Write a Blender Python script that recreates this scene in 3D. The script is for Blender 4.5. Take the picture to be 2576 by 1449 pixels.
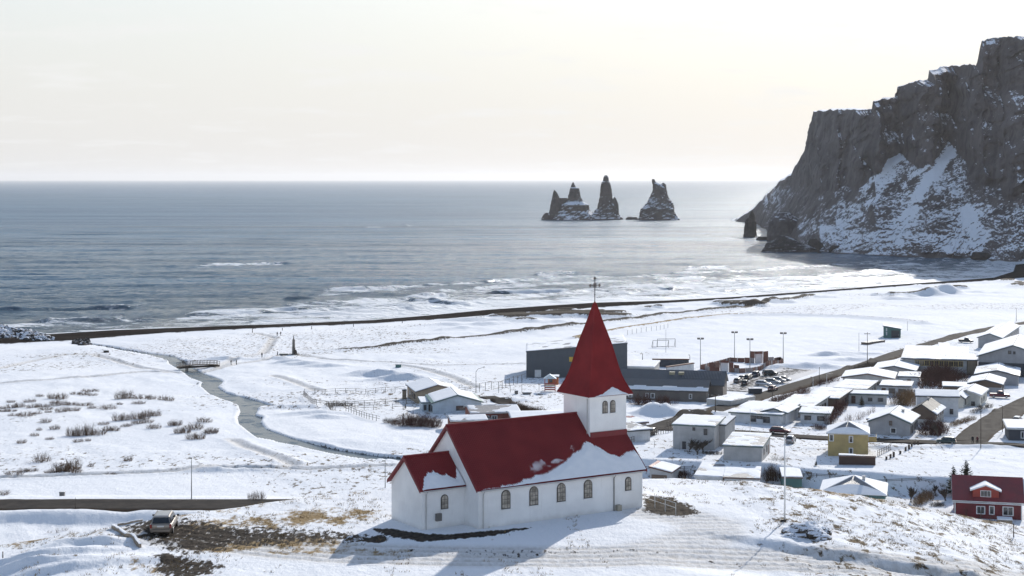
import bpy, math, random
import numpy as np
from mathutils import Vector

for _o in list(bpy.data.objects):
    bpy.data.objects.remove(_o)
scene = bpy.context.scene
COL = scene.collection
R = math.radians
random.seed(7)

# ------------------------------------------------------------------ camera
CAMZ, FPX, CX, HY = 58.0, 4096.0, 1288.0, 450.0      # photo read at 2576 x 1449
camd = bpy.data.cameras.new('camera')
camd.sensor_width = 36.0
camd.sensor_fit = 'HORIZONTAL'
camd.lens = 36.0 * FPX / 2576.0
camd.shift_y = -(724.5 - HY) / 2576.0
camd.clip_start = 0.5
camd.clip_end = 200000.0
cam = bpy.data.objects.new('camera', camd)
cam.location = (0, 0, CAMZ)
cam.rotation_euler = (R(90), 0, 0)
COL.objects.link(cam)
scene.camera = cam

# ------------------------------------------------------------------ sky, sun, exposure
SUN_AZ, SUN_EL = R(22.0), R(24.0)
world = bpy.data.worlds.new('World')
scene.world = world
world.use_nodes = True
wn, wl = world.node_tree.nodes, world.node_tree.links
wn.clear()
w_out = wn.new('ShaderNodeOutputWorld')
w_bg = wn.new('ShaderNodeBackground')
w_bg.inputs['Strength'].default_value = 0.126
w_sky = wn.new('ShaderNodeTexSky')
w_sky.sky_type = 'NISHITA'
w_sky.sun_disc = False
w_sky.sun_elevation = SUN_EL
w_sky.sun_rotation = SUN_AZ
w_sky.altitude = 0
w_sky.air_density = 1.15
w_sky.dust_density = 1.0
w_sky.ozone_density = 3.0
# thin high cloud spread over the whole sky: streaks flattened towards the horizon
w_tc = wn.new('ShaderNodeTexCoord')
w_sep = wn.new('ShaderNodeSeparateXYZ')
wl.new(w_tc.outputs['Generated'], w_sep.inputs[0])
w_add = wn.new('ShaderNodeMath'); w_add.operation = 'ADD'; w_add.inputs[1].default_value = 0.10
wl.new(w_sep.outputs['Z'], w_add.inputs[0])
w_dx = wn.new('ShaderNodeMath'); w_dx.operation = 'DIVIDE'
w_dy = wn.new('ShaderNodeMath'); w_dy.operation = 'DIVIDE'
wl.new(w_sep.outputs['X'], w_dx.inputs[0]); wl.new(w_add.outputs[0], w_dx.inputs[1])
wl.new(w_sep.outputs['Y'], w_dy.inputs[0]); wl.new(w_add.outputs[0], w_dy.inputs[1])
w_cmb = wn.new('ShaderNodeCombineXYZ')
wl.new(w_dx.outputs[0], w_cmb.inputs['X']); wl.new(w_dy.outputs[0], w_cmb.inputs['Y'])
w_noise = wn.new('ShaderNodeTexNoise')
w_noise.inputs['Scale'].default_value = 2.2
w_noise.inputs['Detail'].default_value = 8.0
w_noise.inputs['Roughness'].default_value = 0.62
wl.new(w_cmb.outputs[0], w_noise.inputs['Vector'])
w_ramp = wn.new('ShaderNodeMapRange')
w_ramp.inputs['From Min'].default_value = 0.53
w_ramp.inputs['From Max'].default_value = 0.70
w_ramp.inputs['To Min'].default_value = 0.0
w_ramp.inputs['To Max'].default_value = 0.7
wl.new(w_noise.outputs[0], w_ramp.inputs['Value'])
# the veil looks thicker the lower one looks through it
w_abs = wn.new('ShaderNodeMath'); w_abs.operation = 'ABSOLUTE'; wl.new(w_sep.outputs['Z'], w_abs.inputs[0])
w_sq = wn.new('ShaderNodeMath'); w_sq.operation = 'MULTIPLY'; wl.new(w_abs.outputs[0], w_sq.inputs[0]); wl.new(w_abs.outputs[0], w_sq.inputs[1])
w_thk = wn.new('ShaderNodeMath'); w_thk.operation = 'MULTIPLY'; w_thk.inputs[1].default_value = -19.0; wl.new(w_sq.outputs[0], w_thk.inputs[0])
w_exp = wn.new('ShaderNodeMath'); w_exp.operation = 'EXPONENT'; wl.new(w_thk.outputs[0], w_exp.inputs[0])
w_scl = wn.new('ShaderNodeMath'); w_scl.operation = 'MULTIPLY_ADD'; w_scl.inputs[1].default_value = 0.93; wl.new(w_exp.outputs[0], w_scl.inputs[0])
w_scl.inputs[2].default_value = 0.03
w_fac = wn.new('ShaderNodeMath'); w_fac.operation = 'MINIMUM'; w_fac.inputs[1].default_value = 1.0; wl.new(w_scl.outputs[0], w_fac.inputs[0])
w_mix = wn.new('ShaderNodeMix'); w_mix.data_type = 'RGBA'
w_mix.inputs['B'].default_value = (5.05, 5.05, 5.03, 1)
wl.new(w_fac.outputs[0], w_mix.inputs['Factor'])
wl.new(w_sky.outputs[0], w_mix.inputs['A'])
w_wsp = wn.new('ShaderNodeMix'); w_wsp.data_type = 'RGBA'
w_wsp.inputs['B'].default_value = (5.75, 5.74, 5.70, 1)
wl.new(w_ramp.outputs[0], w_wsp.inputs['Factor'])
wl.new(w_mix.outputs['Result'], w_wsp.inputs['A'])
wl.new(w_wsp.outputs['Result'], w_bg.inputs['Color'])
wl.new(w_bg.outputs[0], w_out.inputs['Surface'])

sund = bpy.data.lights.new('sun', 'SUN')
sund.energy = 3.8
sund.angle = R(0.53)
sund.color = (1.0, 0.955, 0.89)
sun = bpy.data.objects.new('sun', sund)
SUNV = Vector((math.sin(SUN_AZ) * math.cos(SUN_EL), math.cos(SUN_AZ) * math.cos(SUN_EL), math.sin(SUN_EL)))
sun.rotation_euler = SUNV.to_track_quat('Z', 'Y').to_euler()
sun.location = (200, 300, 400)
COL.objects.link(sun)

vs = scene.view_settings
scene.display_settings.display_device = 'sRGB'
vs.view_transform = 'Standard'
vs.look = 'None'
vs.gamma = 1.0
vs.use_curve_mapping = False
vs.exposure = 0.33
scene.render.engine = 'CYCLES'
cy = scene.cycles
cy.max_bounces = 4; cy.diffuse_bounces = 3; cy.glossy_bounces = 2; cy.transmission_bounces = 2; cy.transparent_max_bounces = 6
cy.volume_bounces = 0; cy.caustics_reflective = False; cy.caustics_refractive = False

# ------------------------------------------------------------------ numeric noise
_TAB = np.random.RandomState(5).rand(1 << 16)
_PRM = np.random.RandomState(6).randint(0, 1 << 16, 1 << 16)
def _h(ix, iy, iz, seed):
    k = (ix * 73 + _PRM[(iy + seed * 131 + iz * 7919) & 65535]) & 65535
    return _TAB[k]

def vn2(x, y, seed=0):
    x = np.asarray(x, dtype=np.float64); y = np.asarray(y, dtype=np.float64)
    ix = np.floor(x).astype(np.int32); iy = np.floor(y).astype(np.int32)
    fx = x - ix; fy = y - iy
    fx = fx * fx * (3 - 2 * fx); fy = fy * fy * (3 - 2 * fy)
    a = _h(ix, iy, 0, seed); b = _h(ix + 1, iy, 0, seed)
    c = _h(ix, iy + 1, 0, seed); d = _h(ix + 1, iy + 1, 0, seed)
    return (a * (1 - fx) + b * fx) * (1 - fy) + (c * (1 - fx) + d * fx) * fy

def fbm(x, y, octv=4, seed=0, gain=0.5):
    s = 0; a = 1; t = 0; f = 1.0
    for k in range(octv):
        s = s + a * vn2(x * f + 13.7 * k, y * f - 7.3 * k, seed + k); t += a; a *= gain; f *= 2.03
    return s / t

def vn3(x, y, z, seed=0):
    ix = np.floor(x).astype(np.int32); iy = np.floor(y).astype(np.int32); iz = np.floor(z).astype(np.int32)
    fx = x - ix; fy = y - iy; fz = z - iz
    fx = fx * fx * (3 - 2 * fx); fy = fy * fy * (3 - 2 * fy); fz = fz * fz * (3 - 2 * fz)
    def L(k):
        a = _h(ix, iy, iz + k, seed); b = _h(ix + 1, iy, iz + k, seed)
        c = _h(ix, iy + 1, iz + k, seed); d = _h(ix + 1, iy + 1, iz + k, seed)
        return (a * (1 - fx) + b * fx) * (1 - fy) + (c * (1 - fx) + d * fx) * fy
    return L(0) * (1 - fz) + L(1) * fz

def fbm3(x, y, z, octv=4, seed=0, gain=0.5):
    s = 0; a = 1; t = 0; f = 1.0
    for k in range(octv):
        s = s + a * vn3(x * f + 5.1 * k, y * f - 3.3 * k, z * f + 1.7 * k, seed + k); t += a; a *= gain; f *= 2.03
    return s / t

def sst(a, b, x):
    t = np.clip((np.asarray(x, dtype=np.float64) - a) / (b - a), 0, 1)
    return t * t * (3 - 2 * t)

# ------------------------------------------------------------------ material helpers
MATS = {}
class NT:
    """small wrapper round a material's node tree"""
    def __init__(s, name):
        s.m = bpy.data.materials.new(name); s.m.use_nodes = True
        s.n = s.m.node_tree.nodes; s.l = s.m.node_tree.links
        s.bsdf = s.n['Principled BSDF']; s.out = s.n['Material Output']
        s.pos = None
    def P(s):
        if s.pos is None:
            s.pos = s.n.new('ShaderNodeNewGeometry')
        return s.pos.outputs['Position']
    def obj(s):
        t = s.n.new('ShaderNodeTexCoord'); return t.outputs['Object']
    def normal(s):
        s.P(); return s.pos.outputs['Normal']
    def mapping(s, vec, scale=(1, 1, 1), rot=(0, 0, 0)):
        m = s.n.new('ShaderNodeMapping'); s.l.new(vec, m.inputs['Vector'])
        m.inputs['Scale'].default_value = scale; m.inputs['Rotation'].default_value = rot
        return m.outputs[0]
    def noise(s, vec, scale, detail=4, rough=0.55, dist=0.0):
        t = s.n.new('ShaderNodeTexNoise'); s.l.new(vec, t.inputs['Vector'])
        t.inputs['Scale'].default_value = scale; t.inputs['Detail'].default_value = detail
        t.inputs['Roughness'].default_value = rough; t.inputs['Distortion'].default_value = dist
        return t.outputs[0]
    def vor(s, vec, scale, feature='F1'):
        t = s.n.new('ShaderNodeTexVoronoi'); t.feature = feature; s.l.new(vec, t.inputs['Vector'])
        t.inputs['Scale'].default_value = scale
        return t.outputs['Distance']
    def attr(s, name):
        a = s.n.new('ShaderNodeAttribute'); a.attribute_name = name
        return a.outputs['Fac']
    def math(s, op, a, b=None, clamp=False):
        m = s.n.new('ShaderNodeMath'); m.operation = op; m.use_clamp = clamp
        for i, v in enumerate((a, b)):
            if v is None: continue
            if isinstance(v, (int, float)): m.inputs[i].default_value = v
            else: s.l.new(v, m.inputs[i])
        return m.outputs[0]
    def rng(s, v, a, b, c=0.0, d=1.0, smooth=True):
        m = s.n.new('ShaderNodeMapRange'); m.interpolation_type = 'SMOOTHSTEP' if smooth else 'LINEAR'
        s.l.new(v, m.inputs['Value'])
        for k, x in (('From Min', a), ('From Max', b), ('To Min', c), ('To Max', d)):
            m.inputs[k].default_value = x
        return m.outputs[0]
    def mix(s, f, a, b):
        m = s.n.new('ShaderNodeMix'); m.data_type = 'RGBA'
        for k, v in (('Factor', f), ('A', a), ('B', b)):
            if isinstance(v, (int, float)): m.inputs[k].default_value = v
            elif isinstance(v, tuple): m.inputs[k].default_value = (v[0], v[1], v[2], 1)
            else: s.l.new(v, m.inputs[k])
        return m.outputs['Result']
    def bump(s, h, strength=0.5, dist=0.1):
        b = s.n.new('ShaderNodeBump'); b.inputs['Strength'].default_value = strength
        b.inputs['Distance'].default_value = dist
        s.l.new(h, b.inputs['Height']); s.l.new(b.outputs[0], s.bsdf.inputs['Normal'])
    def col(s, c):
        if isinstance(c, tuple): s.bsdf.inputs['Base Color'].default_value = (c[0], c[1], c[2], 1)
        else: s.l.new(c, s.bsdf.inputs['Base Color'])
    def set(s, **k):
        for kk, v in k.items():
            i = s.bsdf.inputs[kk.replace('_', ' ')]
            if isinstance(v, (int, float)): i.default_value = v
            else: s.l.new(v, i)

def paint(name, c, rough=0.6, var=0.18, scale=0.6, streak=0.12, metal=0.0, bump=0.0, ribs=0.0):
    """weathered coat: cloudy tint, vertical run marks, optional vertical cladding ribs"""
    if name in MATS: return MATS[name]
    t = NT(name)
    o = t.obj()
    n1 = t.noise(o, scale, 5, 0.6)
    n2 = t.noise(t.mapping(o, (3.0, 3.0, 0.25)), 1.6, 4, 0.6)
    dark = tuple(v * (1 - var) for v in c); lite = tuple(min(0.95, v * (1 + var * 0.6)) for v in c)
    k = t.mix(t.rng(n1, 0.3, 0.7), dark, lite)
    k2 = t.mix(t.rng(n2, 0.50, 0.80, 0, streak), k, (c[0] * 0.45, c[1] * 0.42, c[2] * 0.38))
    t.col(k2)
    t.set(Roughness=t.rng(n1, 0.2, 0.8, max(0.05, rough - 0.1), min(1, rough + 0.1)), Metallic=metal)
    if ribs:
        w = t.n.new('ShaderNodeTexWave'); w.wave_type = 'BANDS'; w.bands_direction = 'DIAGONAL'
        t.l.new(t.mapping(o, (1, 1, 0)), w.inputs['Vector']); w.inputs['Scale'].default_value = ribs
        t.bump(w.outputs['Fac'], 0.6, 0.03)
    elif bump:
        t.bump(t.noise(o, 9.0, 5, 0.6), bump, 0.02)
    MATS[name] = t.m
    return t.m

# ------------------------------------------------------------------ mesh helpers
class MB:
    def __init__(s): s.v = []; s.f = []
    def add(s, vs_, fs):
        b = len(s.v); s.v.extend(vs_); s.f.extend([tuple(b + i for i in f) for f in fs]); return s
    def box(s, x0, x1, y0, y1, z0, z1):
        v = [(x0, y0, z0), (x1, y0, z0), (x1, y1, z0), (x0, y1, z0), (x0, y0, z1), (x1, y0, z1), (x1, y1, z1), (x0, y1, z1)]
        return s.add(v, [(0, 3, 2, 1), (4, 5, 6, 7), (0, 1, 5, 4), (1, 2, 6, 5), (2, 3, 7, 6), (3, 0, 4, 7)])
    def poly(s, pts): return s.add(list(pts), [tuple(range(len(pts)))])
    def slab(s, pts, d):
        """polygon pts thickened by vector d"""
        n = len(pts); q = [tuple(p[i] + d[i] for i in range(3)) for p in pts]
        fs = [tuple(reversed(range(n))), tuple(range(n, 2 * n))] + [(i, (i + 1) % n, n + (i + 1) % n, n + i) for i in range(n)]
        return s.add(list(pts) + q, fs)
    def tube(s, pts, rad, n=6, cap=True):
        pts = [Vector(p) for p in pts]
        if not isinstance(rad, (list, tuple)): rad = [rad] * len(pts)
        rings = []
        for i, p in enumerate(pts):
            d = (pts[min(i + 1, len(pts) - 1)] - pts[max(i - 1, 0)])
            if d.length < 1e-9: d = Vector((0, 0, 1))
            d.normalize()
            a = d.orthogonal().normalized() if abs(d.z) < 0.99 else Vector((1, 0, 0))
            if abs(d.z) < 0.99: a = Vector((0, 0, 1)).cross(d).normalized()
            b = d.cross(a)
            rings.append([tuple(p + (a * math.cos(2 * math.pi * k / n) + b * math.sin(2 * math.pi * k / n)) * rad[i]) for k in range(n)])
        return s.loft(rings, cap)
    def loft(s, rings, cap=True):
        n = len(rings[0]); v = [p for r in rings for p in r]; fs = []
        for i in range(len(rings) - 1):
            for k in range(n):
                fs.append((i * n + k, i * n + (k + 1) % n, (i + 1) * n + (k + 1) % n, (i + 1) * n + k))
        if cap:
            fs.append(tuple(reversed(range(n)))); fs.append(tuple(range((len(rings) - 1) * n, len(rings) * n)))
        return s.add(v, fs)
    def sphere(s, c, r, n=8, m=5, sq=(1, 1, 1)):
        rings = []
        for i in range(m + 1):
            a = math.pi * (i / m - 0.5)
            rr = max(1e-3, math.cos(a)) * r
            rings.append([(c[0] + sq[0] * rr * math.cos(2 * math.pi * k / n), c[1] + sq[1] * rr * math.sin(2 * math.pi * k / n), c[2] + sq[2] * r * math.sin(a)) for k in range(n)])
        return s.loft(rings)
    def mesh(s, name, smooth=False):
        me = bpy.data.meshes.new(name); me.from_pydata([tuple(p) for p in s.v], [], s.f)
        if smooth: me.polygons.foreach_set('use_smooth', [True] * len(me.polygons))
        me.update(); return me
    def build(s, name, mat, parent=None, smooth=False):
        return link(name, s.mesh(name, smooth), mat, parent)

def link(name, me, mat, parent=None):
    if mat is not None and not me.materials: me.materials.append(mat)
    o = bpy.data.objects.new(name, me); COL.objects.link(o)
    if parent is not None: o.parent = parent
    return o

def tag(o, label=None, cat=None, group=None, kind=None):
    if label: o['label'] = label
    if cat: o['category'] = cat
    if group: o['group'] = group
    if kind: o['kind'] = kind
    return o

def thing(name, label, cat, loc=(0, 0, 0), rz=0.0, group=None):
    o = bpy.data.objects.new(name, None); o.empty_display_size = 0.3; COL.objects.link(o)
    o.location = loc; o.rotation_euler = (0, 0, rz)
    return tag(o, label, cat, group)

def grid_mesh(name, X, Y, Z, mat, attrs=None, smooth=True, wrap=False):
    r, c = X.shape
    me = bpy.data.meshes.new(name)
    nv = r * c
    co = np.empty((nv, 3), dtype=np.float32)
    co[:, 0] = X.ravel(); co[:, 1] = Y.ravel(); co[:, 2] = Z.ravel()
    i = np.arange(nv).reshape(r, c)
    q = np.stack([i[:-1, :-1], i[:-1, 1:], i[1:, 1:], i[1:, :-1]], axis=-1).reshape(-1, 4)
    me.vertices.add(nv); me.vertices.foreach_set('co', co.ravel())
    me.loops.add(q.size); me.loops.foreach_set('vertex_index', q.ravel().astype(np.int32))
    me.polygons.add(len(q)); me.polygons.foreach_set('loop_start', (np.arange(len(q)) * 4).astype(np.int32))
    me.polygons.foreach_set('loop_total', np.full(len(q), 4, dtype=np.int32))
    me.polygons.foreach_set('use_smooth', np.full(len(q), smooth, dtype=bool))
    for k, a in (attrs or {}).items():
        at = me.attributes.new(k, 'FLOAT', 'POINT'); at.data.foreach_set('value', np.asarray(a, dtype=np.float32).ravel())
    me.update(calc_edges=True); me.validate()
    return link(name, me, mat)
# ------------------------------------------------------------------ the lie of the land
def atz(dx, dy, z=0.0):
    y = (CAMZ - z) * FPX / (dy - HY)
    return ((dx - CX) / FPX * y, y, z)

_WL = [(-500, 868), (0, 849), (115, 842), (287, 831), (738, 815), (939, 806), (1083, 794), (1226, 780), (1370, 770), (1499, 762),
       (1677, 757), (1838, 749), (2039, 734), (2269, 716), (2412, 706), (2499, 699), (2550, 683), (2556, 666)]
_wl = [atz(a, b, 0) for a, b in _WL]
SHX = np.array([p[0] for p in _wl] + [420, 900]); SHY = np.array([p[1] for p in _wl] + [1200, 1300])
_SN = [(-500, 884), (0, 866), (195, 857), (301, 847), (430, 837), (738, 822), (939, 814), (1140, 801.5), (1284, 788.6), (1600, 768),
       (1838, 753), (2039, 738), (2269, 720), (2499, 706), (2576, 699)]
_sn = [atz(a, b, 3) for a, b in _SN]
INX = np.array([p[0] for p in _sn] + [420, 900]); INY = np.array([p[1] for p in _sn] + [990, 1050])
def yshore(x): return np.interp(x, SHX, SHY)
def yinner(x): return np.minimum(np.interp(x, INX, INY), yshore(x) - 8)

def pdist(x, y, pts, closed=False):
    """distance to polyline, signed side (positive = left of travel), running length"""
    x = np.asarray(x, float); y = np.asarray(y, float)
    best = np.full(x.shape, 1e9); side = np.zeros(x.shape); run = np.zeros(x.shape); acc = 0
    n = len(pts)
    for i in range(n if closed else n - 1):
        ax, ay = pts[i][:2]; bx, by = pts[(i + 1) % n][:2]
        ex, ey = bx - ax, by - ay; L2 = ex * ex + ey * ey + 1e-12; L = math.sqrt(L2)
        t = np.clip(((x - ax) * ex + (y - ay) * ey) / L2, 0, 1)
        d = np.hypot(x - ax - t * ex, y - ay - t * ey)
        m = d < best
        best = np.where(m, d, best)
        side = np.where(m, np.sign(ex * (y - ay) - ey * (x - ax)), side)
        run = np.where(m, acc + t * L, run); acc += L
    return best, side, run

def pdn(x, y, pts, closed=False, pad=14.0):
    """pdist evaluated only near the polyline (far values are 1e9)"""
    a = np.array([p[:2] for p in pts])
    m = (x > a[:, 0].min() - pad) & (x < a[:, 0].max() + pad) & (y > a[:, 1].min() - pad) & (y < a[:, 1].max() + pad)
    d = np.full(x.shape, 1e6); s = np.ones(x.shape); r = np.zeros(x.shape)
    if m.any():
        d[m], s[m], r[m] = pdist(x[m], y[m], pts, closed)
    return d, s, r

def ins(x, y, pts):
    a = np.array([p[:2] for p in pts])
    m = (x > a[:, 0].min()) & (x < a[:, 0].max()) & (y > a[:, 1].min()) & (y < a[:, 1].max())
    r = np.zeros(x.shape, bool)
    if m.any(): r[m] = inside(x[m], y[m], pts)
    return r

def inside(x, y, pts):
    x = np.asarray(x, float); y = np.asarray(y, float)
    r = np.zeros(x.shape, bool); n = len(pts)
    for i in range(n):
        ax, ay = pts[i][:2]; bx, by = pts[(i + 1) % n][:2]
        if ay == by: continue
        c = ((ay > y) != (by > y)) & (x < (bx - ax) * (y - ay) / (by - ay) + ax)
        r ^= c
    return r

# terrace bank in the village (higher ground beyond it) and the cut beside the hill road
BANK = [atz(a, b, 11.0)[:2] for a, b in ((1380, 1118), (1500, 1128), (1598, 1140), (1700, 1147), (1805, 1153), (1926, 1155), (2022, 1168), (2197, 1179), (2290, 1190), (2420, 1196))]
CUT = [atz(a, b, 29.6)[:2] for a, b in ((1700, 1340), (1800, 1352), (1930, 1368), (2000, 1375), (2100, 1390), (2300, 1409), (2450, 1421), (2600, 1437), (2800, 1452))]
LROAD_Y = 230.0

def plain(x, y):
    ys, yi = yshore(x), yinner(x)
    t = (ys - y) / (ys - yi)
    f = np.clip((yi - y) / (yi - 200.0), 0, 1.0)
    z = np.where(t < 0, np.maximum(-6, -(y - ys) * 0.06), np.where(t < 1, 3.0 * np.clip(t, 0, 1) ** 0.8, 3.0 + 8.5 * f ** 0.95))
    # main road embankment on the left
    w = sst(-2, -26, x)
    z = z + w * 1.1 * sst(LROAD_Y - 9.0, LROAD_Y - 5.6, y) * (1 - sst(LROAD_Y + 5, LROAD_Y + 14, y))
    z = z - w * 1.0 * (1 - sst(LROAD_Y - 22, LROAD_Y - 5, y)) * 0.6
    return z

def bankoff(x, y):
    d, s, r = pdist(x, y, BANK)
    sd = d * s                      # positive beyond the bank (travel runs to the right)
    k = 1 - sst(-3.0, 0.2, sd)
    return -2.7 * k * sst(0, 25, r) * (1 - sst(-10, 0, y - 330)) * (1 - sst(88, 100, r))

def hill(x, y):
    z0 = np.interp(x, [-120, -60, -41, -32, -20, 22, 28, 34, 39, 46.5, 70, 110], [23, 27.2, 28.65, 30.0, 30.05, 30, 29.7, 29.05, 27.8, 26.3, 20, 10])
    z0 = z0 + 0.24 * np.maximum(0, 106 - y)
    yc = np.interp(x, [-120, -41, -32, -27.6, -20.6, -11, 15, 27.6, 34, 46.5, 80], [128, 131, 131, 135, 141, 147, 152, 148.6, 147, 148, 145])
    ov = np.maximum(0, y - yc)
    z0 = z0 - 0.6 * ov * ov / (ov + 1.2)
    d, s, r = pdist(x, y, CUT)
    k = 1 - sst(-1.3, 0.1, d * s)
    z0 = z0 - 0.62 * k * sst(0, 10, r) * (1 - sst(0, 6, np.where(s < 0, d, 0) - 8))
    return z0

def terrain(x, y):
    x = np.asarray(x, float); y = np.asarray(y, float)
    a = plain(x, y) + bankoff(x, y); b = hill(x, y)
    return 0.5 * (a + b + np.sqrt((a - b) ** 2 + 0.6))

_yy = np.concatenate([np.arange(100, 170, 0.1), np.arange(170, 420, 0.25), np.arange(420, 1150, 0.5)])
def G(dx, dy, ymin=100.0, extra=0.0):
    """where the line of sight through photo point (dx, dy) meets the ground (+extra)"""
    yy = _yy[_yy >= ymin]
    xs = (dx - CX) / FPX * yy
    rz = CAMZ - (dy - HY) / FPX * yy
    h = terrain(xs, yy) + extra
    k = np.nonzero(rz <= h)[0]
    if len(k) == 0: k = [len(yy) - 1]
    i = int(k[0])
    if i > 0:
        a = rz[i - 1] - h[i - 1]; b = h[i] - rz[i]
        t = a / (a + b + 1e-12)
        y = yy[i - 1] + (yy[i] - yy[i - 1]) * t
    else: y = yy[i]
    x = (dx - CX) / FPX * y
    return (float(x), float(y), float(terrain(x, y)))

def GP(lst, ymin=165.0): return [G(a, b, ymin) for a, b in lst]
def zt(x, y): return float(terrain(x, y))
def cA(x, y): return (1542.9 + x / 6, 805.0 + y / 6)
def cB(x, y): return (1811.2 + x / 6, 912.3 + y / 6)
def cC(x, y): return (2146.6 + x / 6, 778.2 + y / 6)
def cD(x, y): return (2146.6 + x / 6, 952.6 + y / 6)
def cE(x, y): return (1576.4 + x / 6, 992.8 + y / 6)
def cF(x, y): return (2146.6 + x / 6, 1140.4 + y / 6)
def cG(x, y): return (972.7 + x / 6, 905.6 + y / 6)
def cH(x, y): return (x * 0.2871, 670.8 + y * 0.2871)          # left beach
def cI(x, y): return (x * 0.2871, 1033.1 + y * 0.2871)         # left foreground
def cJ(x, y): return (1838.1 + x * 0.2871, 1033.1 + y * 0.2871)  # right foreground
def cK(x, y): return (603.7 + x * 0.2083, 771.4 + y * 0.2083)  # monument area

# ------------------------------------------------------------------ river course
RL = GP([(200, 863), (300, 880), (370, 891), (405, 899), (425, 915), (450, 929), (470, 944), (505, 958), (500, 968), (525, 990), (560, 1003), (592, 1016),
         (597, 1032), (588, 1048), (593, 1062), (612, 1076), (642, 1097), (690, 1108), (750, 1125), (830, 1141), (900, 1151), (985, 1156), (1100, 1160), (1300, 1165)])
RR = GP([(222, 860), (320, 877), (385, 886), (440, 893), (466, 905), (490, 922), (520, 938), (556, 949), (566, 956), (553, 969), (574, 984), (615, 994), (660, 1006),
         (690, 1016), (729, 1030), (690, 1021), (657, 1022), (650, 1041), (669, 1047), (663, 1058), (676, 1074), (738, 1096), (800, 1112), (860, 1126), (950, 1140), (1010, 1146), (1120, 1150), (1300, 1154)])
RIVER = RL + RR[::-1]

# ------------------------------------------------------------------ ground masks
CHX, CHY, CHR = -2.67, 130.0, R(33.0)          # church corner and bearing
CU, CV = (math.cos(CHR), math.sin(CHR)), (-math.sin(CHR), math.cos(CHR))
def chl(x, y):
    dx, dy = x - CHX, y - CHY
    return dx * CU[0] + dy * CU[1], dx * CV[0] + dy * CV[1]

def GH(lst): return [G(a, b, 100) for a, b in lst]
PARK = GH([(285, 1330), (330, 1316), (440, 1306), (520, 1312), (640, 1325), (760, 1332), (900, 1340), (975, 1352), (900, 1364), (760, 1368), (600, 1375), (540, 1395), (470, 1400), (400, 1378), (330, 1356)])
TURF = GH([(345, 1395), (420, 1380), (520, 1402), (620, 1420), (560, 1449), (430, 1470), (350, 1440)])
STRIP = GH([(938, 1331), (985, 1330), (1060, 1343), (1130, 1345), (1230, 1336), (1330, 1328), (1240, 1347), (1130, 1357), (1060, 1362), (985, 1349)])
PATCH = GH([(900, 1360), (960, 1346), (978, 1356), (950, 1366)])
RAMP = GH([(1617, 1246), (1680, 1250), (1735, 1270), (1762, 1290), (1720, 1299), (1640, 1292), (1617, 1284)])
HROAD = GH([(420, 1345), (560, 1362), (720, 1380), (900, 1392), (1150, 1398), (1500, 1400), (1850, 1405), (2100, 1418), (2350, 1436), (2560, 1456), (2800, 1480)])
HROAD2 = GH([(1560, 1399), (1700, 1370), (1790, 1340), (1780, 1315), (1720, 1300), (1650, 1290)])
TRACKS = [GP(l) for l in (
    [(0, 925), (90, 905), (170, 892), (240, 893), (300, 910), (350, 925), (440, 935)],
    [(0, 962), (120, 955), (260, 945), (360, 935), (450, 936)],
    [(505, 935), (545, 928), (600, 915), (660, 908), (720, 893)],
    [(545, 925), (600, 900), (660, 890), (676, 870), (690, 850), (640, 840)],
    [(0, 1202), (100, 1200), (300, 1193), (450, 1186), (560, 1180), (700, 1177), (740, 1170), (690, 1150), (620, 1125), (585, 1105)],
    [(560, 1180), (800, 1178), (980, 1170)],
    [(740, 892), (820, 905), (950, 912), (1100, 920), (1320, 913)],
    [(1000, 920), (1060, 927), (1110, 940), (1200, 975)],
    [(690, 945), (740, 960), (800, 985)])]
DIKE = GP([(742, 892), (830, 884), (939, 876), (1040, 865), (1140, 855), (1230, 846), (1312, 837), (1400, 827), (1469, 819), (1527, 813), (1600, 804), (1675, 794), (1777, 785), (1862, 777), (1932, 762), (2040, 748)])
FIELD = GP([(1480, 858), (1450, 852), (1470, 845), (1524, 837), (1600, 824), (1698, 808), (1828, 795), (1979, 791), (2125, 795), (2250, 805), (2330, 815)])
PITCH = GP([(1450, 856), (1470, 845), (1524, 837), (1600, 824), (1698, 808), (1828, 796), (1979, 792), (2125, 796), (2240, 806), (2290, 830), (2230, 870), (2140, 890), (2080, 893), (1900, 880), (1740, 893), (1600, 880)])
RIVC = [((a[0] + b[0]) / 2, (a[1] + b[1]) / 2) for a, b in zip(RL[:11], RR[:11])]

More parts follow.
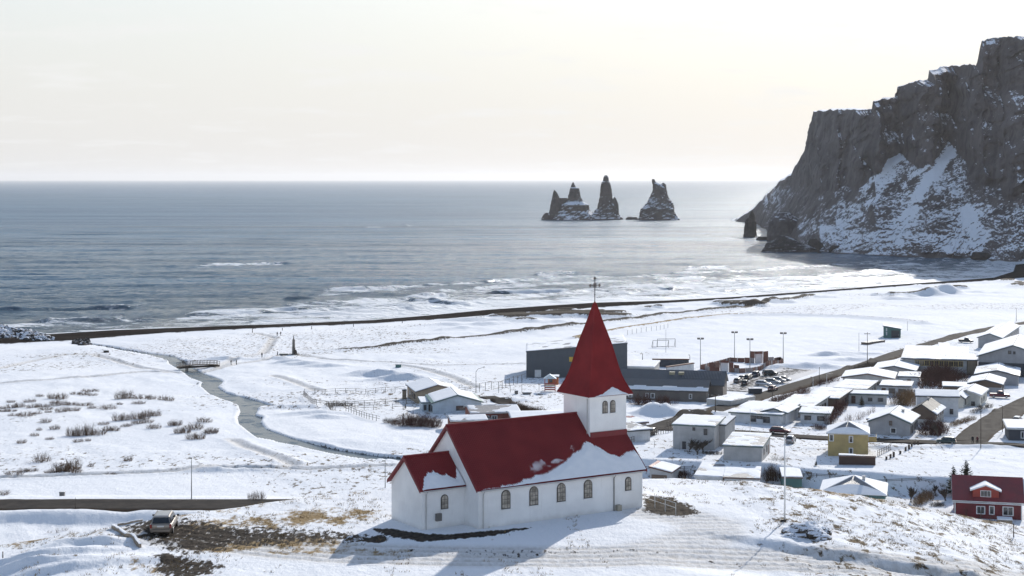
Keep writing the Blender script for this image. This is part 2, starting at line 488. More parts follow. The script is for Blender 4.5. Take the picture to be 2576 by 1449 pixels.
def ground_fields(X, Y):
    Z = terrain(X, Y)
    at = {}
    onhill = sst(-3, -0.5, hill(X, Y) - Z) * (Y > 95)
    onpl = 1 - sst(0.3, 2.0, Z - plain(X, Y) - bankoff(X, Y))
    ys, yi = yshore(X), yinner(X)
    dsh = yi - Y
    inl = sst(2, 25, dsh)
    # ---- relief of the snow
    wind = (X * 0.55 + Y * 0.83, -X * 0.83 + Y * 0.55)
    rough = fbm(X / 26, Y / 26, 3, 11)
    Z = Z + onpl * inl * (1.1 * (fbm(X / 34, Y / 42, 4, 3) - 0.5) + 0.55 * (fbm(X / 4.2, Y / 7, 3, 5) - 0.5) * sst(0.35, 0.65, rough))
    sm = ins(X, Y, PITCH)
    dpe, _, _ = pdn(X, Y, PITCH, True)
    hl = np.where(Y < 165, 1.0, 0) * onhill
    cs, cv = chl(X, Y)
    nearch = sst(6.0, 1.5, np.maximum(np.maximum(-5 - cs, cs - 18), np.maximum(-2.0 - cv, cv - 11)))
    rgt = sst(14, 24, X)
    lft = sst(-20, -30, X)
    drift = fbm(X / 3.2, Y / 5.5, 4, 21)
    saw = fbm(X / 0.9, Y / 2.2, 3, 27)
    Z = Z + hl * (1 - nearch) * ((0.16 + 0.30 * rgt + 0.30 * lft) * (drift - 0.5) + (0.05 + 0.16 * rgt) * (saw - 0.5))
    # big drift lobes at the left foot of the car park
    for (a, b, ln, wd, h, an) in ((120, 1405, 7, 1.5, 0.8, 0.25), (70, 1435, 8, 1.6, 0.7, 0.2), (200, 1425, 6, 1.2, 0.6, 0.35), (230, 1372, 5, 1.0, 0.4, 0.1), (150, 1390, 6, 0.9, 0.45, 0.3)):
        p = G(a, b, 100); c_, s_ = math.cos(an), math.sin(an)
        u = (X - p[0]) * c_ + (Y - p[1]) * s_; v = -(X - p[0]) * s_ + (Y - p[1]) * c_
        v = v + 2.2 * (fbm(X / 4.5, Y / 4.5, 3, 37) - 0.5)
        v = np.where(v < 0, v * 2.2, v * 0.7)
        Z = Z + h * (0.3 + 1.3 * fbm(X / 6, Y / 3, 2, 38)) * np.exp(-(u / ln) ** 2 - (v / wd) ** 2) * hl
    # wind scoops and ploughed heaps on the flat
    for (a, b, ln, wd, h) in ((960, 944, 7, 2.2, 1.6), (1010, 956, 8, 2.4, 1.6), (915, 942, 5, 1.6, 0.9), (733, 915, 5, 2, 1.2), (770, 918, 6, 2, 1.1), (815, 923, 6, 2, 0.9), (700, 905, 5, 2, .7), (1668, 1049, 4, 2.5, 1.6), (1640, 1046, 4, 2.5, 1.3),
                              (1770, 1046, 7, 2, 1.0), (2085, 893, 5, 2.5, 1.3), (2150, 890, 10, 2.5, .8), (1990, 927, 14, 3, .8), (2040, 925, 10, 3, .8), (1100, 975, 3, 2, .8), (740, 1025, 6, 2, 0.9), (790, 1043, 6, 2, .9), (820, 1052, 4, 1.5, .8),
                              (2380, 741, 6, 5, 3.6), (2347, 744, 6, 5, 2.4), (510, 1185, 4, 2, 0.8), (455, 908, 5, 2, .8), (570, 905, 7, 2, .9), (175, 1308, 5, 2.0, 0.35), (1835, 1120, 6, 2, .4), (2170, 1128, 8, 1.6, .7),
                              (1700, 965, 8, 3, 1.2), (1280, 1010, 5, 2, .9), (2480, 1035, 4, 3, .8), (2440, 1127, 11, 1.2, .5), (2150, 905, 6, 3, 1.0)):
        if Y.max() < 165: break
        p = G(a, b, 165)
        m = (np.abs(X - p[0]) < 3 * ln) & (np.abs(Y - p[1]) < 5 * wd)
        dx, dy = X[m] - p[0], Y[m] - p[1]
        dy = np.where(dy < 0, dy * 1.5, dy * 0.6)
        Z[m] += h * np.exp(-(dx / ln) ** 2 - (dy / wd) ** 2) * onpl[m] * (0.7 + 0.6 * fbm(X[m] / 1.6, Y[m] / 2, 3, 33))
    # dike and pitch bank
    dd, ss, rr = pdn(X, Y, DIKE)
    Z = Z + onpl * 1.3 * np.exp(-(dd / 3.0) ** 2) * (0.4 + 1.3 * fbm(rr / 7, dd / 5, 3, 8)) * sst(0, 20, rr)
    df, sf, rf = pdn(X, Y, FIELD)
    Z = Z + onpl * 0.9 * np.exp(-(df / 3.0) ** 2)
    # dune hummocks between beach and dike
    dune = sst(0.56, 0.72, fbm(X / 20, Y / 11, 3, 44)) * sst(4, 14, dsh) * (1 - sst(60, 110, dsh)) * sst(-60, 10, X)
    Z = Z + 1.8 * dune
    # river
    inr = ins(X, Y, RIVER)
    dr, _, _ = pdn(X, Y, RIVER, True)
    Z = Z - np.where(inr, 1.3 * sst(0.1, 1.6, dr) + 0.12, 0)
    lowb = sst(7, 0, dr) * (1 - inr)
    Z = Z - 0.25 * lowb * onpl
    # ---- masks
    dp, _, _ = pdn(X, Y, PARK, True); ip = ins(X, Y, PARK)
    dirt = np.where(ip, 0.46 + 0.16 * sst(0, 3, dp), 0.36 * sst(2.2, 0, dp))
    for poly, v, soft in ((STRIP, 0.95, 0.8), (PATCH, 0.95, 0.5), (RAMP, 0.85, 1.2), (TURF, 0.62, 2.0)):
        d_, _, _ = pdn(X, Y, poly, True); i_ = ins(X, Y, poly)
        dirt = np.maximum(dirt, np.where(i_, v - 0.35 * sst(soft, 0, d_), (v - 0.4) * sst(soft, 0, d_)))
    grass = np.zeros_like(X)
    gcr = np.interp(X, [-45, -30, -10, 14, 20, 30, 38, 60], [0.65, 0.5, 0.45, 0.35, 0.5, 0.65, 0.55, 0.6])
    yc = np.interp(X, [-120, -41, -32, -27.6, -20.6, -11, 15, 27.6, 34, 46.5, 80], [128, 131, 131, 135, 141, 147, 152, 148.6, 147, 148, 145])
    grass = np.maximum(grass, hl * gcr * sst(6, 0.5, np.abs(Y - yc)))
    grass = np.maximum(grass, hl * rgt * 0.36)
    for (a, b, ra, rb, v) in ((520, 1325, 5, 4, .72), (620, 1315, 7, 5, .70), (760, 1305, 7, 6, .70), (860, 1290, 6, 6, .66), (930, 1300, 4, 5, .55), (700, 1365, 8, 3, .78), (620, 1372, 6, 3, .74), (840, 1386, 10, 2, .62), (560, 1380, 5, 3, .70), (1660, 1255, 4, 3, .45), (400, 1425, 5, 5, .55), (330, 1378, 2.5, 5, .55)):
        p = G(a, b, 100)
        grass = np.maximum(grass, hl * v * np.exp(-((X - p[0]) / ra) ** 2 - ((Y - p[1]) / rb) ** 2))
    dirt = np.maximum(dirt, onpl * sst(0.55, 0.9, dune) * 0.9)
    dk = onpl * np.exp(-((dd - 0.8) / 2.0) ** 2) * sst(0, 25, rr)
    dirt = np.maximum(dirt, 0.72 * dk)
    grass = np.maximum(grass, 0.85 * onpl * np.exp(-(df / 2.2) ** 2) * (1 - sst(110, 210, rf)))
    dirt = np.maximum(dirt, 0.55 * onpl * np.exp(-(df / 1.8) ** 2) * sst(80, 150, rf))
    dirt = np.maximum(dirt, np.where(inr, 0.30 + 0.6 * sst(0.4, 1.4, dr), 0.34 * sst(0.8, 0.0, dr)))
    tuft = onpl * inl * (0.17 + 0.36 * sst(0.42, 0.68, fbm(X / 60, Y / 45, 3, 61))) + hl * (0.10 + 0.45 * rgt + 0.22 * lft)
    tuft = np.where(sm, 0.0, tuft) * sst(0, 6, np.where(sm, 0, dpe))
    packed = np.zeros_like(X)
    dh, sh, rh = pdn(X, Y, HROAD)
    packed = np.maximum(packed, hl * sst(4.2, 2.6, dh))
    dh2, _, _ = pdn(X, Y, HROAD2)
    packed = np.maximum(packed, hl * 0.8 * sst(3.6, 1.8, dh2))
    rut = (np.sin(dh * 5.0 + 1.5 * fbm(X / 5, Y / 5, 2, 71)) * 0.5 + 0.5)
    Z = Z - packed * 0.10 * rut * hl
    packed = packed * (1 - 0.45 * hl * (1 - rut))
    dirt = np.maximum(dirt, hl * sst(4.0, 2.0, dh) * 0.40 * sst(0.46, 0.62, fbm(X / 7, Y / 2.5, 3, 75)))
    dirt = np.maximum(dirt, hl * sst(3.2, 0.5, dh) * 0.75 * sst(118, 112, Y) * sst(12, 24, X))
    for tr in TRACKS:
        w = 1.1
        dt_, _, rt_ = pdn(X, Y, tr)
        packed = np.maximum(packed, 0.8 * onpl * sst(w * 2.2, w * 0.6, dt_))
        Z = Z - 0.30 * onpl * np.exp(-(dt_ / w) ** 2) + 0.20 * onpl * np.exp(-((dt_ - 1.8) / 0.9) ** 2) * (0.5 + vn2(X * 1.3, Y * 1.3, 3))
    sand = np.where(dsh < 0, 1.0, 0.0)
    dirt = np.where(sm & (dpe > 4), 0, dirt)
    at = dict(dirt=dirt, grass=grass, tuft=tuft, packed=packed, sand=np.clip(1 - dsh / 3, 0, 1))
    return Z, at

# ------------------------------------------------------------------ snow ground material
t = NT('snow_ground')
P = t.P()
nb = t.noise(P, 0.55, 8, 0.62)
nf = t.noise(P, 2.6, 6, 0.6)
nfl = t.noise(t.mapping(P, (1.6, 0.55, 1), (0, 0, 0.25)), 1.5, 7, 0.65)
nt = t.noise(t.mapping(P, (1.0, 0.5, 1), (0, 0, 0.3)), 0.75, 9, 0.72)
nl = t.noise(P, 0.03, 3, 0.5)
def blend(mask, nz, amp, lo, hi):
    v = t.math('ADD', mask, t.math('MULTIPLY', t.math('SUBTRACT', nz, 0.5), amp))
    return t.rng(v, lo, hi)
snow = t.mix(t.rng(nl, 0.35, 0.65), (0.80, 0.815, 0.84), (0.86, 0.865, 0.875))
snow = t.mix(t.rng(nb, 0.55, 0.8, 0, 0.35), snow, (0.74, 0.755, 0.79))
pk = t.mix(t.rng(nfl, 0.35, 0.7), (0.50, 0.465, 0.42), (0.72, 0.70, 0.675))
c1 = t.mix(t.math('MULTIPLY', t.attr('packed'), 0.9), snow, pk)
gr = t.mix(t.rng(nf, 0.3, 0.7), (0.19, 0.125, 0.060), (0.38, 0.285, 0.16))
gm = blend(t.attr('grass'), nt, 1.5, 0.50, 0.70)
c2 = t.mix(gm, c1, gr)
tc = t.mix(t.rng(nf, 0.35, 0.65), (0.075, 0.06, 0.045), (0.20, 0.15, 0.09))
nt2 = t.noise(t.mapping(P, (1.0, 0.42, 1), (0, 0, 0.2)), 1.25, 9, 0.74)
tm = blend(t.attr('tuft'), t.math('ADD', t.math('MULTIPLY', nt, 0.5), t.math('MULTIPLY', nt2, 0.5)), 3.9, 0.62, 0.82)
c3 = t.mix(tm, c2, tc)
dc = t.mix(t.rng(nf, 0.3, 0.7), (0.022, 0.019, 0.017), (0.085, 0.068, 0.052))
dm = blend(t.attr('dirt'), nfl, 1.1, 0.42, 0.56)
c4 = t.mix(dm, c3, dc)
t.col(c4)
t.set(Roughness=t.rng(nb, 0.3, 0.7, 0.75, 0.95), Specular_IOR_Level=0.03)
hb = t.math('ADD', t.math('MULTIPLY', nf, 0.35), t.math('ADD', nb, t.math('MULTIPLY', nfl, 0.6)))
hb = t.math('ADD', hb, t.math('MULTIPLY', t.noise(t.mapping(P, (1, .6, 1), (0, 0, .4)), 0.16, 5, .6), 2.6))
t.bump(hb, 0.6, 0.26)
MATS['snow_ground'] = t.m

# ------------------------------------------------------------------ ground sheet
ud = np.linspace(-0.31, 0.31, 520)
uo = 0.31 + np.cumsum(np.linspace(0.003, 0.09, 26))
uu = np.concatenate([-uo[::-1], ud, uo])
rows = np.concatenate([np.linspace(-50, 98, 34), np.arange(100, 157, 0.36), np.arange(157, 214, 2.0), np.arange(214, 300, 0.65), np.arange(300, 470, 1.1), np.arange(470, 800, 2.2), np.arange(800, 1240, 7)])
Yg, Ug = np.meshgrid(rows, uu, indexing='ij')
Xg = Ug * (Yg + 60.0)
_k = int(np.searchsorted(rows, 166.0))
_za, _aa = ground_fields(Xg[:_k], Yg[:_k]); _zb, _ab = ground_fields(Xg[_k:], Yg[_k:])
Zg = np.vstack([_za, _zb]); ats = {k: np.vstack([_aa[k], _ab[k]]) for k in _aa}
gobj = grid_mesh('ground', Xg, Yg, Zg, MATS['snow_ground'], ats)
tag(gobj, kind='structure')
def zr(x, y):
    """height of the built ground sheet (bilinear)"""
    i = np.clip(np.searchsorted(rows, y) - 1, 0, len(rows) - 2)
    v = x / (y + 60.0)
    j = np.clip(np.searchsorted(uu, v) - 1, 0, len(uu) - 2)
    a = (y - rows[i]) / (rows[i + 1] - rows[i]); b = (v - uu[j]) / (uu[j + 1] - uu[j])
    return float((Zg[i, j] * (1 - b) + Zg[i, j + 1] * b) * (1 - a) + (Zg[i + 1, j] * (1 - b) + Zg[i + 1, j + 1] * b) * a)
def zra(x, y):
    i = np.clip(np.searchsorted(rows, y) - 1, 0, len(rows) - 2)
    v = x / (y + 60.0)
    j = np.clip(np.searchsorted(uu, v) - 1, 0, len(uu) - 2)
    a = (y - rows[i]) / (rows[i + 1] - rows[i]); b = (v - uu[j]) / (uu[j + 1] - uu[j])
    return (Zg[i, j] * (1 - b) + Zg[i, j + 1] * b) * (1 - a) + (Zg[i + 1, j] * (1 - b) + Zg[i + 1, j + 1] * b) * a

# ------------------------------------------------------------------ black sand beach
t = NT('black_sand')
P = t.P()
n1 = t.noise(t.mapping(P, (0.25, 1, 1), (0, 0, 0.3)), 0.08, 6, 0.6); n2 = t.noise(P, 1.2, 5, 0.6)
wet = t.attr('wet')
c = t.mix(t.rng(n1, 0.35, 0.7), (0.024, 0.020, 0.018), (0.042, 0.036, 0.032))
c = t.mix(wet, c, (0.022, 0.021, 0.022))
c = t.mix(t.rng(t.math('ADD', t.attr('rim'), t.math('MULTIPLY', t.math('SUBTRACT', t.noise(P, 0.16, 7, 0.7), 0.5), 1.3)), 0.75, 0.95), c, (0.8, 0.81, 0.83))
t.col(c); t.set(Roughness=t.rng(wet, 0, 1, 0.95, 0.55), Specular_IOR_Level=0.0); t.bump(n2, 0.5, 0.06)
MATS['sand'] = t.m
bx = np.concatenate([np.linspace(-420, 420, 420), np.linspace(425, 600, 20)])
bt = np.linspace(-0.35, 1.06, 26)
Xb, Tb = np.meshgrid(bx, bt, indexing='ij')
jag = 5.0 * (fbm(Xb / 18, Xb * 0 + 2, 4, 91) - 0.5)
Yb = yshore(Xb) + (yinner(Xb) - yshore(Xb)) * Tb + jag * np.clip(Tb, 0, 1)
Zb = np.where(Tb < 0, Tb * 3.5, terrain(Xb, Yb) + 0.22 * np.clip(Tb * 4, 0, 1))
Zb = np.where(Tb > 1.0, Zb - 0.8 * (Tb - 1.0) / 0.06, Zb)
Zb = np.maximum(Zb, np.where((Tb > 0) & (Tb <= 1.0), zra(Xb, Yb) + 0.12, -9))
tag(grid_mesh('beach', Xb, Yb, Zb, MATS['sand'], dict(wet=sst(0.28, 0.02, Tb + 0.25 * (fbm(Xb / 30, Yb / 9, 3, 5) - 0.5)), rim=sst(0.90, 1.02, Tb))), kind='structure')

# ------------------------------------------------------------------ river water
t = NT('river_water')
P = t.P()
n1 = t.noise(t.mapping(P, (1, 0.5, 1), (0, 0, -0.6)), 0.9, 5, 0.6)
nI = t.noise(P, 0.25, 7, 0.65)
t.col(t.mix(t.rng(nI, 0.52, 0.62), (0.018, 0.042, 0.065), (0.060, 0.095, 0.125)))
t.set(Roughness=t.rng(nI, 0.5, 0.65, 0.18, 0.5), IOR=1.33, Specular_IOR_Level=0.22); t.bump(n1, 0.45, 0.2)
t.bsdf.inputs['Specular Tint'].default_value = (0.70, 0.86, 1.0, 1)
MATS['river'] = t.m
mb = MB()
def resample(pts, n):
    a = np.array([p[:2] for p in pts]); s = np.concatenate([[0], np.cumsum(np.hypot(*np.diff(a, axis=0).T))])
    q = np.linspace(0, s[-1], n); return np.stack([np.interp(q, s, a[:, 0]), np.interp(q, s, a[:, 1])], 1)
from mathutils.geometry import tessellate_polygon
pts = [Vector((p[0], p[1], 0)) for p in RIVER]
cen = np.array([p[:2] for p in RIVER])
grow = []
for i, p in enumerate(RIVER):
    a, b = np.array(RIVER[i - 1][:2]), np.array(RIVER[(i + 1) % len(RIVER)][:2])
    d = b - a; d = d / (np.linalg.norm(d) + 1e-9)
    nrm = np.array([-d[1], d[0]])
    if inside(np.array([p[0] + nrm[0] * 0.3]), np.array([p[1] + nrm[1] * 0.3]), RIVER)[0]: nrm = -nrm
    q = np.array(p[:2]) + nrm * 0.9
    grow.append((float(q[0]), float(q[1]), zt(q[0], q[1]) - 0.42))
tris = tessellate_polygon([[Vector((p[0], p[1], 0)) for p in grow]])
mb.add(grow, [tuple(f) for f in tris])
tag(mb.build('river', MATS['river'], None), kind='structure')

# ------------------------------------------------------------------ roads
t = NT('asphalt_road')
P = t.P()
n1 = t.noise(P, 0.5, 7, 0.65); n2 = t.noise(P, 6, 4, 0.6); n3 = t.noise(P, 0.9, 8, 0.7)
e = t.attr('edge'); sl = t.attr('slush')
c = t.mix(t.rng(n1, 0.3, 0.7), (0.038, 0.034, 0.031), (0.070, 0.062, 0.055))
c = t.mix(t.rng(t.math('ADD', e, t.math('MULTIPLY', t.math('SUBTRACT', n1, 0.5), 0.7)), 0.62, 0.80), c, (0.050, 0.036, 0.026))
m = t.rng(t.math('ADD', sl, t.math('MULTIPLY', t.math('SUBTRACT', n3, 0.5), 1.7)), 0.60, 0.80)
c = t.mix(m, c, (0.72, 0.70, 0.68))
t.col(c); t.set(Roughness=t.rng(n1, 0.3, 0.7, 0.75, 0.95), Specular_IOR_Level=0.02); t.bump(n2, 0.3, 0.02)
MATS['road'] = t.m
def road(name, pts, w, slush=0.2, lift=0.10, seg=1.2, nw=9):
    a = np.array([p[:2] for p in pts]); s = np.concatenate([[0], np.cumsum(np.hypot(*np.diff(a, axis=0).T))])
    n = max(4, int(s[-1] / seg)); q = np.linspace(0, s[-1], n)
    # smooth the corners
    xs, ys = np.interp(q, s, a[:, 0]), np.interp(q, s, a[:, 1])
    k = np.ones(9) / 9
    xs[4:-4] = np.convolve(xs, k, 'valid'); ys[4:-4] = np.convolve(ys, k, 'valid')
    tx, ty = np.gradient(xs), np.gradient(ys); L = np.hypot(tx, ty) + 1e-9
    nx, ny = -ty / L, tx / L
    v = np.linspace(-1, 1, nw)
    X = xs[:, None] + nx[:, None] * v[None] * w / 2; Y = ys[:, None] + ny[:, None] * v[None] * w / 2
    jit = (fbm(q[:, None] / 6 + v[None] * 0, v[None] * 3 + q[:, None] * 0, 3, 5) - 0.5) * 0.9
    X = X + nx[:, None] * jit * (np.abs(v) > 0.99); Y = Y + ny[:, None] * jit * (np.abs(v) > 0.99)
    Z = np.maximum(terrain(X, Y) + 0.05, zra(X, Y)) + lift
    Z = np.maximum(Z, np.median(Z, axis=1, keepdims=True) - 0.05)
    Z[:, 0] -= 0.5; Z[:, -1] -= 0.5
    E = np.abs(v)[None] + 0 * X
    S = slush * (0.35 + 0.65 * E ** 2) + 0.35 * np.exp(-((np.abs(v)[None] - 0.12) / 0.10) ** 2) * slush + 0 * X
    return tag(grid_mesh(name, X, Y, Z, MATS['road'], dict(edge=E, slush=S)), kind='structure')
ROAD_MAIN = [atz(a, b, 12.2) for a, b in ((-700, 1268), (0, 1268), (400, 1268), (700, 1268), (900, 1267))]
road('road', ROAD_MAIN, 10.0, 0.08)
ROAD_ST = GP([(1500, 1092), (1640, 1080), (1740, 1050), (1800, 1032), (1900, 1002), (2000, 970), (2100, 941), (2180, 917), (2260, 888), (2330, 868), (2420, 842), (2520, 822), (2620, 806)])
road('street', ROAD_ST, 6.4, 0.16)
ROAD_FR = GP([(1640, 1080), (1760, 1083), (1850, 1088), (1960, 1096), (2060, 1102), (2200, 1108), (2330, 1113), (2420, 1116), (2500, 1119), (2620, 1128), (2760, 1140)])
road('front_street', ROAD_FR, 5.6, 0.28)
ROAD_SD = GP([(2440, 1112), (2460, 1090), (2500, 1062), (2540, 1036), (2600, 1005), (2680, 975)])
road('side_street', ROAD_SD, 8.0, 0.17)
ROAD_KG = GP([(1225, 998), (1255, 1008), (1290, 1022), (1330, 1040), (1370, 1058)])
road('playground_lane', ROAD_KG, 5.0, 0.15)
ROAD_PK = GP([(1840, 985), (1880, 965), (1940, 950), (2010, 930)])
road('parking_apron', ROAD_PK, 13.0, 1.5)
# ------------------------------------------------------------------ sea
t = NT('sea_water')
P = t.P()
fo = t.attr('foam'); nr = t.attr('near')
nA = t.noise(t.mapping(P, (0.35, 1.0, 1), (0, 0, 0.10)), 0.035, 6, 0.62)
nB = t.noise(t.mapping(P, (0.30, 1.0, 1), (0, 0, -0.08)), 0.16, 7, 0.68)
nC = t.noise(t.mapping(P, (0.6, 1.0, 1), (0, 0, 0.3)), 0.7, 5, 0.65)
nF = t.noise(t.mapping(P, (0.30, 1.0, 1), (0, 0, 0.12)), 0.16, 10, 0.80, 0.8)
nP = t.noise(t.mapping(P, (0.22, 1.0, 1), (0, 0, 0.05)), 0.004, 5, 0.6)
deep = t.mix(t.rng(nP, 0.35, 0.7), (0.016, 0.090, 0.165), (0.030, 0.128, 0.220))
silt = t.mix(t.rng(nA, 0.3, 0.7), (0.045, 0.080, 0.105), (0.085, 0.125, 0.155))
nS = t.noise(t.mapping(P, (0.10, 1.0, 1), (0, 0, 0.03)), 0.010, 8, 0.68)
nS2 = t.noise(t.mapping(P, (0.16, 1.0, 1), (0, 0, -0.02)), 0.045, 6, 0.66)
deep = t.mix(t.rng(t.math('ADD', t.math('MULTIPLY', nS, 0.6), t.math('MULTIPLY', nS2, 0.4)), 0.40, 0.60), t.mix(0.38, deep, (0.008, 0.030, 0.055)), deep)
wc = t.mix(nr, deep, silt)
fm = t.rng(t.math('ADD', fo, t.math('MULTIPLY', t.math('SUBTRACT', nF, 0.5), 2.6)), 0.46, 0.66)
t.col(t.mix(fm, wc, (0.80, 0.82, 0.84)))
t.set(Roughness=t.math('ADD', t.math('MULTIPLY', fm, 0.45), t.math('ADD', 0.13, t.math('MULTIPLY', t.attr('far'), 0.18))), IOR=1.333, Specular_IOR_Level=t.rng(t.math('ADD', t.math('MULTIPLY', nS, 0.55), t.math('MULTIPLY', nS2, 0.45)), 0.38, 0.62, 0.08, 0.34))
h = t.math('ADD', t.math('MULTIPLY', nA, 3.2), t.math('ADD', t.math('MULTIPLY', nB, 2.0), t.math('MULTIPLY', nC, 0.50)))
t.bump(h, 1.0, 1.5)
t.bsdf.inputs['Specular Tint'].default_value = (0.40, 0.70, 0.95, 1)
MATS['sea'] = t.m

su = np.concatenate([-(0.34 + np.cumsum(np.linspace(0.004, 0.10, 20)))[::-1], np.linspace(-0.34, 0.34, 470), 0.34 + np.cumsum(np.linspace(0.004, 0.10, 20))])
sr = np.concatenate([np.arange(540, 1000, 1.15), np.arange(1000, 1900, 3.2), np.geomspace(1905, 60000, 130)])
Ys, Us = np.meshgrid(sr, su, indexing='ij')
Xs = Us * Ys
S = Ys - yshore(Xs)                                  # metres offshore
wob = 16 * (fbm(Xs / 90, Ys / 200, 3, 101) - 0.5)
near = sst(260, 20, S)
sw = 0
for lam, ang, am, sd in ((62, 0.06, 0.55, 0), (38, -0.10, 0.32, 2.0), (23, 0.18, 0.18, 4.1)):
    ph = (Ys * math.cos(ang) + Xs * math.sin(ang) + wob * 1.2) / lam * 2 * math.pi + sd
    sw = sw + 0.75 * am * np.sin(ph) * (0.3 + 1.4 * fbm(Xs / 130, Ys / 90, 2, 110 + int(lam)))
amp = sst(2, 60, S) * (1 - sst(1500, 4000, Ys))
Zs = sw * amp
chop = (fbm(Xs / 9.0, Ys / 4.5, 3, 160, 0.62) - 0.5)
Zs = Zs + 1.1 * chop * sst(4, 40, S) * (1 - sst(950, 2100, Ys))
foam = 0.44 * sst(60, 3, S + wob * 0.5)
foam = np.maximum(foam, 0.78 * sst(14, 0, S + wob * 0.4))
surf = sst(-0.02, 0.10, (Xs + 150) / 900)            # the surf is wider towards the middle and the right
foam = np.maximum(foam, (0.30 + 0.32 * surf) * sst(80 + 190 * surf, 10, S) * (0.6 + 1.0 * fbm(Xs / 60, Ys / 24, 3, 120)))
for s0, wd_, st_ in ((16, 5, .80), (40, 6, .70), (70, 7, .70), (108, 8, .66), (150, 8, .60), (200, 9, .52)):
    sel = (S > s0 - 60) & (S < s0 + 60) & (Ys < 1500)
    x_, y_, s_ = Xs[sel], Ys[sel], S[sel]
    cl_ = s_ - s0 - 26 * (fbm(x_ / 55, x_ * 0 + s0, 3, 130 + s0) - 0.5)
    on = sst(0.42, 0.54, fbm(x_ / 70, x_ * 0 + s0 * 3.1, 3, 140 + s0) + 0.10 * surf[sel])
    ln_ = st_ * on * np.where(cl_ < 0, np.exp(-(cl_ / (wd_ * 3.0)) ** 2), np.exp(-(cl_ / (wd_ * .5)) ** 2)) * (surf[sel] if s0 > 80 else 1)
    foam[sel] = np.maximum(foam[sel], ln_)
    Zs[sel] += on * 0.8 * np.exp(-((cl_ - 2) / 3.2) ** 2) * (surf[sel] if s0 > 80 else 1)
# the single breakers: photo span, crest line, height, how far it has broken (0..1)
BRK = [(-120, 420, 786, 776, 1.9, 0.25), (40, 430, 815, 806, 1.5, 0.5), (700, 800, 754, 752, 1.2, 0.2), (780, 1025, 733, 724, 2.0, 0.9), (1005, 1150, 749, 745, 1.7, 0.8),
       (1190, 1490, 739, 735, 1.7, 0.6), (1000, 1200, 757, 768, 1.2, 0.7), (1200, 1330, 712, 706, 1.4, 0.5), (1330, 1480, 691, 687, 1.4, 0.5), (1560, 1745, 731, 725, 1.7, 0.5), (1480, 1600, 745, 742, 1.0, 0.6),
       (1800, 1900, 735, 731, 1.3, 0.5), (1860, 1960, 722, 715, 1.1, 0.5), (1620, 1800, 706, 700, 1.2, 0.4), (480, 760, 668, 661, 1.1, 0.95), (900, 1060, 572, 567, 1.2, 0.95), (1700, 1850, 676, 672, 1.2, 0.6),
       (640, 1000, 786, 776, 1.3, 0.75), (440, 700, 795, 786, 1.2, 0.5), (1940, 2080, 704, 699, 1.1, 0.6), (2050, 2250, 690, 684, 1.0, 0.7), (860, 1180, 786, 774, 0.9, 0.9), (2180, 2330, 668, 664, .9, .9)]
for (a, b, ya, yb, hh, br) in BRK:
    pa, pb = atz(a, ya), atz(b, yb)
    m = (Xs > pa[0] - 5) & (Xs < pb[0] + 5) & (Ys > min(pa[1], pb[1]) - 90) & (Ys < max(pa[1], pb[1]) + 40)
    x_, y_ = Xs[m], Ys[m]
    u = (x_ - pa[0]) / (pb[0] - pa[0])
    yc_ = pa[1] + (pb[1] - pa[1]) * u + 9 * (fbm(x_ / 35, x_ * 0 + ya, 3, int(ya)) - 0.5)
    env = sst(0.0, 0.22, u + 0.10 * (fbm(x_ / 12, y_ / 30, 2, 9) - .5)) * (1 - sst(0.78, 1.0, u))
    d = y_ - yc_
    prof = np.where(d < 0, np.exp(-(d / 2.3) ** 2), np.exp(-(d / 7.0) ** 2))
    lump = 0.55 + 0.9 * fbm(x_ / 7, y_ / 20, 3, 77 + int(ya))
    Zs[m] += hh * env * prof * lump * (y_ < 2600)
    broke = sst(1 - br - 0.25, 1 - br + 0.15, fbm(x_ / 45, x_ * 0 + ya * 2, 2, 55))
    wdt = 16 + 22 * br
    foam[m] = np.maximum(foam[m], env * (0.20 + 0.80 * broke) * np.where(d < 0, np.exp(-((d + 5) / wdt) ** 2) * 0.60, np.exp(-(d / 2.6) ** 2) * 0.85))
# white water round the stacks and along the foot of the cliff
for (a, b, rx, ry, v) in ((1460, 556, 120, 26, .42), (1655, 556, 66, 26, .45), (1900, 600, 44, 40, .42), (1960, 618, 50, 40, .42), (2100, 645, 120, 24, .42), (2300, 660, 90, 20, .40), (2290, 676, 40, 9, .62), (2360, 690, 50, 8, .6), (2200, 690, 60, 9, .55), (2440, 690, 40, 10, .5)):
    p = atz(a, b)
    foam = np.maximum(foam, v * np.exp(-((Xs - p[0]) / rx) ** 2 - ((Ys - p[1]) / ry) ** 2))
tag(grid_mesh('sea', Xs, Ys, Zs, MATS['sea'], dict(foam=foam, near=near, far=sst(700, 2500, Ys))), kind='structure')

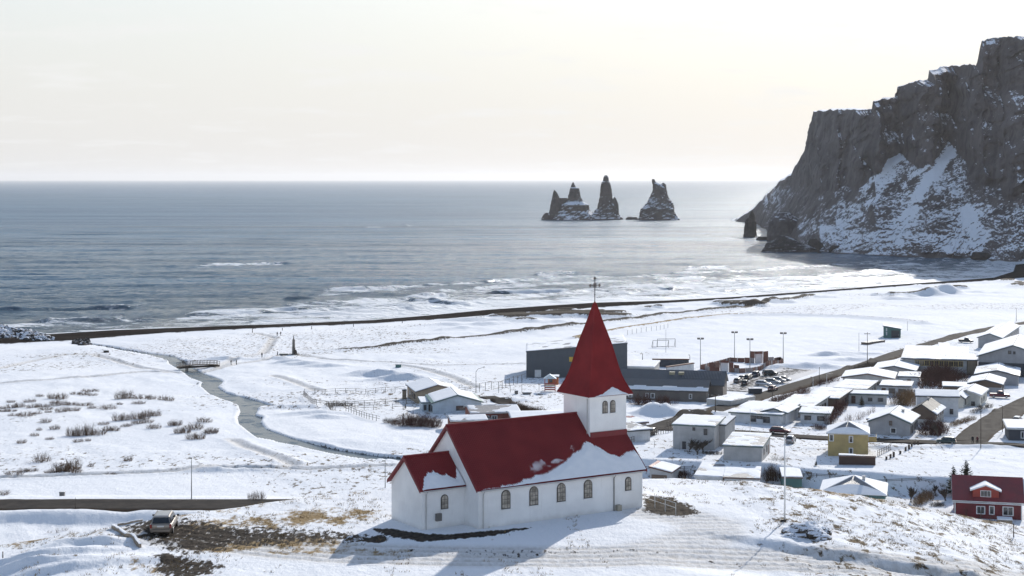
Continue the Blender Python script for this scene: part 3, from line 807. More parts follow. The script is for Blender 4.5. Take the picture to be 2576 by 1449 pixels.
# ------------------------------------------------------------------ rock with lodged snow
def rock_mat(name, dark, lite, snow_lo, snow_hi, sc=1.0, use_attr=False):
    t = NT(name)
    P = t.P()
    n1 = t.noise(P, 0.035 * sc, 8, 0.65); n2 = t.noise(P, 0.25 * sc, 7, 0.65)
    n3 = t.noise(t.mapping(P, (1, 1, 0.25)), 0.10 * sc, 6, 0.6)
    c = t.mix(t.rng(n1, 0.3, 0.7), dark, lite)
    c = t.mix(t.rng(n3, 0.48, 0.70, 0, 0.85), c, (dark[0] * 0.5, dark[1] * 0.5, dark[2] * 0.52))
    nk = t.noise(t.mapping(P, (1, 1, 0.35)), 0.3 * sc, 6, 0.7)
    c = t.mix(t.rng(nk, 0.56, 0.72, 0, 0.7), c, (dark[0] * 0.45, dark[1] * 0.45, dark[2] * 0.48))
    sx = t.n.new('ShaderNodeSeparateXYZ'); t.l.new(t.normal(), sx.inputs[0])
    v = t.math('ADD', sx.outputs['Z'], t.math('MULTIPLY', t.math('SUBTRACT', n2, 0.5), 1.0))
    v = t.math('ADD', v, t.math('MULTIPLY', t.math('SUBTRACT', n1, 0.5), 1.0))
    n4 = t.noise(P, 0.55 * sc, 5, 0.7)
    v = t.math('ADD', v, t.math('MULTIPLY', t.math('SUBTRACT', n4, 0.5), 1.1))
    if use_attr: v = t.math('ADD', v, t.attr('snow'))
    c = t.mix(t.rng(v, snow_lo, snow_hi), c, (0.80, 0.82, 0.86))
    t.col(c); t.set(Roughness=0.9, Specular_IOR_Level=0.2)
    t.bump(t.math('ADD', n2, n1), 0.8, 1.2 / sc)
    MATS[name] = t.m
    return t.m
rock_mat('cliff_rock', (0.080, 0.070, 0.070), (0.175, 0.150, 0.146), 0.77, 0.92, 1.0, True)
rock_mat('stack_rock', (0.055, 0.045, 0.042), (0.105, 0.088, 0.080), 0.56, 0.74, 1.6)
rock_mat('shore_rock', (0.030, 0.027, 0.027), (0.065, 0.056, 0.052), 0.95, 1.15, 3.0)
rock_mat('hill_rock', (0.060, 0.050, 0.040), (0.16, 0.12, 0.08), 0.45, 0.75, 14.0)

# ------------------------------------------------------------------ headland cliff
sky_pts = [(1835, 560), (1850, 556), (1890, 527), (1940, 480), (1965, 455), (1990, 437), (2000, 418), (2018, 388), (2030, 362), (2036, 340), (2042, 312), (2046, 282), (2060, 280), (2100, 275), (2188, 275),
           (2193, 276), (2196, 256), (2210, 250), (2250, 247), (2254, 246), (2257, 222), (2285, 208), (2310, 203), (2334, 199), (2337, 180), (2370, 168), (2420, 165), (2455, 163), (2459, 150), (2464, 128), (2470, 103), (2500, 95), (2560, 93), (2700, 80), (3000, 40)]
base_pts = [(1835, 557), (1850, 557.5), (1905, 564), (1930, 580), (1950, 604), (2010, 625), (2060, 634), (2200, 643), (2400, 650), (2576, 660), (2700, 668), (3000, 690)]
cx = np.concatenate([np.arange(1836, 2600, 1.4), np.arange(2605, 3000, 8)])
tt_ = np.linspace(0, 1, 190)
sky1 = np.interp(cx, *zip(*sky_pts)) + 11 * (fbm(cx / 9, cx * 0, 4, 199) - 0.5) * sst(1840, 1900, cx); base1 = np.interp(cx, *zip(*base_pts))
db1 = CAMZ * FPX / (base1 - HY)
zk1 = 50 + 34 * np.exp(-((cx - 2258) / 55) ** 2) + 38 * np.exp(-((cx - 2392) / 48) ** 2) + 24 * (fbm(cx / 30, cx * 0, 3, 201) - 0.5)
mul1 = np.interp(cx, [1836, 1850, 1905, 1930, 1950, 2000, 2046, 2100, 2200, 2300], [1, 1.0, 1.6, 5, 7.5, 4.6, 2.7, 1.8, 1.1, 1.0])            # where scree gives way to crag
def run_of(z, zk): return np.minimum(z, zk) / 0.66 + np.maximum(0, z - zk) / 2.3
ztop1 = np.full(cx.shape, 60.0)
for _ in range(30): ztop1 = np.maximum(0.5, CAMZ + (HY - sky1) / FPX * (db1 + mul1 * run_of(ztop1, zk1)))
env1 = ztop1.copy()
for k_ in range(1, 60):                                          # smooth upper envelope
    env1[k_:] = np.maximum(env1[k_:], ztop1[:-k_] - 0.5 * k_); env1[:-k_] = np.maximum(env1[:-k_], ztop1[k_:] - 0.5 * k_)
Tc, Dc = np.meshgrid(tt_, cx, indexing='ij')
zk = zk1[None] + 0 * Tc; ztp = ztop1[None] + 0 * Tc
Zc = Tc * (env1[None] + 3)
over = np.maximum(0, Zc - ztp)
zz = np.minimum(Zc, ztp)
crag = sst(-8, 14, zz - zk) * (1 - (over > 0))
x0 = (Dc - CX) / FPX * db1[None]
but = fbm3(x0 / 34, zz / 130, zz * 0 + Dc / 90, 4, 210) - 0.5
dist = db1[None] + mul1[None] * run_of(zz, zk) + over * 2.5
fine = fbm3(x0 / 8, dist / 18, zz / 13, 4, 220) - 0.5
led = fbm(zz / 9 + 2.0 * but, Dc / 120, 3, 230) - 0.5
edge = sst(0.0, 6.0, ztp - zz) * sst(0.0, 4, zz) * sst(1850, 1975, Dc)
gul = np.abs(fbm3(x0 / 22 + zz / 60, zz / 90, zz * 0, 3, 215) - 0.5) * 2
off = edge * (crag * (64 * but + 22 * fine + 20 * led - 34 * gul) + (1 - crag) * (22 * but + 6 * fine))
blk = np.abs(fbm3(x0 / 5, dist / 7, zz / 5, 3, 240) - 0.5) * 2
off = off - (1 - crag) * edge * 8 * blk * sst(60, 0, zz)
Yc = dist + off
lat = edge * (7.0 * (fbm3(x0 / 15, dist / 30, zz / 12, 3, 260) - 0.5) + 3.0 * fine)
Xc = (Dc - CX) / FPX * dist + lat
Zc = zz + edge * (5.0 * fine + 4 * led * crag) + 0.03 * over
Zc[0] -= 4
Tk = zz
# snow chutes
PXs, PYs = Dc, HY - (Zc - CAMZ) / dist * FPX
def chute(pts, w):
    d, s_, r = pdist(PXs, PYs, pts)
    return sst(w, w * 0.35, d)
sn = np.zeros_like(Dc)
for pts, w, v in (([(2275, 388), (2245, 412), (2205, 445), (2170, 475)], 15, .40), ([(2240, 425), (2190, 500), (2120, 560)], 26, .26), ([(2404, 365), (2380, 395), (2350, 430), (2310, 480), (2290, 530), (2260, 575)], 18, .42),
                  ([(2345, 400), (2300, 440), (2270, 470)], 9, .3), ([(2430, 535), (2445, 565), (2480, 595), (2455, 625), (2380, 630)], 26, .55), ([(2420, 570), (2400, 615), (2330, 600), (2250, 610)], 22, .32),
                  ([(2150, 600), (2080, 590), (2030, 560)], 30, .20), ([(2290, 545), (2230, 590), (2150, 620)], 26, .25), ([(2370, 290), (2375, 310)], 8, .2), ([(2500, 640), (2560, 620)], 14, .3), ([(1900, 535), (1950, 500), (1990, 470)], 22, .15), ([(2470, 620), (2300, 640)], 10, .3)):
    sn = np.maximum(sn, v * chute(pts, w))
sn = 0.80 * sn + 0.02 * (1 - crag) - 0.20 * crag + 0.22 * crag * sst(.05, .22, led) - 0.3 * sst(9, 1, zz)
sn = np.maximum(sn, 0.6 * (over > 0))
# plateau behind the edge
ext = []
for k, (bk, up) in enumerate(((6, 1.0), (25, 2.0), (70, 3.5), (160, 5), (330, 6), (600, -30), (700, -190))):
    d = dist[-1] + bk
    ext.append(((cx - CX) / FPX * (dist[-1]) + bk * 0.35, d, Zc[-1] + up * (0.6 + 0.8 * fbm(cx / 25, cx * 0 + k * 0.1, 3, 250)), np.full(cx.shape, 0.45)))
Xc = np.vstack([Xc] + [e[0][None] for e in ext]); Yc = np.vstack([Yc] + [e[1][None] for e in ext]); Zc = np.vstack([Zc] + [e[2][None] for e in ext]); sn = np.vstack([sn] + [e[3][None] for e in ext])
tag(grid_mesh('cliff', Xc, Yc, Zc, MATS['cliff_rock'], dict(snow=sn), smooth=False), kind='structure')

# ------------------------------------------------------------------ sea stacks
def stack(name, label, lofts, dist, mat, cat='sea stack', px=0.18515, ox=1308.1, oy=402.5, depth=0.75, rough=0.16, nang=48, dens=1.6, base_y=None, ndisp=1.0):
    """each loft: list of (left, right, y) crop readings from the top down; turned into closed rings of real size"""
    sc = dist / FPX
    mb = MB()
    by = base_y
    x0 = None
    for li, prof in enumerate(lofts):
        prof = sorted(prof, key=lambda p: p[2])
        ysr = np.array([p[2] for p in prof], float); ls = np.array([p[0] for p in prof], float); rs = np.array([p[1] for p in prof], float)
        n = max(8, int((ysr[-1] - ysr[0]) * px * sc / dens))
        yq = np.linspace(ysr[-1], ysr[0], n)
        rings = []
        for i, yv in enumerate(yq):
            l, r = np.interp(yv, ysr, ls), np.interp(yv, ysr, rs)
            xm = (ox + (l + r) / 2 * px - CX) * sc; hw = max(0.25, (r - l) / 2 * px * sc)
            z = CAMZ - (oy + yv * px - HY) * sc
            ring = []
            for k in range(nang):
                a = 2 * math.pi * k / nang
                ca, sa = math.cos(a), math.sin(a)
                e = 1.0 / max(abs(ca), abs(sa)) ** 0.35
                ring.append([xm + hw * ca * min(e, 1.05), dist + hw * depth * sa * e, z])
            rings.append(ring)
        A = np.array(rings)
        cxr = A.mean(axis=1, keepdims=True)
        dx = A - cxr
        f = 1 + rough * 2 * ndisp * (fbm3(A[..., 0] / 9, A[..., 1] / 9, A[..., 2] / 12, 4, 300 + li) - 0.5) + rough * 1.4 * ndisp * (fbm3(A[..., 0] / 2.8, A[..., 1] / 2.8, A[..., 2] / 2.2, 3, 320 + li) - 0.5)
        A[..., 0] = cxr[..., 0] + dx[..., 0] * f; A[..., 1] = cxr[..., 1] + dx[..., 1] * f
        A[0, :, 2] -= 3
        mb.loft([[tuple(p) for p in ring] for ring in A])
    ctr = np.mean(np.array(mb.v), axis=0)
    o = bpy.data.objects.new(name, None)
    me = None
    off_ = (float(ctr[0]), dist, 0.0)
    mb.v = [(p[0] - off_[0], p[1] - off_[1], p[2]) for p in mb.v]
    ob = mb.build(name, mat, None); ob.location = off_
    bpy.data.objects.remove(o)
    tag(ob, label, cat)
    return ob
stack('sea_stack', 'jagged dark sea stack with three spires and a broad snowy saddle', [
    [(464, 472, 408), (450, 500, 435), (440, 522, 480), (428, 545, 540), (415, 570, 620), (402, 600, 720), (395, 640, 815)],
    [(716, 728, 303), (700, 742, 335), (690, 760, 372), (682, 806, 385), (672, 818, 440), (655, 828, 500), (638, 862, 565), (560, 932, 610), (530, 945, 680), (480, 1010, 740), (430, 1080, 822)],
    [(1150, 1185, 208), (1132, 1205, 235), (1122, 1212, 290), (1104, 1222, 310), (1090, 1245, 400), (1086, 1250, 490), (1075, 1262, 560), (1050, 1320, 650), (1000, 1336, 720), (900, 1378, 810)],
    [(1278, 1292, 504), (1262, 1310, 535), (1250, 1334, 590), (1230, 1340, 680), (1200, 1350, 800)],
    [(540, 640, 515), (530, 680, 600), (480, 740, 800)],
    [(340, 385, 715), (315, 420, 750), (280, 450, 812)]], 2300.0, MATS['stack_rock'])
stack('sea_stack', 'lone sea stack nearer the cliff with a twin horned top', [
    [(1793, 1826, 260), (1790, 1836, 285), (1794, 1862, 312), (1798, 1900, 322), (1803, 1985, 380), (1800, 1997, 430), (1786, 2006, 470), (1760, 2032, 530), (1712, 2080, 610), (1640, 2096, 665), (1622, 2108, 740), (1612, 2150, 812), (1600, 2175, 826)],
    [(1932, 1962, 310), (1912, 1980, 335), (1880, 1992, 400), (1850, 2000, 480)]], 2290.0, MATS['stack_rock'])
stack('sea_rock', 'low dark reef between the two sea stacks', [[(1470, 1500, 770), (1450, 1570, 782), (1425, 1620, 808)], [(1530, 1580, 775), (1500, 1630, 812)]], 2300.0, MATS['shore_rock'], 'rock', depth=.6, dens=.5)
# nearer the headland: readings from the right hand crop
kw = dict(px=0.2871, ox=1838.1, oy=436.0)
stack('sea_stack', 'small square sea stack standing off the foot of the cliff', [[(150, 180, 388), (135, 205, 405), (125, 222, 425), (118, 226, 480), (112, 232, 560)], [(175, 195, 330), (165, 210, 365), (150, 215, 420)]], 1615.0, MATS['shore_rock'], dens=.8, **kw)
stack('rock_buttress', 'dark steep rock buttress rising from the surf under the cliff', [[(400, 520, 345), (372, 560, 375), (340, 620, 420), (332, 640, 520), (330, 660, 610)]], 1500.0, MATS['cliff_rock'], 'rock', dens=1.0, **kw)
for lab, pf, d in (('long dark boulder reef running into the sea below the cliff', [(430, 470, 545), (400, 560, 575), (330, 640, 620), (290, 760, 660), (245, 800, 690), (240, 820, 705)], 1385.0),
                   ('dark boulder with a snow patch at the end of the reef', [(700, 750, 570), (680, 790, 600), (660, 830, 650), (650, 850, 705)], 1375.0),
                   ('flat black rock awash beside the small square stack', [(230, 340, 555), (215, 355, 575), (212, 360, 605)], 1560.0),
                   ('thin black skerry left of the reef', [(60, 130, 585), (30, 155, 602)], 1560.0),
                   ('little black rock awash in front of the reef', [(190, 225, 668), (160, 235, 690)], 1400.0),
                   ('low skerry at the outer tip of the headland', [(10, 80, 552), (0, 100, 575)], 1630.0),
                   ('dark boulder pile at the outer tip of the headland', [(50, 85, 395), (30, 140, 415), (15, 220, 440)], 2150.0),
                   ('dark boulder on the waterline under the middle of the cliff', [(760, 790, 690), (745, 800, 718)], 1275.0),
                   ('broad dark boulder at the foot of the cliff', [(880, 950, 630), (860, 970, 660), (840, 975, 715)], 1290.0),
                   ('snow capped boulder beside the cove', [(1690, 1750, 630), (1670, 1790, 665), (1660, 1810, 725)], 1215.0),
                   ('dark block at the water edge of the cove', [(1955, 2020, 720), (1940, 2035, 770)], 1165.0),
                   ('biggest dark boulder beside the cove beach', [(2130, 2250, 690), (2110, 2330, 730), (2105, 2340, 778)], 1150.0)):
    d = CAMZ * FPX / (436.0 + max(q_[2] for q_ in pf) * 0.2871 - 6 - HY)
    stack('shore_boulder', lab, [pf], d, MATS['shore_rock'], 'boulder', dens=0.8, nang=22, rough=.24, **kw)
# ------------------------------------------------------------------ church
t = NT('white_render')
o_ = t.obj()
n1 = t.noise(o_, 0.7, 6, 0.6); n2 = t.noise(t.mapping(o_, (2.5, 2.5, 0.2)), 1.5, 5, 0.62); n3 = t.noise(o_, 22, 3, 0.5)
sz = t.n.new('ShaderNodeSeparateXYZ'); t.l.new(o_, sz.inputs[0])
c = t.mix(t.rng(n1, 0.3, 0.7), (0.78, 0.775, 0.765), (0.86, 0.855, 0.84))
c = t.mix(t.rng(n2, 0.56, 0.85, 0, 0.30), c, (0.44, 0.42, 0.38))
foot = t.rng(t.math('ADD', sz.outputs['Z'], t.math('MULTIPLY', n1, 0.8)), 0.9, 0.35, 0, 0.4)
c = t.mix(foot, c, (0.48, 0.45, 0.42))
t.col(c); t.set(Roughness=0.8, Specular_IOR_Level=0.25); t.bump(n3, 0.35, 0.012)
M_WHITE = t.m

t = NT('red_roof_iron')
o_ = t.obj()
n1 = t.noise(o_, 0.35, 6, 0.6); n2 = t.noise(t.mapping(o_, (6, 0.5, 0.5)), 1.2, 5, 0.65); n3 = t.noise(o_, 7, 5, .6)
c = t.mix(t.rng(n1, 0.25, 0.75), (0.155, 0.020, 0.022), (0.215, 0.032, 0.032))
c = t.mix(t.rng(n2, 0.55, 0.85, 0, 0.45), c, (0.095, 0.014, 0.018))
c = t.mix(t.rng(n3, 0.62, 0.85, 0, .25), c, (0.22, 0.05, 0.048))
t.col(c); t.set(Roughness=t.rng(n1, 0.2, 0.8, 0.62, 0.8), Specular_IOR_Level=0.12)
M_RED = t.m

t = NT('roof_snow')
o_ = t.obj()
n1 = t.noise(o_, 1.2, 6, 0.6); n2 = t.noise(o_, 6, 4, 0.6)
t.col(t.mix(t.rng(n1, 0.3, 0.7), (0.80, 0.815, 0.84), (0.87, 0.875, 0.885))); t.set(Roughness=0.8, Specular_IOR_Level=0.2)
t.bump(t.math('ADD', n1, t.math('MULTIPLY', n2, 0.3)), 0.5, 0.10)
M_SNOW = t.m
M_DARKMETAL = paint('dark_frame', (0.055, 0.045, 0.038), 0.55, 0.3)
M_PIPE = paint('pale_pipe', (0.55, 0.54, 0.52), 0.45, 0.2)
M_BOX = paint('grey_box', (0.16, 0.15, 0.14), 0.6, 0.25)
t = NT('window_glass')
o_ = t.obj(); n1 = t.noise(o_, 1.1, 3, 0.5)
t.col(t.mix(t.rng(n1, 0.3, 0.7), (0.020, 0.022, 0.025), (0.085, 0.08, 0.075))); t.set(Roughness=0.06, IOR=1.5, Specular_IOR_Level=0.8)
t.bump(t.noise(o_, 0.9, 2, 0.4), 0.18, 0.25)
M_GLASS = t.m
t = NT('reflection_tone_glass')
o_ = t.obj(); n1 = t.noise(o_, 2.3, 3, 0.5)
t.col(t.mix(t.rng(n1, 0.3, 0.7), (0.16, 0.14, 0.115), (0.42, 0.38, 0.32))); t.set(Roughness=0.18, IOR=1.5)  # pale tone of the reflected light is put into the pane colour
t.bump(n1, 0.2, 0.1)
M_REFLGLASS = t.m

ch = thing('church', 'white church with dark red roof and tall pointed red spire on the snowy hill', 'church', (CHX, CHY, 30.0), CHR)
NL, NW, EH, RH = 16.45, 9.26, 3.36, 7.7
CL0, CY0, CY1, CEH, CRH = -3.99, 2.13, 7.13, 3.38, 5.5
TX0, TX1, TY0, TY1, TH = 12.85, 16.75, 2.68, 6.58, 9.5
def gwall(x0, x1, y0, y1, eh, rh, zb=-1.2):
    """gabled solid, ridge along x"""
    ym = (y0 + y1) / 2
    a = [(x0, y0, zb), (x0, y1, zb), (x0, y1, eh), (x0, ym, rh), (x0, y0, eh)]
    return MB().slab(a, (x1 - x0, 0, 0))
gwall(0, NL, 0, NW, EH, RH - 0.14).build('nave_wall', M_WHITE, ch)
gwall(CL0, -0.003, CY0, CY1, CEH, CRH - 0.14).build('chancel_wall', M_WHITE, ch)
MB().box(TX0, TX1, TY0, TY1, 2.0, TH).build('tower_wall', M_WHITE, ch)

def corr(x0, x1, ya, za, yb, zb_, per=0.17, amp=0.014, skip=None, th=0.10):
    """corrugated iron slope from eave (ya, za) to ridge (yb, zb)"""
    n = int((x1 - x0) / per) * 6
    xs = np.linspace(x0, x1, n + 1)
    L = math.hypot(yb - ya, zb_ - za); ny, nz = -(zb_ - za) / L, (yb - ya) / L
    if nz < 0: ny, nz = -ny, -nz
    m = MB()
    w = amp * np.sin((xs - x0) / per * 2 * math.pi)
    v = []
    for k, (y, z, d) in enumerate(((ya, za, -th), (ya, za, 0), (yb, zb_, 0))):
        v += [(float(x), y + ny * (d + (wi if d == 0 else 0)), z + nz * (d + (wi if d == 0 else 0))) for x, wi in zip(xs, w)]
    N = n + 1
    fs = [(r * N + i, r * N + i + 1, (r + 1) * N + i + 1, (r + 1) * N + i) for r in range(2) for i in range(n)]
    return m.add(v, fs)
def under(x0, x1, ya, za, yb, zb_, th=0.10):
    L = math.hypot(yb - ya, zb_ - za); ny, nz = -(zb_ - za) / L, (yb - ya) / L
    if nz < 0: ny, nz = -ny, -nz
    return MB().slab([(x0, ya, za), (x1, ya, za), (x1, yb, zb_), (x0, yb, zb_)], (0, -ny * th, -nz * th))
OV, OG = 0.24, 0.28
sl = (RH - EH) / (NW / 2)
M_RAKE = paint('red_rake_board', (0.19, 0.016, 0.02), 0.6, .2)
def roof(x0, x1, y0, y1, eh, rh, nm):
    ym = (y0 + y1) / 2; s_ = (rh - eh) / (ym - y0)
    for sgn, ye in ((-1, y0), (1, y1)):
        ya = ye + sgn * OV; za = eh - OV * s_
        r = corr(x0 - OG, x1, ya, za + 0.05, ym, rh + 0.05).build(nm, M_RED, ch)
        d = under(x0 - OG, x1, ya, za, ym, rh).build('roof_deck', M_RAKE, r)
    # ridge cap and rake boards
    MB().tube([(x0 - OG, ym, rh + 0.08), (x1, ym, rh + 0.08)], 0.09, 6).build('ridge_cap', M_RAKE, ch)
    for sgn, ye in ((-1, y0), (1, y1)):
        ya = ye + sgn * OV; za = eh - OV * s_
        MB().slab([(x0 - OG - 0.04, ya, za - 0.16), (x0 - OG - 0.04, ym, rh - 0.16), (x0 - OG - 0.04, ym, rh + 0.09), (x0 - OG - 0.04, ya, za + 0.09)], (0.05, 0, 0)).build('rake_board', M_RAKE, ch)
roof(0, TX0, 0, NW, EH, RH, 'nave_roof')
roof(CL0, -0.02, CY0, CY1, CEH, CRH, 'chancel_roof')
# slopes that run on past the tower
s_n = (RH - EH) / (NW / 2)
for sgn, ye, yt in ((-1, 0, TY0), (1, NW, TY1)):
    ya = ye + sgn * OV; za = EH - OV * s_n; zt_ = EH + abs(yt - ye) * s_n
    r = corr(TX0, NL + OG, ya, za + 0.05, yt, zt_ + 0.05).build('tower_side_roof', M_RED, ch)
    under(TX0, NL + OG, ya, za, yt, zt_).build('roof_deck', M_RAKE, r)
    MB().slab([(NL + OG + 0.003, ya, za - 0.16), (NL + OG + 0.003, yt, zt_ - 0.16), (NL + OG + 0.003, yt, zt_ + 0.09), (NL + OG + 0.003, ya, za + 0.09)], (0.05, 0, 0)).build('rake_board', M_RAKE, ch)
MB().box(TX0 + 0.05, TX1 + 0.02, TY0 - 0.10, TY0 - 0.004, EH + TY0 * s_n - 0.35, EH + TY0 * s_n + 0.42).build('tower_flashing', M_RAKE, ch)
# spire: square, flared at the foot, laid in courses
t = NT('red_spire_iron')
o_ = t.obj()
n1 = t.noise(o_, 0.5, 5, 0.6); n3 = t.noise(o_, 5, 5, .6)
c = t.mix(t.rng(n1, 0.25, 0.75), (0.17, 0.018, 0.020), (0.24, 0.026, 0.027))
c = t.mix(t.rng(n3, 0.58, 0.85, 0, .3), c, (0.13, 0.02, 0.02))
t.col(c); t.set(Roughness=0.72, Specular_IOR_Level=0.12)
M_SPIRE = t.m
tcx, tcy = (TX0 + TX1) / 2, (TY0 + TY1) / 2
SB, SA, HB = 9.36, 17.35, (TX1 - TX0) / 2 + 0.42
def sp_w(q):      # q = 0 apex, 1 foot
    return np.interp(q, [0, 0.23, 0.459, 0.62, 0.72, 0.794, 0.86, 0.905, 0.95, 1.0], [0.012, 0.215, 0.437, 0.555, 0.63, 0.695, 0.775, 0.845, 0.918, 1.0])
m = MB(); NCO = 46
for i in range(NCO):
    q0, q1 = 1 - i / NCO, 1 - (i + 1) / NCO
    w0, w1 = sp_w(q0) * HB + 0.012, max(0.02, sp_w(q1) * HB - 0.004)
    z0, z1 = SA - q0 * (SA - SB), SA - q1 * (SA - SB)
    ring = lambda w, z: [(tcx - w, tcy - w, z), (tcx + w, tcy - w, z), (tcx + w, tcy + w, z), (tcx - w, tcy + w, z)]
    m.loft([ring(w0 - 0.05, z0 - 0.004), ring(w0, z0), ring(w1, z1)], cap=False)
spire = m.build('spire', M_SPIRE, ch)
MB().box(tcx - HB + .02, tcx + HB - .02, tcy - HB + .02, tcy + HB - .02, SB - 0.10, SB - 0.006).build('spire_soffit', M_WHITE, spire)
for sx, sy in ((-1, -1), (1, -1), (1, 1), (-1, 1)):      # hip rolls
    MB().tube([(tcx + sx * sp_w(q) * HB, tcy + sy * sp_w(q) * HB, SA - q * (SA - SB)) for q in np.linspace(1, 0.02, 16)], 0.055, 5).build('hip_roll', M_SPIRE, spire)
# cross
m = MB(); top = SA
M_IRON = paint('wrought_iron', (0.05, 0.04, 0.035), 0.5, 0.3)
m.tube([(tcx, tcy, top - 0.3), (tcx, tcy, top + 0.9)], [0.05, 0.035], 6)
cz = top + 1.36
m.tube([(tcx, tcy, top + 0.85), (tcx, tcy, cz + 0.62)], 0.045, 6)
m.tube([(tcx - 0.48, tcy, cz), (tcx + 0.48, tcy, cz)], 0.045, 6)
for ex, ez in ((-0.48, 0), (0.48, 0), (0, 0.62)):
    for k in range(3):
        a = math.atan2(ez, ex) + (k - 1) * math.pi / 2
        m.sphere((tcx + ex + 0.085 * math.cos(a), tcy, cz + ez + 0.085 * math.sin(a)), 0.075, 6, 4)
for k in range(4):
    a = math.pi / 4 + k * math.pi / 2
    m.tube([(tcx + 0.06 * math.cos(a), tcy, cz + 0.06 * math.sin(a)), (tcx + 0.24 * math.cos(a), tcy, cz + 0.24 * math.sin(a))], 0.03, 5)
for k in range(12):
    a0, a1 = k * math.pi / 6, (k + 1) * math.pi / 6
    m.tube([(tcx + .2 * math.cos(a0), tcy, cz + .2 * math.sin(a0)), (tcx + .2 * math.cos(a1), tcy, cz + .2 * math.sin(a1))], 0.022, 4)
m.sphere((tcx, tcy, top + 0.55), 0.075, 6, 4); m.sphere((tcx, tcy, cz - 0.42), 0.065, 6, 4)
m.build('cross', M_IRON, spire)

# arched windows, bars and single panes
def arched(xc, y, z0, z1, w, cols, rws):
    r = w / 2; zs = z1 - r
    def arch(g, yy, n=10):
        return [(xc - r - g, yy, z0 - g), (xc + r + g, yy, z0 - g)] + [(xc + (r + g) * math.cos(math.pi * k / n), yy, zs + (r + g) * math.sin(math.pi * k / n)) for k in range(n + 1)]
    win = MB().slab(arch(0.05, y - 0.004), (0, -0.05, 0)).build('window', M_DARKMETAL, ch)
    MB().slab([(xc - r - 0.10, y - 0.003, z0 - 0.11), (xc + r + 0.10, y - 0.003, z0 - 0.11), (xc + r + 0.10, y - 0.003, z0 - 0.055), (xc - r - 0.10, y - 0.003, z0 - 0.055)], (0, -0.13, 0)).build('sill', M_WHITE, win)
    cw, rh = w / cols, (z1 - z0) / rws
    for i in range(cols):
        for j in range(rws):
            a, b = xc - r + i * cw + 0.018, xc - r + (i + 1) * cw - 0.018
            c_, d = z0 + j * rh + 0.018, z0 + (j + 1) * rh - 0.018
            pts = [(a, c_), (b, c_), (b, d), (a, d)]
            if d > zs:                               # clip the pane to the arch
                q = []
                for x, z in ((a, c_), (b, c_)): q.append((x, min(z, zs + math.sqrt(max(0, r * r - (x - xc) ** 2)) - 0.02)))
                for k in range(5):
                    x = b + (a - b) * k / 4
                    q.append((x, min(d, zs + math.sqrt(max(0.0, r * r - (x - xc) ** 2)) - 0.02)))
                pts = [(x, max(z, c_)) for x, z in q]
                if max(z for _, z in pts) - c_ < 0.05: continue
            tilt = random.uniform(-0.006, 0.006)
            MB().slab([(x, y - 0.060 + tilt * (z - c_), z) for x, z in pts], (0, -0.008, 0)).build('pane', M_REFLGLASS, win)
for xc in (2.58, 5.29, 8.01, 10.73): arched(xc, 0.0, 1.42, 2.86, 0.76, 3, 4)
arched(14.92, 0.0, 1.62, 2.68, 0.54, 2, 3)
arched(-1.91, CY0, 1.55, 2.62, 0.58, 2, 3)
for xc in (14.46, 15.28): arched(xc, TY0, 7.88, 8.86, 0.44, 2, 3)
# gutters, downpipes, boxes
MB().tube([(0.1, -OV - 0.05, EH - OV * s_n - 0.06), (NL, -OV - 0.05, EH - OV * s_n - 0.06)], 0.06, 6).build('gutter', M_PIPE, ch)
s_c = (CRH - CEH) / 2.5
MB().tube([(CL0, CY0 - OV - 0.05, CEH - OV * s_c - 0.06), (-0.1, CY0 - OV - 0.05, CEH - OV * s_c - 0.06)], 0.055, 6).build('gutter', M_PIPE, ch)
for x, y, z in ((0.42, -0.07, EH - 0.3), (13.4, -0.07, EH - 0.3), (-3.62, CY0 - 0.07, CEH - 0.3)):
    MB().tube([(x, y - 0.24, z), (x, y, z - 0.28), (x, y, -0.2)], 0.045, 6).build('downpipe', M_PIPE if x != 13.4 else M_BOX, ch)
MB().tube([(TX0 - 0.06, TY0 + 0.3, TH - 0.2), (TX0 - 0.06, TY0 + 0.3, EH + (TY0 + .3) * s_n)], 0.04, 6).build('downpipe', M_PIPE, ch)
MB().box(-2.76, -2.26, CY0 - 0.22, CY0 - 0.004, 0.62, 1.22).build('meter_box', M_BOX, ch)
MB().box(13.58, 13.98, -0.40, -0.006, -0.1, 0.50).build('vent_box', paint('dusty_box', (0.38, .34, .27), .7), ch)

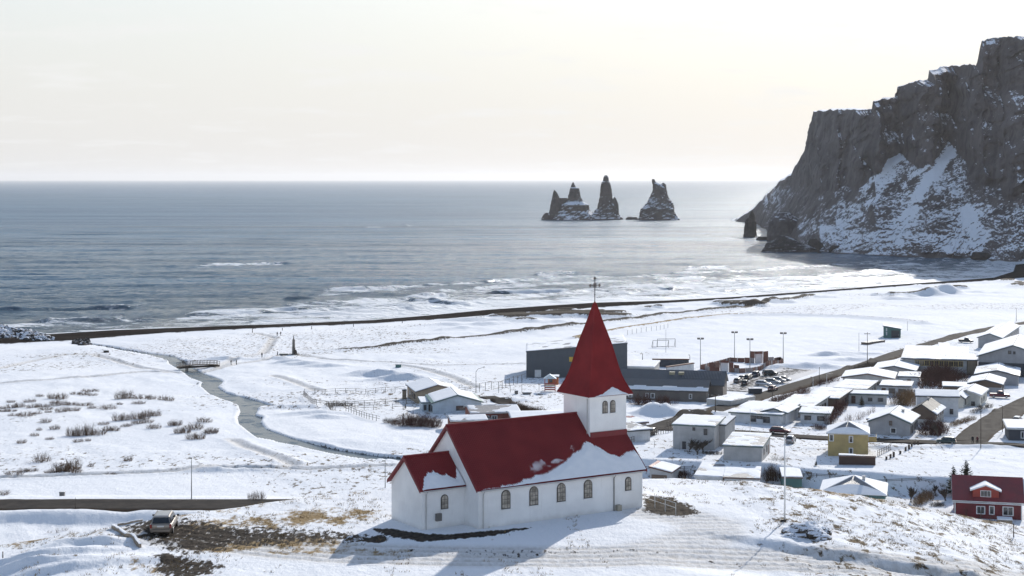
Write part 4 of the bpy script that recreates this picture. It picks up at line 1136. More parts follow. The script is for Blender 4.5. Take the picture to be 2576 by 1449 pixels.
# snow lying on the iron: a sheet whose thickness fades out, so that the ribs comb its edge
def roof_snow(nm, x0, x1, ya, za, yb, zb_, fn, step=0.055, parent=ch):
    L = math.hypot(yb - ya, zb_ - za); ny, nz = -(zb_ - za) / L, (yb - ya) / L
    if nz < 0: ny, nz = -ny, -nz
    xs = np.arange(x0, x1 + 1e-6, step); ts = np.linspace(0, 1, int(L / step))
    T, X = np.meshgrid(ts, xs, indexing='ij')
    h = fn(X, T * L, L)
    Y = ya + (yb - ya) * T + ny * h; Z = za + (zb_ - za) * T + nz * h
    o = grid_mesh(nm, X, Y, Z, M_SNOW, None, True); o.parent = parent
    return o
def nave_fn(X, r, L):
    # top edge of the drift along the slope
    top = np.interp(X, [0.8, 2.0, 4, 6, 7.5, 8.5, 10.0, 11.2, 12.0, 12.5, 13.0, 13.8, 15.0, 16.2, 16.8], [-0.2, 0.15, 0.30, 0.75, 1.1, 1.5, 2.2, 2.8, 3.4, 3.5, 3.0, 2.2, 1.7, 2.1, 2.2])
    n = fbm(X * 0.9, r * 0.5, 4, 401) - 0.5
    d = top + 0.6 * n + 0.25 * (fbm(X * 7, r * 0.8, 2, 404) - 0.5) - r
    h = np.clip(d * 0.16, -0.06, 0.11) + 0.02 * (fbm(X * 1.5, r * 1.5, 3, 402) - 0.5)
    # combed thin snow left of the drift
    thin = np.interp(X, [1.5, 3.5, 6, 8, 10.5, 11.5], [0.0, 0.5, 0.8, 1.0, 0.9, 0.0])
    band = np.exp(-((r - np.interp(X, [2, 5, 8, 11], [0.5, 1.3, 2.1, 3.1])) / np.interp(X, [2, 5, 11], [0.35, 0.75, 0.9])) ** 2)
    hh = -0.050 + 0.064 * thin * band * (0.30 + 1.25 * (0.5 * fbm(X * 1.3, r * 1.3, 3, 403) + 0.5 * fbm(X * 12 + r * 7, r * 1.5, 2, 405)))
    gap = sst(.40, .58, fbm(X * .8 + 3, r * 1.1, 4, 406))
    return np.maximum(h, np.where(gap > .3, hh, -.05) - .012 * (1 - gap))
roof_snow('nave_roof_snow', 0.3, NL + OG - 0.05, -OV, EH - OV * s_n + 0.05, TY0 - 0.15, EH + (TY0 - 0.15) * s_n + 0.05, nave_fn)
def chan_fn(X, r, L):
    top = np.interp(X, [-4.2, -3.9, -3.4, -2.8, -2.2, -1.7, -1.2, -0.7, -0.4, 0.0], [-0.4, 0.3, 1.2, 1.75, 1.75, 1.3, 1.25, 0.75, 1.1, 2.1])
    d = top + 0.35 * (fbm(X * 2.2, r, 4, 411) - 0.5) + 0.3 * (fbm(X * 8, r * .8, 2, 412) - 0.5) - r
    return np.clip(d * 0.2, -0.06, 0.10) + 0.02 * (fbm(X * 1.5, r * 1.5, 3, 413) - 0.5)
roof_snow('chancel_roof_snow', CL0 - OG + 0.05, -0.05, CY0 - OV, CEH - OV * s_c + 0.05, (CY0 + CY1) / 2 - 0.3, CRH - 0.3 * s_c + 0.05, chan_fn)
# snow patch on the spire's skirt
xs = np.linspace(-1, 1, 60); qs = np.linspace(0.87, 0.998, 40)
Q, U_ = np.meshgrid(qs, xs, indexing='ij')
w = sp_w(Q) * HB
ctop = np.interp(U_, [-1, -0.7, -0.4, -0.05, 0.12, 0.35, 0.6, 0.78, 1], [1.01, 0.995, 0.975, 0.935, 0.915, 0.925, 0.965, 0.995, 1.02])
h = np.clip((Q - ctop + 0.02 * (fbm(U_ * 9, Q * 30, 3, 420) - 0.5)) * 2.4, -0.05, 0.10)
so = grid_mesh('spire_snow', tcx + U_ * w * 0.985, tcy - w - h, SA - Q * (SA - SB) + 0.35 * h, M_SNOW, None, True); so.parent = spire

# railing by the church door
rl = thing('handrail', 'thin white handrail beside the gravel slope at the church door', 'railing', G(1660, 1284, 100))
m_post = paint('white_paint', (0.72, 0.72, 0.70), 0.5, .1)
pa, pb = G(1622, 1268, 100), G(1700, 1294, 100)
base = Vector(rl.location)
for k in range(4):
    p = Vector(pa).lerp(Vector(pb), k / 3) - base
    MB().tube([p + Vector((0, 0, -0.3)), p + Vector((0, 0, 0.95))], 0.025, 5).build('post', m_post, rl)
for hgt in (0.55, 0.95):
    MB().tube([Vector(pa) - base + Vector((0, 0, hgt)), Vector(pb) - base + Vector((0, 0, hgt))], 0.02, 5).build('rail', m_post, rl)

# flagpole
fp = thing('flagpole', 'tall white flagpole casting a long shadow on the snow right of the church', 'flagpole', G(1974, 1311, 100))
MB().tube([(0, 0, -0.4), (0, 0, 6.9)], [0.07, 0.035], 8).build('pole', m_post, fp, True)
MB().sphere((0, 0, 6.95), 0.08, 8, 6).build('finial', m_post, fp, True)
MB().box(-0.32, 0.10, -0.10, 0.10, -0.2, 0.16).build('foot', M_DARKMETAL, fp)
MB().tube([(0.08, 0, 1.0), (0.05, 0, 6.8)], 0.008, 4).build('halyard', m_post, fp)

# snowed up boulder heap beside the flagpole
bp = G(2032, 1345, 100)
bm_ = thing('rock_mound', 'snow covered mound of brown boulders beside the flagpole', 'boulder heap', (bp[0], bp[1], bp[2] - 0.1))
def blob(nm, c, r, mat, seed, sq=(1, 1, 1), rough=0.5, n=40, m_=22, parent=None):
    A = np.linspace(0, 2 * np.pi, n + 1); B = np.linspace(-np.pi / 2, np.pi / 2, m_ + 1)
    b_, a_ = np.meshgrid(B, A, indexing='ij')
    x, y, z = np.cos(b_) * np.cos(a_), np.cos(b_) * np.sin(a_), np.sin(b_)
    f = 1 + rough * (fbm3(x * 1.3 + seed, y * 1.3 + 5, z * 1.3 + 9, 4, 500 + seed) - 0.5) * 2
    o = grid_mesh(nm, c[0] + r * sq[0] * f * x, c[1] + r * sq[1] * f * y, c[2] + r * sq[2] * f * z, mat, None, False)
    if parent is not None: o.parent = parent
    return o
blob('boulder', (0.0, 0.6, 0.25), 1.5, MATS['hill_rock'], 1, (1.15, 0.9, 0.62), .6, parent=bm_)
blob('boulder', (0.6, -0.6, 0.1), 1.0, MATS['hill_rock'], 2, (1.0, 1.0, 0.7), .6, parent=bm_)
blob('boulder', (1.0, -1.3, 0.0), 0.55, MATS['hill_rock'], 3, (1.1, 1, 0.7), .6, parent=bm_)
blob('boulder', (-1.2, -0.6, -0.1), 0.8, MATS['hill_rock'], 4, (1.5, 1, 0.6), .5, parent=bm_)
blob('boulder', (0.3, 1.3, 0.55), 0.55, MATS['hill_rock'], 5, (1.2, 1, 0.7), .7, parent=bm_)
blob('boulder', (1.3, 0.2, 0.1), 0.6, MATS['hill_rock'], 6, (1, 1, 0.8), .7, parent=bm_)
# ------------------------------------------------------------------ houses
M_FRAME = paint('white_window_frame', (0.70, 0.70, 0.69), 0.5, .1)
M_DFRAME = paint('dark_window_frame', (0.045, 0.045, 0.05), 0.5, .25)
M_DOOR = paint('dark_door', (0.10, 0.055, 0.04), 0.55, .3)
M_FASC = {}
def col_mat(key, c, **k): return paint(key, c, **k)
W_WHITE = col_mat('wall_white', (0.60, 0.61, 0.62), rough=.75, streak=.3)
W_GREY = col_mat('wall_grey', (0.36, 0.36, 0.37), rough=.75, streak=.3)
W_GREYP = col_mat('wall_pale_grey', (0.47, 0.46, 0.44), rough=.75, streak=.3)
W_BLUE = col_mat('wall_pale_blue', (0.46, 0.54, 0.60), rough=.7, streak=.25)
W_CORR = col_mat('wall_corrugated', (0.42, 0.42, 0.42), rough=.5, ribs=6.0)
W_TAN = col_mat('wall_tan', (0.30, 0.235, 0.17), rough=.8, streak=.3)
W_BROWN = col_mat('wall_brown', (0.16, 0.115, 0.085), rough=.8)
W_BRICK = col_mat('wall_brick_red', (0.24, 0.085, 0.06), rough=.85, var=.3)
W_YEL = col_mat('wall_ochre', (0.42, 0.32, 0.14), rough=.75, streak=.2)
W_TEAL = col_mat('wall_teal', (0.075, 0.16, 0.15), rough=.7)
W_DKRED = col_mat('wall_dark_red', (0.155, 0.02, 0.025), rough=.7, var=.3, ribs=5.0)
W_RED = col_mat('wall_bright_red', (0.30, 0.045, 0.03), rough=.7)
W_SLATE = col_mat('wall_slate', (0.060, 0.066, 0.078), rough=.7)
W_HALL = col_mat('wall_hall_grey', (0.085, 0.096, 0.108), rough=.7, var=.12, ribs=2.0)
W_SCHOOL = col_mat('wall_school', (0.16, 0.14, 0.125), rough=.8)
W_CREAM = col_mat('wall_cream', (0.58, 0.56, 0.50), rough=.75)
F_DK = col_mat('fascia_dark', (0.07, 0.075, 0.08), rough=.6)
F_GRN = col_mat('fascia_green', (0.10, 0.15, 0.14), rough=.6)
F_WH = col_mat('fascia_white', (0.62, 0.62, 0.61), rough=.6)
F_BR = col_mat('fascia_brown', (0.16, 0.10, 0.075), rough=.6)
R_DKGRY = col_mat('roof_dark_grey', (0.085, 0.095, 0.105), rough=.5, ribs=4.0)
R_BLACK = col_mat('roof_black', (0.022, 0.023, 0.026), rough=.6, ribs=4.0)
R_TEAL = col_mat('roof_teal', (0.17, 0.27, 0.25), rough=.6, ribs=4.0)
R_RED = col_mat('roof_red', (0.20, 0.035, 0.04), rough=.6, ribs=4.0)
R_GREY = col_mat('roof_grey', (0.22, 0.22, 0.23), rough=.6, ribs=4.0)
INFO = []
HS = 0.76     # storey heights as the photograph shows them

def window(parent, face, u0, u1, z0, z1, Lx, Ly, fm, mull=1):
    """framed window on a wall: face F/B/L/R, u = fraction along it"""
    def pt(u, z, d):
        if face == 'F': return (u * Lx, -d, z)
        if face == 'B': return (u * Lx, Ly + d, z)
        if face == 'R': return (Lx + d, u * Ly, z)
        return (-d, u * Ly, z)
    L = Lx if face in 'FB' else Ly
    a, b = u0, u1; e = 0.07 / L
    win = MB()
    d0, d1 = 0.004, 0.06
    def bar(ua, ub, za, zb):
        p = [pt(ua, za, d0), pt(ub, za, d0), pt(ub, zb, d0), pt(ua, zb, d0)]
        q = pt(ua, za, d1); v = tuple(q[i] - p[0][i] for i in range(3)); win.slab(p, v)
    bar(a - e, a + e, z0 - .07, z1 + .07); bar(b - e, b + e, z0 - .07, z1 + .07)
    bar(a + e, b - e, z0 - .07, z0 + .05); bar(a + e, b - e, z1 - .05, z1 + .07)
    cuts = [a + e] + [a + (b - a) * k / (mull + 1) for k in range(1, mull + 1)] + [b - e]
    for k in range(1, mull + 1): bar(cuts[k] - e * .5, cuts[k] + e * .5, z0 + .05, z1 - .05)
    w = win.build('window', fm, parent)
    for k in range(mull + 1):
        ua, ub = cuts[k] + (e * .55 if k else 0), cuts[k + 1] - (e * .55 if k < mull else 0)
        p = [pt(ua, z0 + .05, d0), pt(ub, z0 + .05, d0), pt(ub, z1 - .05, d0), pt(ua, z1 - .05, d0)]
        q = pt(ua, z0 + .05, 0.02); MB().slab(p, tuple(q[i] - p[0][i] for i in range(3))).build('pane', M_GLASS, w)
    return w

def door(parent, face, u, z1, Lx, Ly, mat=None, w=0.9):
    if face == 'F': m = MB().box(u * Lx - w / 2, u * Lx + w / 2, -0.05, -0.004, 0.0, z1)
    elif face == 'R': m = MB().box(Lx + 0.004, Lx + 0.05, u * Ly - w / 2, u * Ly + w / 2, 0.0, z1)
    else: m = MB().box(-0.05, -0.004, u * Ly - w / 2, u * Ly + w / 2, 0.0, z1)
    d = m.build('door', mat or M_DOOR, parent)
    if face == 'F': MB().box(u * Lx + w * .32, u * Lx + w * .40, -0.11, -0.053, .98, 1.06).build('handle', M_PIPE, d)
    elif face == 'R': MB().box(Lx + .053, Lx + .11, u * Ly + w * .32, u * Ly + w * .40, .98, 1.06).build('handle', M_PIPE, d)
    return d

def snow_sheet(parent, P0, ex, ey, th=0.11, jag=0.25, fn=None, nm='roof_snow', step=0.35):
    """snow on a roof plane: corner P0, edge vectors ex (along eave) and ey (up slope); rounded rim"""
    P0, ex, ey = np.array(P0, float), np.array(ex, float), np.array(ey, float)
    nx = max(6, min(90, int(np.linalg.norm(ex) / step))); ny = max(6, min(60, int(np.linalg.norm(ey) / step)))
    u = np.concatenate([[0, 0.004], np.linspace(0.02, 0.98, nx), [0.996, 1]]); v = np.concatenate([[0, 0.006], np.linspace(0.03, 0.97, ny), [0.994, 1]])
    V, U = np.meshgrid(v, u, indexing='ij')
    n = np.cross(ex, ey); n /= np.linalg.norm(n)
    if n[2] < 0: n = -n
    a = U * np.linalg.norm(ex); b = V * np.linalg.norm(ey); sd = random.randint(0, 999)
    h = th * (0.75 + 0.6 * (fbm(a / 2.2, b / 2.2, 3, sd) - 0.5) * 2 * 0.5)
    if fn is not None: h = fn(U, V, h, sd)
    elif a.max() > 4 and sd % 5 < 3:          # wind has stripped some of it
        k_ = fbm(a / 3.0, b / 2.2, 4, sd + 50)
        h = np.where(k_ < .36, -.03, h * sst(.34, .50, k_))
    rim = (U == 0) | (U == 1) | (V == 0) | (V == 1)
    h = np.where(rim, -0.03, h)
    wob = jag * 0.3 * (fbm(a / 1.1, b / 1.1, 3, sd + 7) - 0.5) * 2
    q = P0[None, None] + U[..., None] * ex + V[..., None] * ey + h[..., None] * n
    ed = ((V < 0.01) * wob)[..., None] * (ey / np.linalg.norm(ey))
    q = q + ed
    o = grid_mesh(nm, q[..., 0], q[..., 1], q[..., 2], M_SNOW, None, True); o.parent = parent
    return o

def house(name, label, cat, FL, FR, B, side, h, roof='flat', rise=0.0, wall=None, rmat=None, fasc=None, snow=True, wins=(), doors=(), fm=None, ov=0.35, chim=(), ymin=165.0, group=None, depth=None, sfn=None, low=None, lowh=0, snow_sides='both', base=None, ang=None, lift=0.0):
    """FL, FR = photo points of the front eave ends; B = far end of the visible side's eave; h = eave height"""
    h, rise, lowh = h * HS, rise * HS, lowh * HS
    wins = [(w[0], w[1], w[2], w[3] * HS, w[4] * HS) + tuple(w[5:]) for w in wins]; doors = [(d[0], d[1], d[2] * HS) + tuple(d[3:]) for d in doors]
    chim = [(a_, b_, c_ * HS, d_ * HS, e_ * HS) for a_, b_, c_, d_, e_ in chim]
    E = FL if side == 'L' else FR
    e = G(E[0], E[1], ymin, h)
    ze = e[2] + h
    fl, fr = np.array(atz(*FL, ze)[:2]), np.array(atz(*FR, ze)[:2])
    if ang is not None:
        L = np.linalg.norm(fr - fl); pv_ = np.array([math.cos(R(ang)), math.sin(R(ang))])
        # keep the nearer corner, let the other follow the bearing so that its photo column stays
        if side == 'L':
            k = (FR[0] - CX) / FPX; s_ = (k * fl[1] - fl[0]) / (pv_[0] - k * pv_[1]); fr = fl + pv_ * s_
        else:
            k = (FL[0] - CX) / FPX; s_ = (fr[0] - k * fr[1]) / (pv_[0] - k * pv_[1]); fl = fr - pv_ * s_
    Lx = float(np.linalg.norm(fr - fl)); p = (fr - fl) / Lx; q = np.array([-p[1], p[0]])
    if depth is None:
        b = np.array(atz(*B, ze)[:2]); c = fl if side == 'L' else fr
        # follow the photo column of the far corner rather than its row
        k = (B[0] - CX) / FPX; den = (q[0] - k * q[1])
        s1 = (k * c[1] - c[0]) / den if abs(den) > 0.12 else 1e9
        s2 = float(np.dot(b - c, q))
        Ly = s2 if not (2 < s1 < 40) else 0.5 * (s1 + s2)
        Ly = max(3.0, min(45.0, Ly))
    else: Ly = depth
    zb = min(e[2], zt(*(fl)), zt(*(fl + q * Ly)), zt(*fr), zt(*(fr + q * Ly)))
    hh = ze - e[2]
    INFO.append((name, round(Lx, 1), round(Ly, 1), round(math.degrees(math.atan2(p[1], p[0]))), round(float(fl[1]))))
    rt = thing(name, label, cat, (float(fl[0]), float(fl[1]), e[2] + lift), math.atan2(p[1], p[0]), group)
    wall = wall or W_WHITE; rmat = rmat or R_GREY; fasc = fasc or F_DK; fm = fm or M_DFRAME
    z0 = zb - e[2] - 0.6
    W = MB()
    xm, ym = Lx / 2, Ly / 2
    if roof == 'flat': W.box(0, Lx, 0, Ly, z0, h)
    elif roof == 'gable_y':
        W.slab([(0, 0, z0), (Lx, 0, z0), (Lx, 0, h), (xm, 0, h + rise - .05), (0, 0, h)], (0, Ly, 0))
    elif roof == 'gable_x':
        W.slab([(0, 0, z0), (0, Ly, z0), (0, Ly, h), (0, ym, h + rise - .05), (0, 0, h)], (Lx, 0, 0))
    elif roof in ('hip',): W.box(0, Lx, 0, Ly, z0, h)
    elif roof == 'mono':      # rises to the back
        W.slab([(0, 0, z0), (0, Ly, z0), (0, Ly, h + rise), (0, 0, h)], (Lx, 0, 0))
    elif roof == 'mono_x':    # rises to the left
        W.slab([(0, 0, z0), (Lx, 0, z0), (Lx, 0, h), (0, 0, h + rise)], (0, Ly, 0))
    wo = W.build('wall', wall, rt)
    if low is not None:
        MB().slab([(-.02, -.02, z0), (Lx + .02, -.02, z0), (Lx + .02, -.02, lowh), (-.02, -.02, lowh)], (0, Ly + .04, 0)).build('plinth', low, rt)
    th = 0.20
    def plane(P, ex, ey, sn=True, fn=None):
        P, ex, ey = np.array(P, float), np.array(ex, float), np.array(ey, float)
        n = np.cross(ex, ey); n /= np.linalg.norm(n)
        if n[2] < 0: n = -n
        c = [P, P + ex, P + ex + ey, P + ey]
        r = MB().slab([tuple(v) for v in c], tuple(n * th)).build('roof', rmat, rt)
        lo, hi = P - n * 0.02, P + n * (th - .02)
        # fascia boards round the rim
        for i in range(4):
            a_, b_ = c[i], c[(i + 1) % 4]
            d = b_ - a_; out = np.cross(d, n); out /= np.linalg.norm(out)
            MB().slab([tuple(a_ - n * .05), tuple(b_ - n * .05), tuple(b_ + n * (th - .03)), tuple(a_ + n * (th - .03))], tuple(out * 0.035)).build('fascia', fasc, r)
        if sn: snow_sheet(r, P + n * th, ex, ey, fn=fn)
        return r
    if roof == 'flat':
        plane((-ov, -ov, h), (Lx + 2 * ov, 0, 0), (0, Ly + 2 * ov, rise), snow, sfn)
    elif roof == 'mono':
        s_ = rise / Ly; plane((-ov, -ov, h - ov * s_), (Lx + 2 * ov, 0, 0), (0, Ly + 2 * ov, rise + 2 * ov * s_), snow, sfn)
    elif roof == 'mono_x':
        s_ = rise / Lx; plane((Lx + ov, -ov, h - ov * s_), (-Lx - 2 * ov, 0, rise + 2 * ov * s_), (0, Ly + 2 * ov, 0), snow, sfn)
    elif roof == 'gable_y':
        s_ = rise / xm
        plane((-ov, -ov, h - ov * s_), (0, Ly + 2 * ov, 0), (xm + ov, 0, rise + ov * s_), snow and snow_sides in ('both', 'L'), sfn)
        plane((Lx + ov, -ov, h - ov * s_), (0, Ly + 2 * ov, 0), (-xm - ov + .002, 0, rise + ov * s_), snow and snow_sides in ('both', 'R'), sfn)
    elif roof == 'gable_x':
        s_ = rise / ym
        plane((-ov, -ov, h - ov * s_), (Lx + 2 * ov, 0, 0), (0, ym + ov, rise + ov * s_), snow and snow_sides in ('both', 'F'), sfn)
        plane((-ov, Ly + ov, h - ov * s_), (Lx + 2 * ov, 0, 0), (0, -ym - ov + .002, rise + ov * s_), snow and snow_sides in ('both', 'B'), sfn)
    elif roof == 'hip':
        k = min(xm, ym)
        a, b = (k, ym, h + rise), (Lx - k, ym, h + rise)
        if Lx < Ly: a, b = (xm, k, h + rise), (xm, Ly - k, h + rise)
        c = [(-ov, -ov, h - .1), (Lx + ov, -ov, h - .1), (Lx + ov, Ly + ov, h - .1), (-ov, Ly + ov, h - .1)]
        if Lx >= Ly: fs = [[c[0], c[1], b, a], [c[1], c[2], b], [c[2], c[3], a, b], [c[3], c[0], a]]
        else: fs = [[c[0], c[1], a], [c[1], c[2], b, a], [c[2], c[3], b], [c[3], c[0], a, b]]
        r = MB()
        for f in fs: r.poly(f)
        r.poly(list(reversed(c)))
        ro = r.build('roof', rmat, rt)
        MB().slab([(-ov - .03, -ov - .03, h - .22), (Lx + ov + .03, -ov - .03, h - .22), (Lx + ov + .03, Ly + ov + .03, h - .22), (-ov - .03, Ly + ov + .03, h - .22)], (0, 0, .10)).build('fascia', fasc, ro)
        if snow:
            for f in fs:
                P_ = [np.array(x) for x in f]
                cen_ = sum(P_) / len(P_); n = np.cross(P_[1] - P_[0], P_[2] - P_[0]); n /= np.linalg.norm(n); n = n if n[2] > 0 else -n
                cut = snow == 'low' and f is fs[0]
                if cut:      # only the lower part of the front slope holds snow
                    aL, bR = P_[0], P_[1]; tl = aL + (P_[-1] - aL) * .45; tr = bR + (P_[2] - bR) * .45; mid = (aL + bR) / 2 + ((P_[-1] + P_[2]) / 2 - (aL + bR) / 2) * .62
                    N_ = 14; low_ = [aL + (bR - aL) * k / N_ for k in range(N_ + 1)]
                    up_ = [aL + (bR - aL) * k / N_ + ((P_[-1] + P_[2]) / 2 - (aL + bR) / 2) * (0.02 + .50 * math.sin(math.pi * k / N_) ** .9) for k in range(N_ + 1)]
                    MB().slab([tuple(v + n * .01) for v in low_ + up_[::-1]], tuple(n * 0.10)).build('roof_snow', M_SNOW, ro)
                else:
                    q_ = [tuple(cen_ + (v - cen_) * .97 + n * .01) for v in P_]
                    MB().slab(q_, tuple(n * 0.11)).build('roof_snow', M_SNOW, ro)
    for w in wins: window(rt, w[0], w[1], w[2], w[3], w[4], Lx, Ly, w[6] if len(w) > 6 else fm, w[5] if len(w) > 5 else 1)
    for d in doors: door(rt, d[0], d[1], d[2], Lx, Ly, d[3] if len(d) > 3 else None, d[4] if len(d) > 4 else .9)
    for (x, y, zz_, w, hh_) in chim:
        c = MB().box(x * Lx - w / 2, x * Lx + w / 2, y * Ly - w / 2, y * Ly + w / 2, h + zz_ - 1.0, h + zz_ + hh_).build('chimney', W_GREYP, rt)
        MB().box(x * Lx - w / 2 - .06, x * Lx + w / 2 + .06, y * Ly - w / 2 - .06, y * Ly + w / 2 + .06, h + zz_ + hh_, h + zz_ + hh_ + .1).build('cap', W_GREY, c)
    return rt, Lx, Ly

def bare(lo, hi, ax='U', v=0.5):
    """snow blown off a stretch of the roof"""
    def fn(U, V, h, sd):
        k = U if ax == 'U' else V
        m = sst(lo, lo + .05, k + .10 * (fbm(U * 9, V * 9, 3, sd) - .5)) * (1 - sst(hi - .05, hi, k + .10 * (fbm(U * 9, V * 9, 3, sd + 3) - .5)))
        return np.where(m > 0.5, -0.04, h)
    return fn

VA = -24.0   # bearing of the house fronts along the street grid
# ---- street row on the right, nearest first
house('bungalow', 'long white bungalow with three dark framed windows beside the front street', 'house', cB(160, 765), cB(915, 800), cB(1240, 700), 'R', 2.6, 'flat', 0.5, W_WHITE, fasc=F_GRN, ang=VA,
      wins=(('F', .40, .51, .7, 2.1, 0), ('F', .53, .64, 1.5, 2.1, 0), ('F', .66, .78, .6, 2.0, 0), ('R', .55, .66, .6, 2.1, 0), ('R', .70, .80, .6, 2.1, 0), ('R', .40, .46, 1.2, 2.0, 0)), doors=(('R', .30, 2.0, M_FRAME),))
house('bungalow_wing', 'snow roofed rear wing with low gable behind the long white bungalow', 'house', cB(640, 735), cB(1000, 762), cB(1240, 690), 'R', 2.9, 'gable_y', 0.9, W_WHITE, fasc=F_GRN, ang=VA, depth=9)
house('small_house', 'small white house with two dark windows beside the long bungalow', 'house', cB(1215, 765), cB(1645, 778), cB(1695, 712), 'R', 2.6, 'flat', 0.4, W_WHITE, fasc=F_GRN, ang=VA + 8,
      wins=(('F', .15, .36, .95, 1.95, 0), ('F', .60, .83, .85, 1.9, 0)))
house('flat_house', 'house under a broad snowy roof with grey green fascia behind the white bungalow', 'house', cB(880, 605), cB(1385, 678), cB(1700, 590), 'R', 2.7, 'flat', 0.55, W_GREYP, fasc=F_GRN, ang=VA,
      wins=(('R', .45, .55, .6, 2.0, 0), ('R', .60, .70, .6, 2.0, 0), ('R', .76, .86, .8, 2.0, 0)))
house('flat_house', 'second house of the row with a wide snowy roof and brown end wall', 'house', cB(1330, 485), cB(1780, 552), cB(2020, 470), 'R', 2.7, 'flat', 0.55, W_BROWN, fasc=F_DK, ang=VA,
      wins=(('R', .30, .42, .7, 2.0, 0), ('R', .52, .64, .7, 2.0, 0), ('R', .74, .86, .7, 2.0, 0)))
house('flat_house', 'pale low house with dark windows and a dark spruce before it', 'house', cB(1940, 445), cB(2515, 492), cB(2572, 465), 'R', 2.6, 'flat', 0.4, W_GREYP, fasc=F_GRN, ang=VA + 10,
      wins=(('F', .52, .62, .8, 1.7, 0), ('F', .78, .90, .8, 1.7, 0)), doors=(('F', .13, 2.1),))
house('flat_house', 'third house of the row with a broad snowy roof near the lamp posts', 'house', cB(1725, 348), cB(2195, 412), cB(2395, 335), 'R', 2.7, 'flat', 0.55, W_GREYP, fasc=F_DK, ang=VA,
      wins=(('R', .35, .45, .7, 2.0, 0), ('R', .55, .65, .7, 2.0, 0), ('R', .75, .85, .7, 2.0, 0)))
house('gable_house', 'wide low gabled house with dark red brown front gable', 'house', cC(-160, 1040), cC(600, 1055), cC(720, 995), 'R', 2.8, 'gable_y', 1.3, W_GREYP, fasc=F_BR, ang=VA + 8, depth=13,
      wins=(('F', .47, .56, .8, 1.9, 1), ('F', .64, .75, .8, 1.9, 1)))
house('flat_annexe', 'pale annexe with flat snowy roof right of the dark red gable', 'house', cC(690, 1012), cC(985, 1028), cC(1015, 1008), 'R', 2.8, 'flat', 0.2, W_WHITE, ang=VA + 8, depth=8, doors=(('F', .52, 2.1),))
house('gable_house', 'slate grey gabled house with snowy roof beside the red twig thicket', 'house', cC(300, 915), cC(925, 935), cC(1245, 832), 'R', 2.8, 'gable_y', 1.3, W_GREY, fasc=F_DK, ang=VA + 6, depth=15)
house('small_house', 'white house with three windows in front of the evergreen shrubs', 'house', cC(415, 1140), cC(855, 1172), cC(885, 1150), 'R', 2.7, 'flat', 0.4, W_WHITE, ang=VA + 6, depth=7,
      wins=(('F', .28, .48, .7, 2.0, 1), ('F', .62, .84, .7, 1.9, 1)), doors=(('F', .10, 2.1),))
house('two_storey_house', 'white two storey house with snowy roof behind the black roofed cottage', 'house', cD(962, 252), cD(1585, 278), cD(1632, 245), 'R', 5.2, 'gable_x', 1.0, W_WHITE, fasc=F_DK, ang=VA + 12, depth=7.5,
      wins=(('F', .80, .87, .6, 1.9, 0), ('R', .4, .6, .6, 1.9, 0), ('R', .4, .6, 3.2, 4.6, 0)))
house('small_house', 'little white house with hipped snow roof right of the two storey house', 'house', cC(1480, 1300), cC(1660, 1338), cC(1750, 1300), 'R', 2.9, 'gable_y', 1.1, W_CREAM, ang=VA, depth=7,
      wins=(('R', .3, .5, .7, 2.1, 0),))
house('gable_house', 'cream house with bright snowy roof beside the parked red pickup', 'house', cC(1520, 1245), cC(1910, 1300), cC(2105, 1212), 'R', 3.0, 'gable_y', 1.2, W_CREAM, fasc=F_WH, ang=VA, depth=11,
      wins=(('F', .30, .48, .9, 2.2, 1), ('F', .68, .80, .1, 1.1, 0), ('R', .2, .3, .6, 1.8, 0), ('R', .5, .6, .6, 1.8, 0)))
house('flat_annexe', 'low brown outbuilding with snowy flat roof behind the cream house', 'house', cC(1370, 1158), cC(1740, 1178), cC(1770, 1140), 'R', 2.4, 'flat', 0.2, W_BROWN, ang=VA + 10, depth=6)
house('gable_house', 'brown gabled house with snowy roof and dark side windows', 'house', cC(1745, 1112), cC(2235, 1140), cC(2402, 1066), 'R', 2.9, 'gable_y', 1.2, W_BROWN, low=W_GREY, lowh=2.0, ang=VA + 4, depth=12,
      wins=(('R', .2, .4, .7, 2.1, 1), ('R', .55, .75, .7, 2.1, 1)))
house('gable_house', 'large grey gabled house at the right edge behind the brown one', 'house', cC(1845, 980), cC(2490, 1008), cC(2700, 930), 'R', 3.3, 'gable_y', 1.4, W_GREY, ang=VA + 6, depth=16)
house('cottage', 'cottage with black iron roof and ragged snow along its eave', 'house', cD(835, 455), cD(1235, 535), cD(1455, 440), 'R', 3.0, 'gable_y', 2.2, W_BROWN, R_BLACK, F_DK, ang=VA, depth=10, snow_sides='R',
      sfn=lambda U, V, h, sd: np.where(V + .35 * (fbm(U * 10, V * 4, 3, 5) - .5) < .30, h * 1.4, -.05), chim=((.5, .72, 1.6, .55, 1.3),),
      wins=(('R', .2, .3, .7, 2.0, 0, M_FRAME), ('R', .45, .55, .7, 2.0, 0, M_FRAME), ('R', .7, .8, .7, 2.0, 0, M_FRAME)), low=W_GREYP, lowh=1.5)
house('gable_house', 'grey gabled house with square chimney right of the yellow house', 'house', cD(245, 640), cD(850, 675), cD(1088, 578), 'R', 3.2, 'gable_y', 2.0, W_GREY, fasc=F_GRN, ang=VA + 2, depth=11, chim=((.70, .62, .7, .6, 1.3),),
      wins=(('F', .53, .66, .6, 1.8, 0, M_FRAME), ('F', .50, .56, 2.5, 3.5, 0, W_BROWN), ('R', .12, .19, .5, 2.1, 0), ('R', .30, .37, .2, 2.1, 0), ('R', .48, .55, .5, 2.1, 0), ('R', .65, .72, .5, 2.1, 0), ('R', .82, .88, .8, 2.1, 0)))
house('shed', 'snowy lean-to left of the grey gabled house', 'shed', cD(228, 640), cD(430, 628), cD(480, 560), 'R', 2.4, 'flat', 0.3, W_GREY, fasc=F_BR, ang=VA + 2, depth=5)
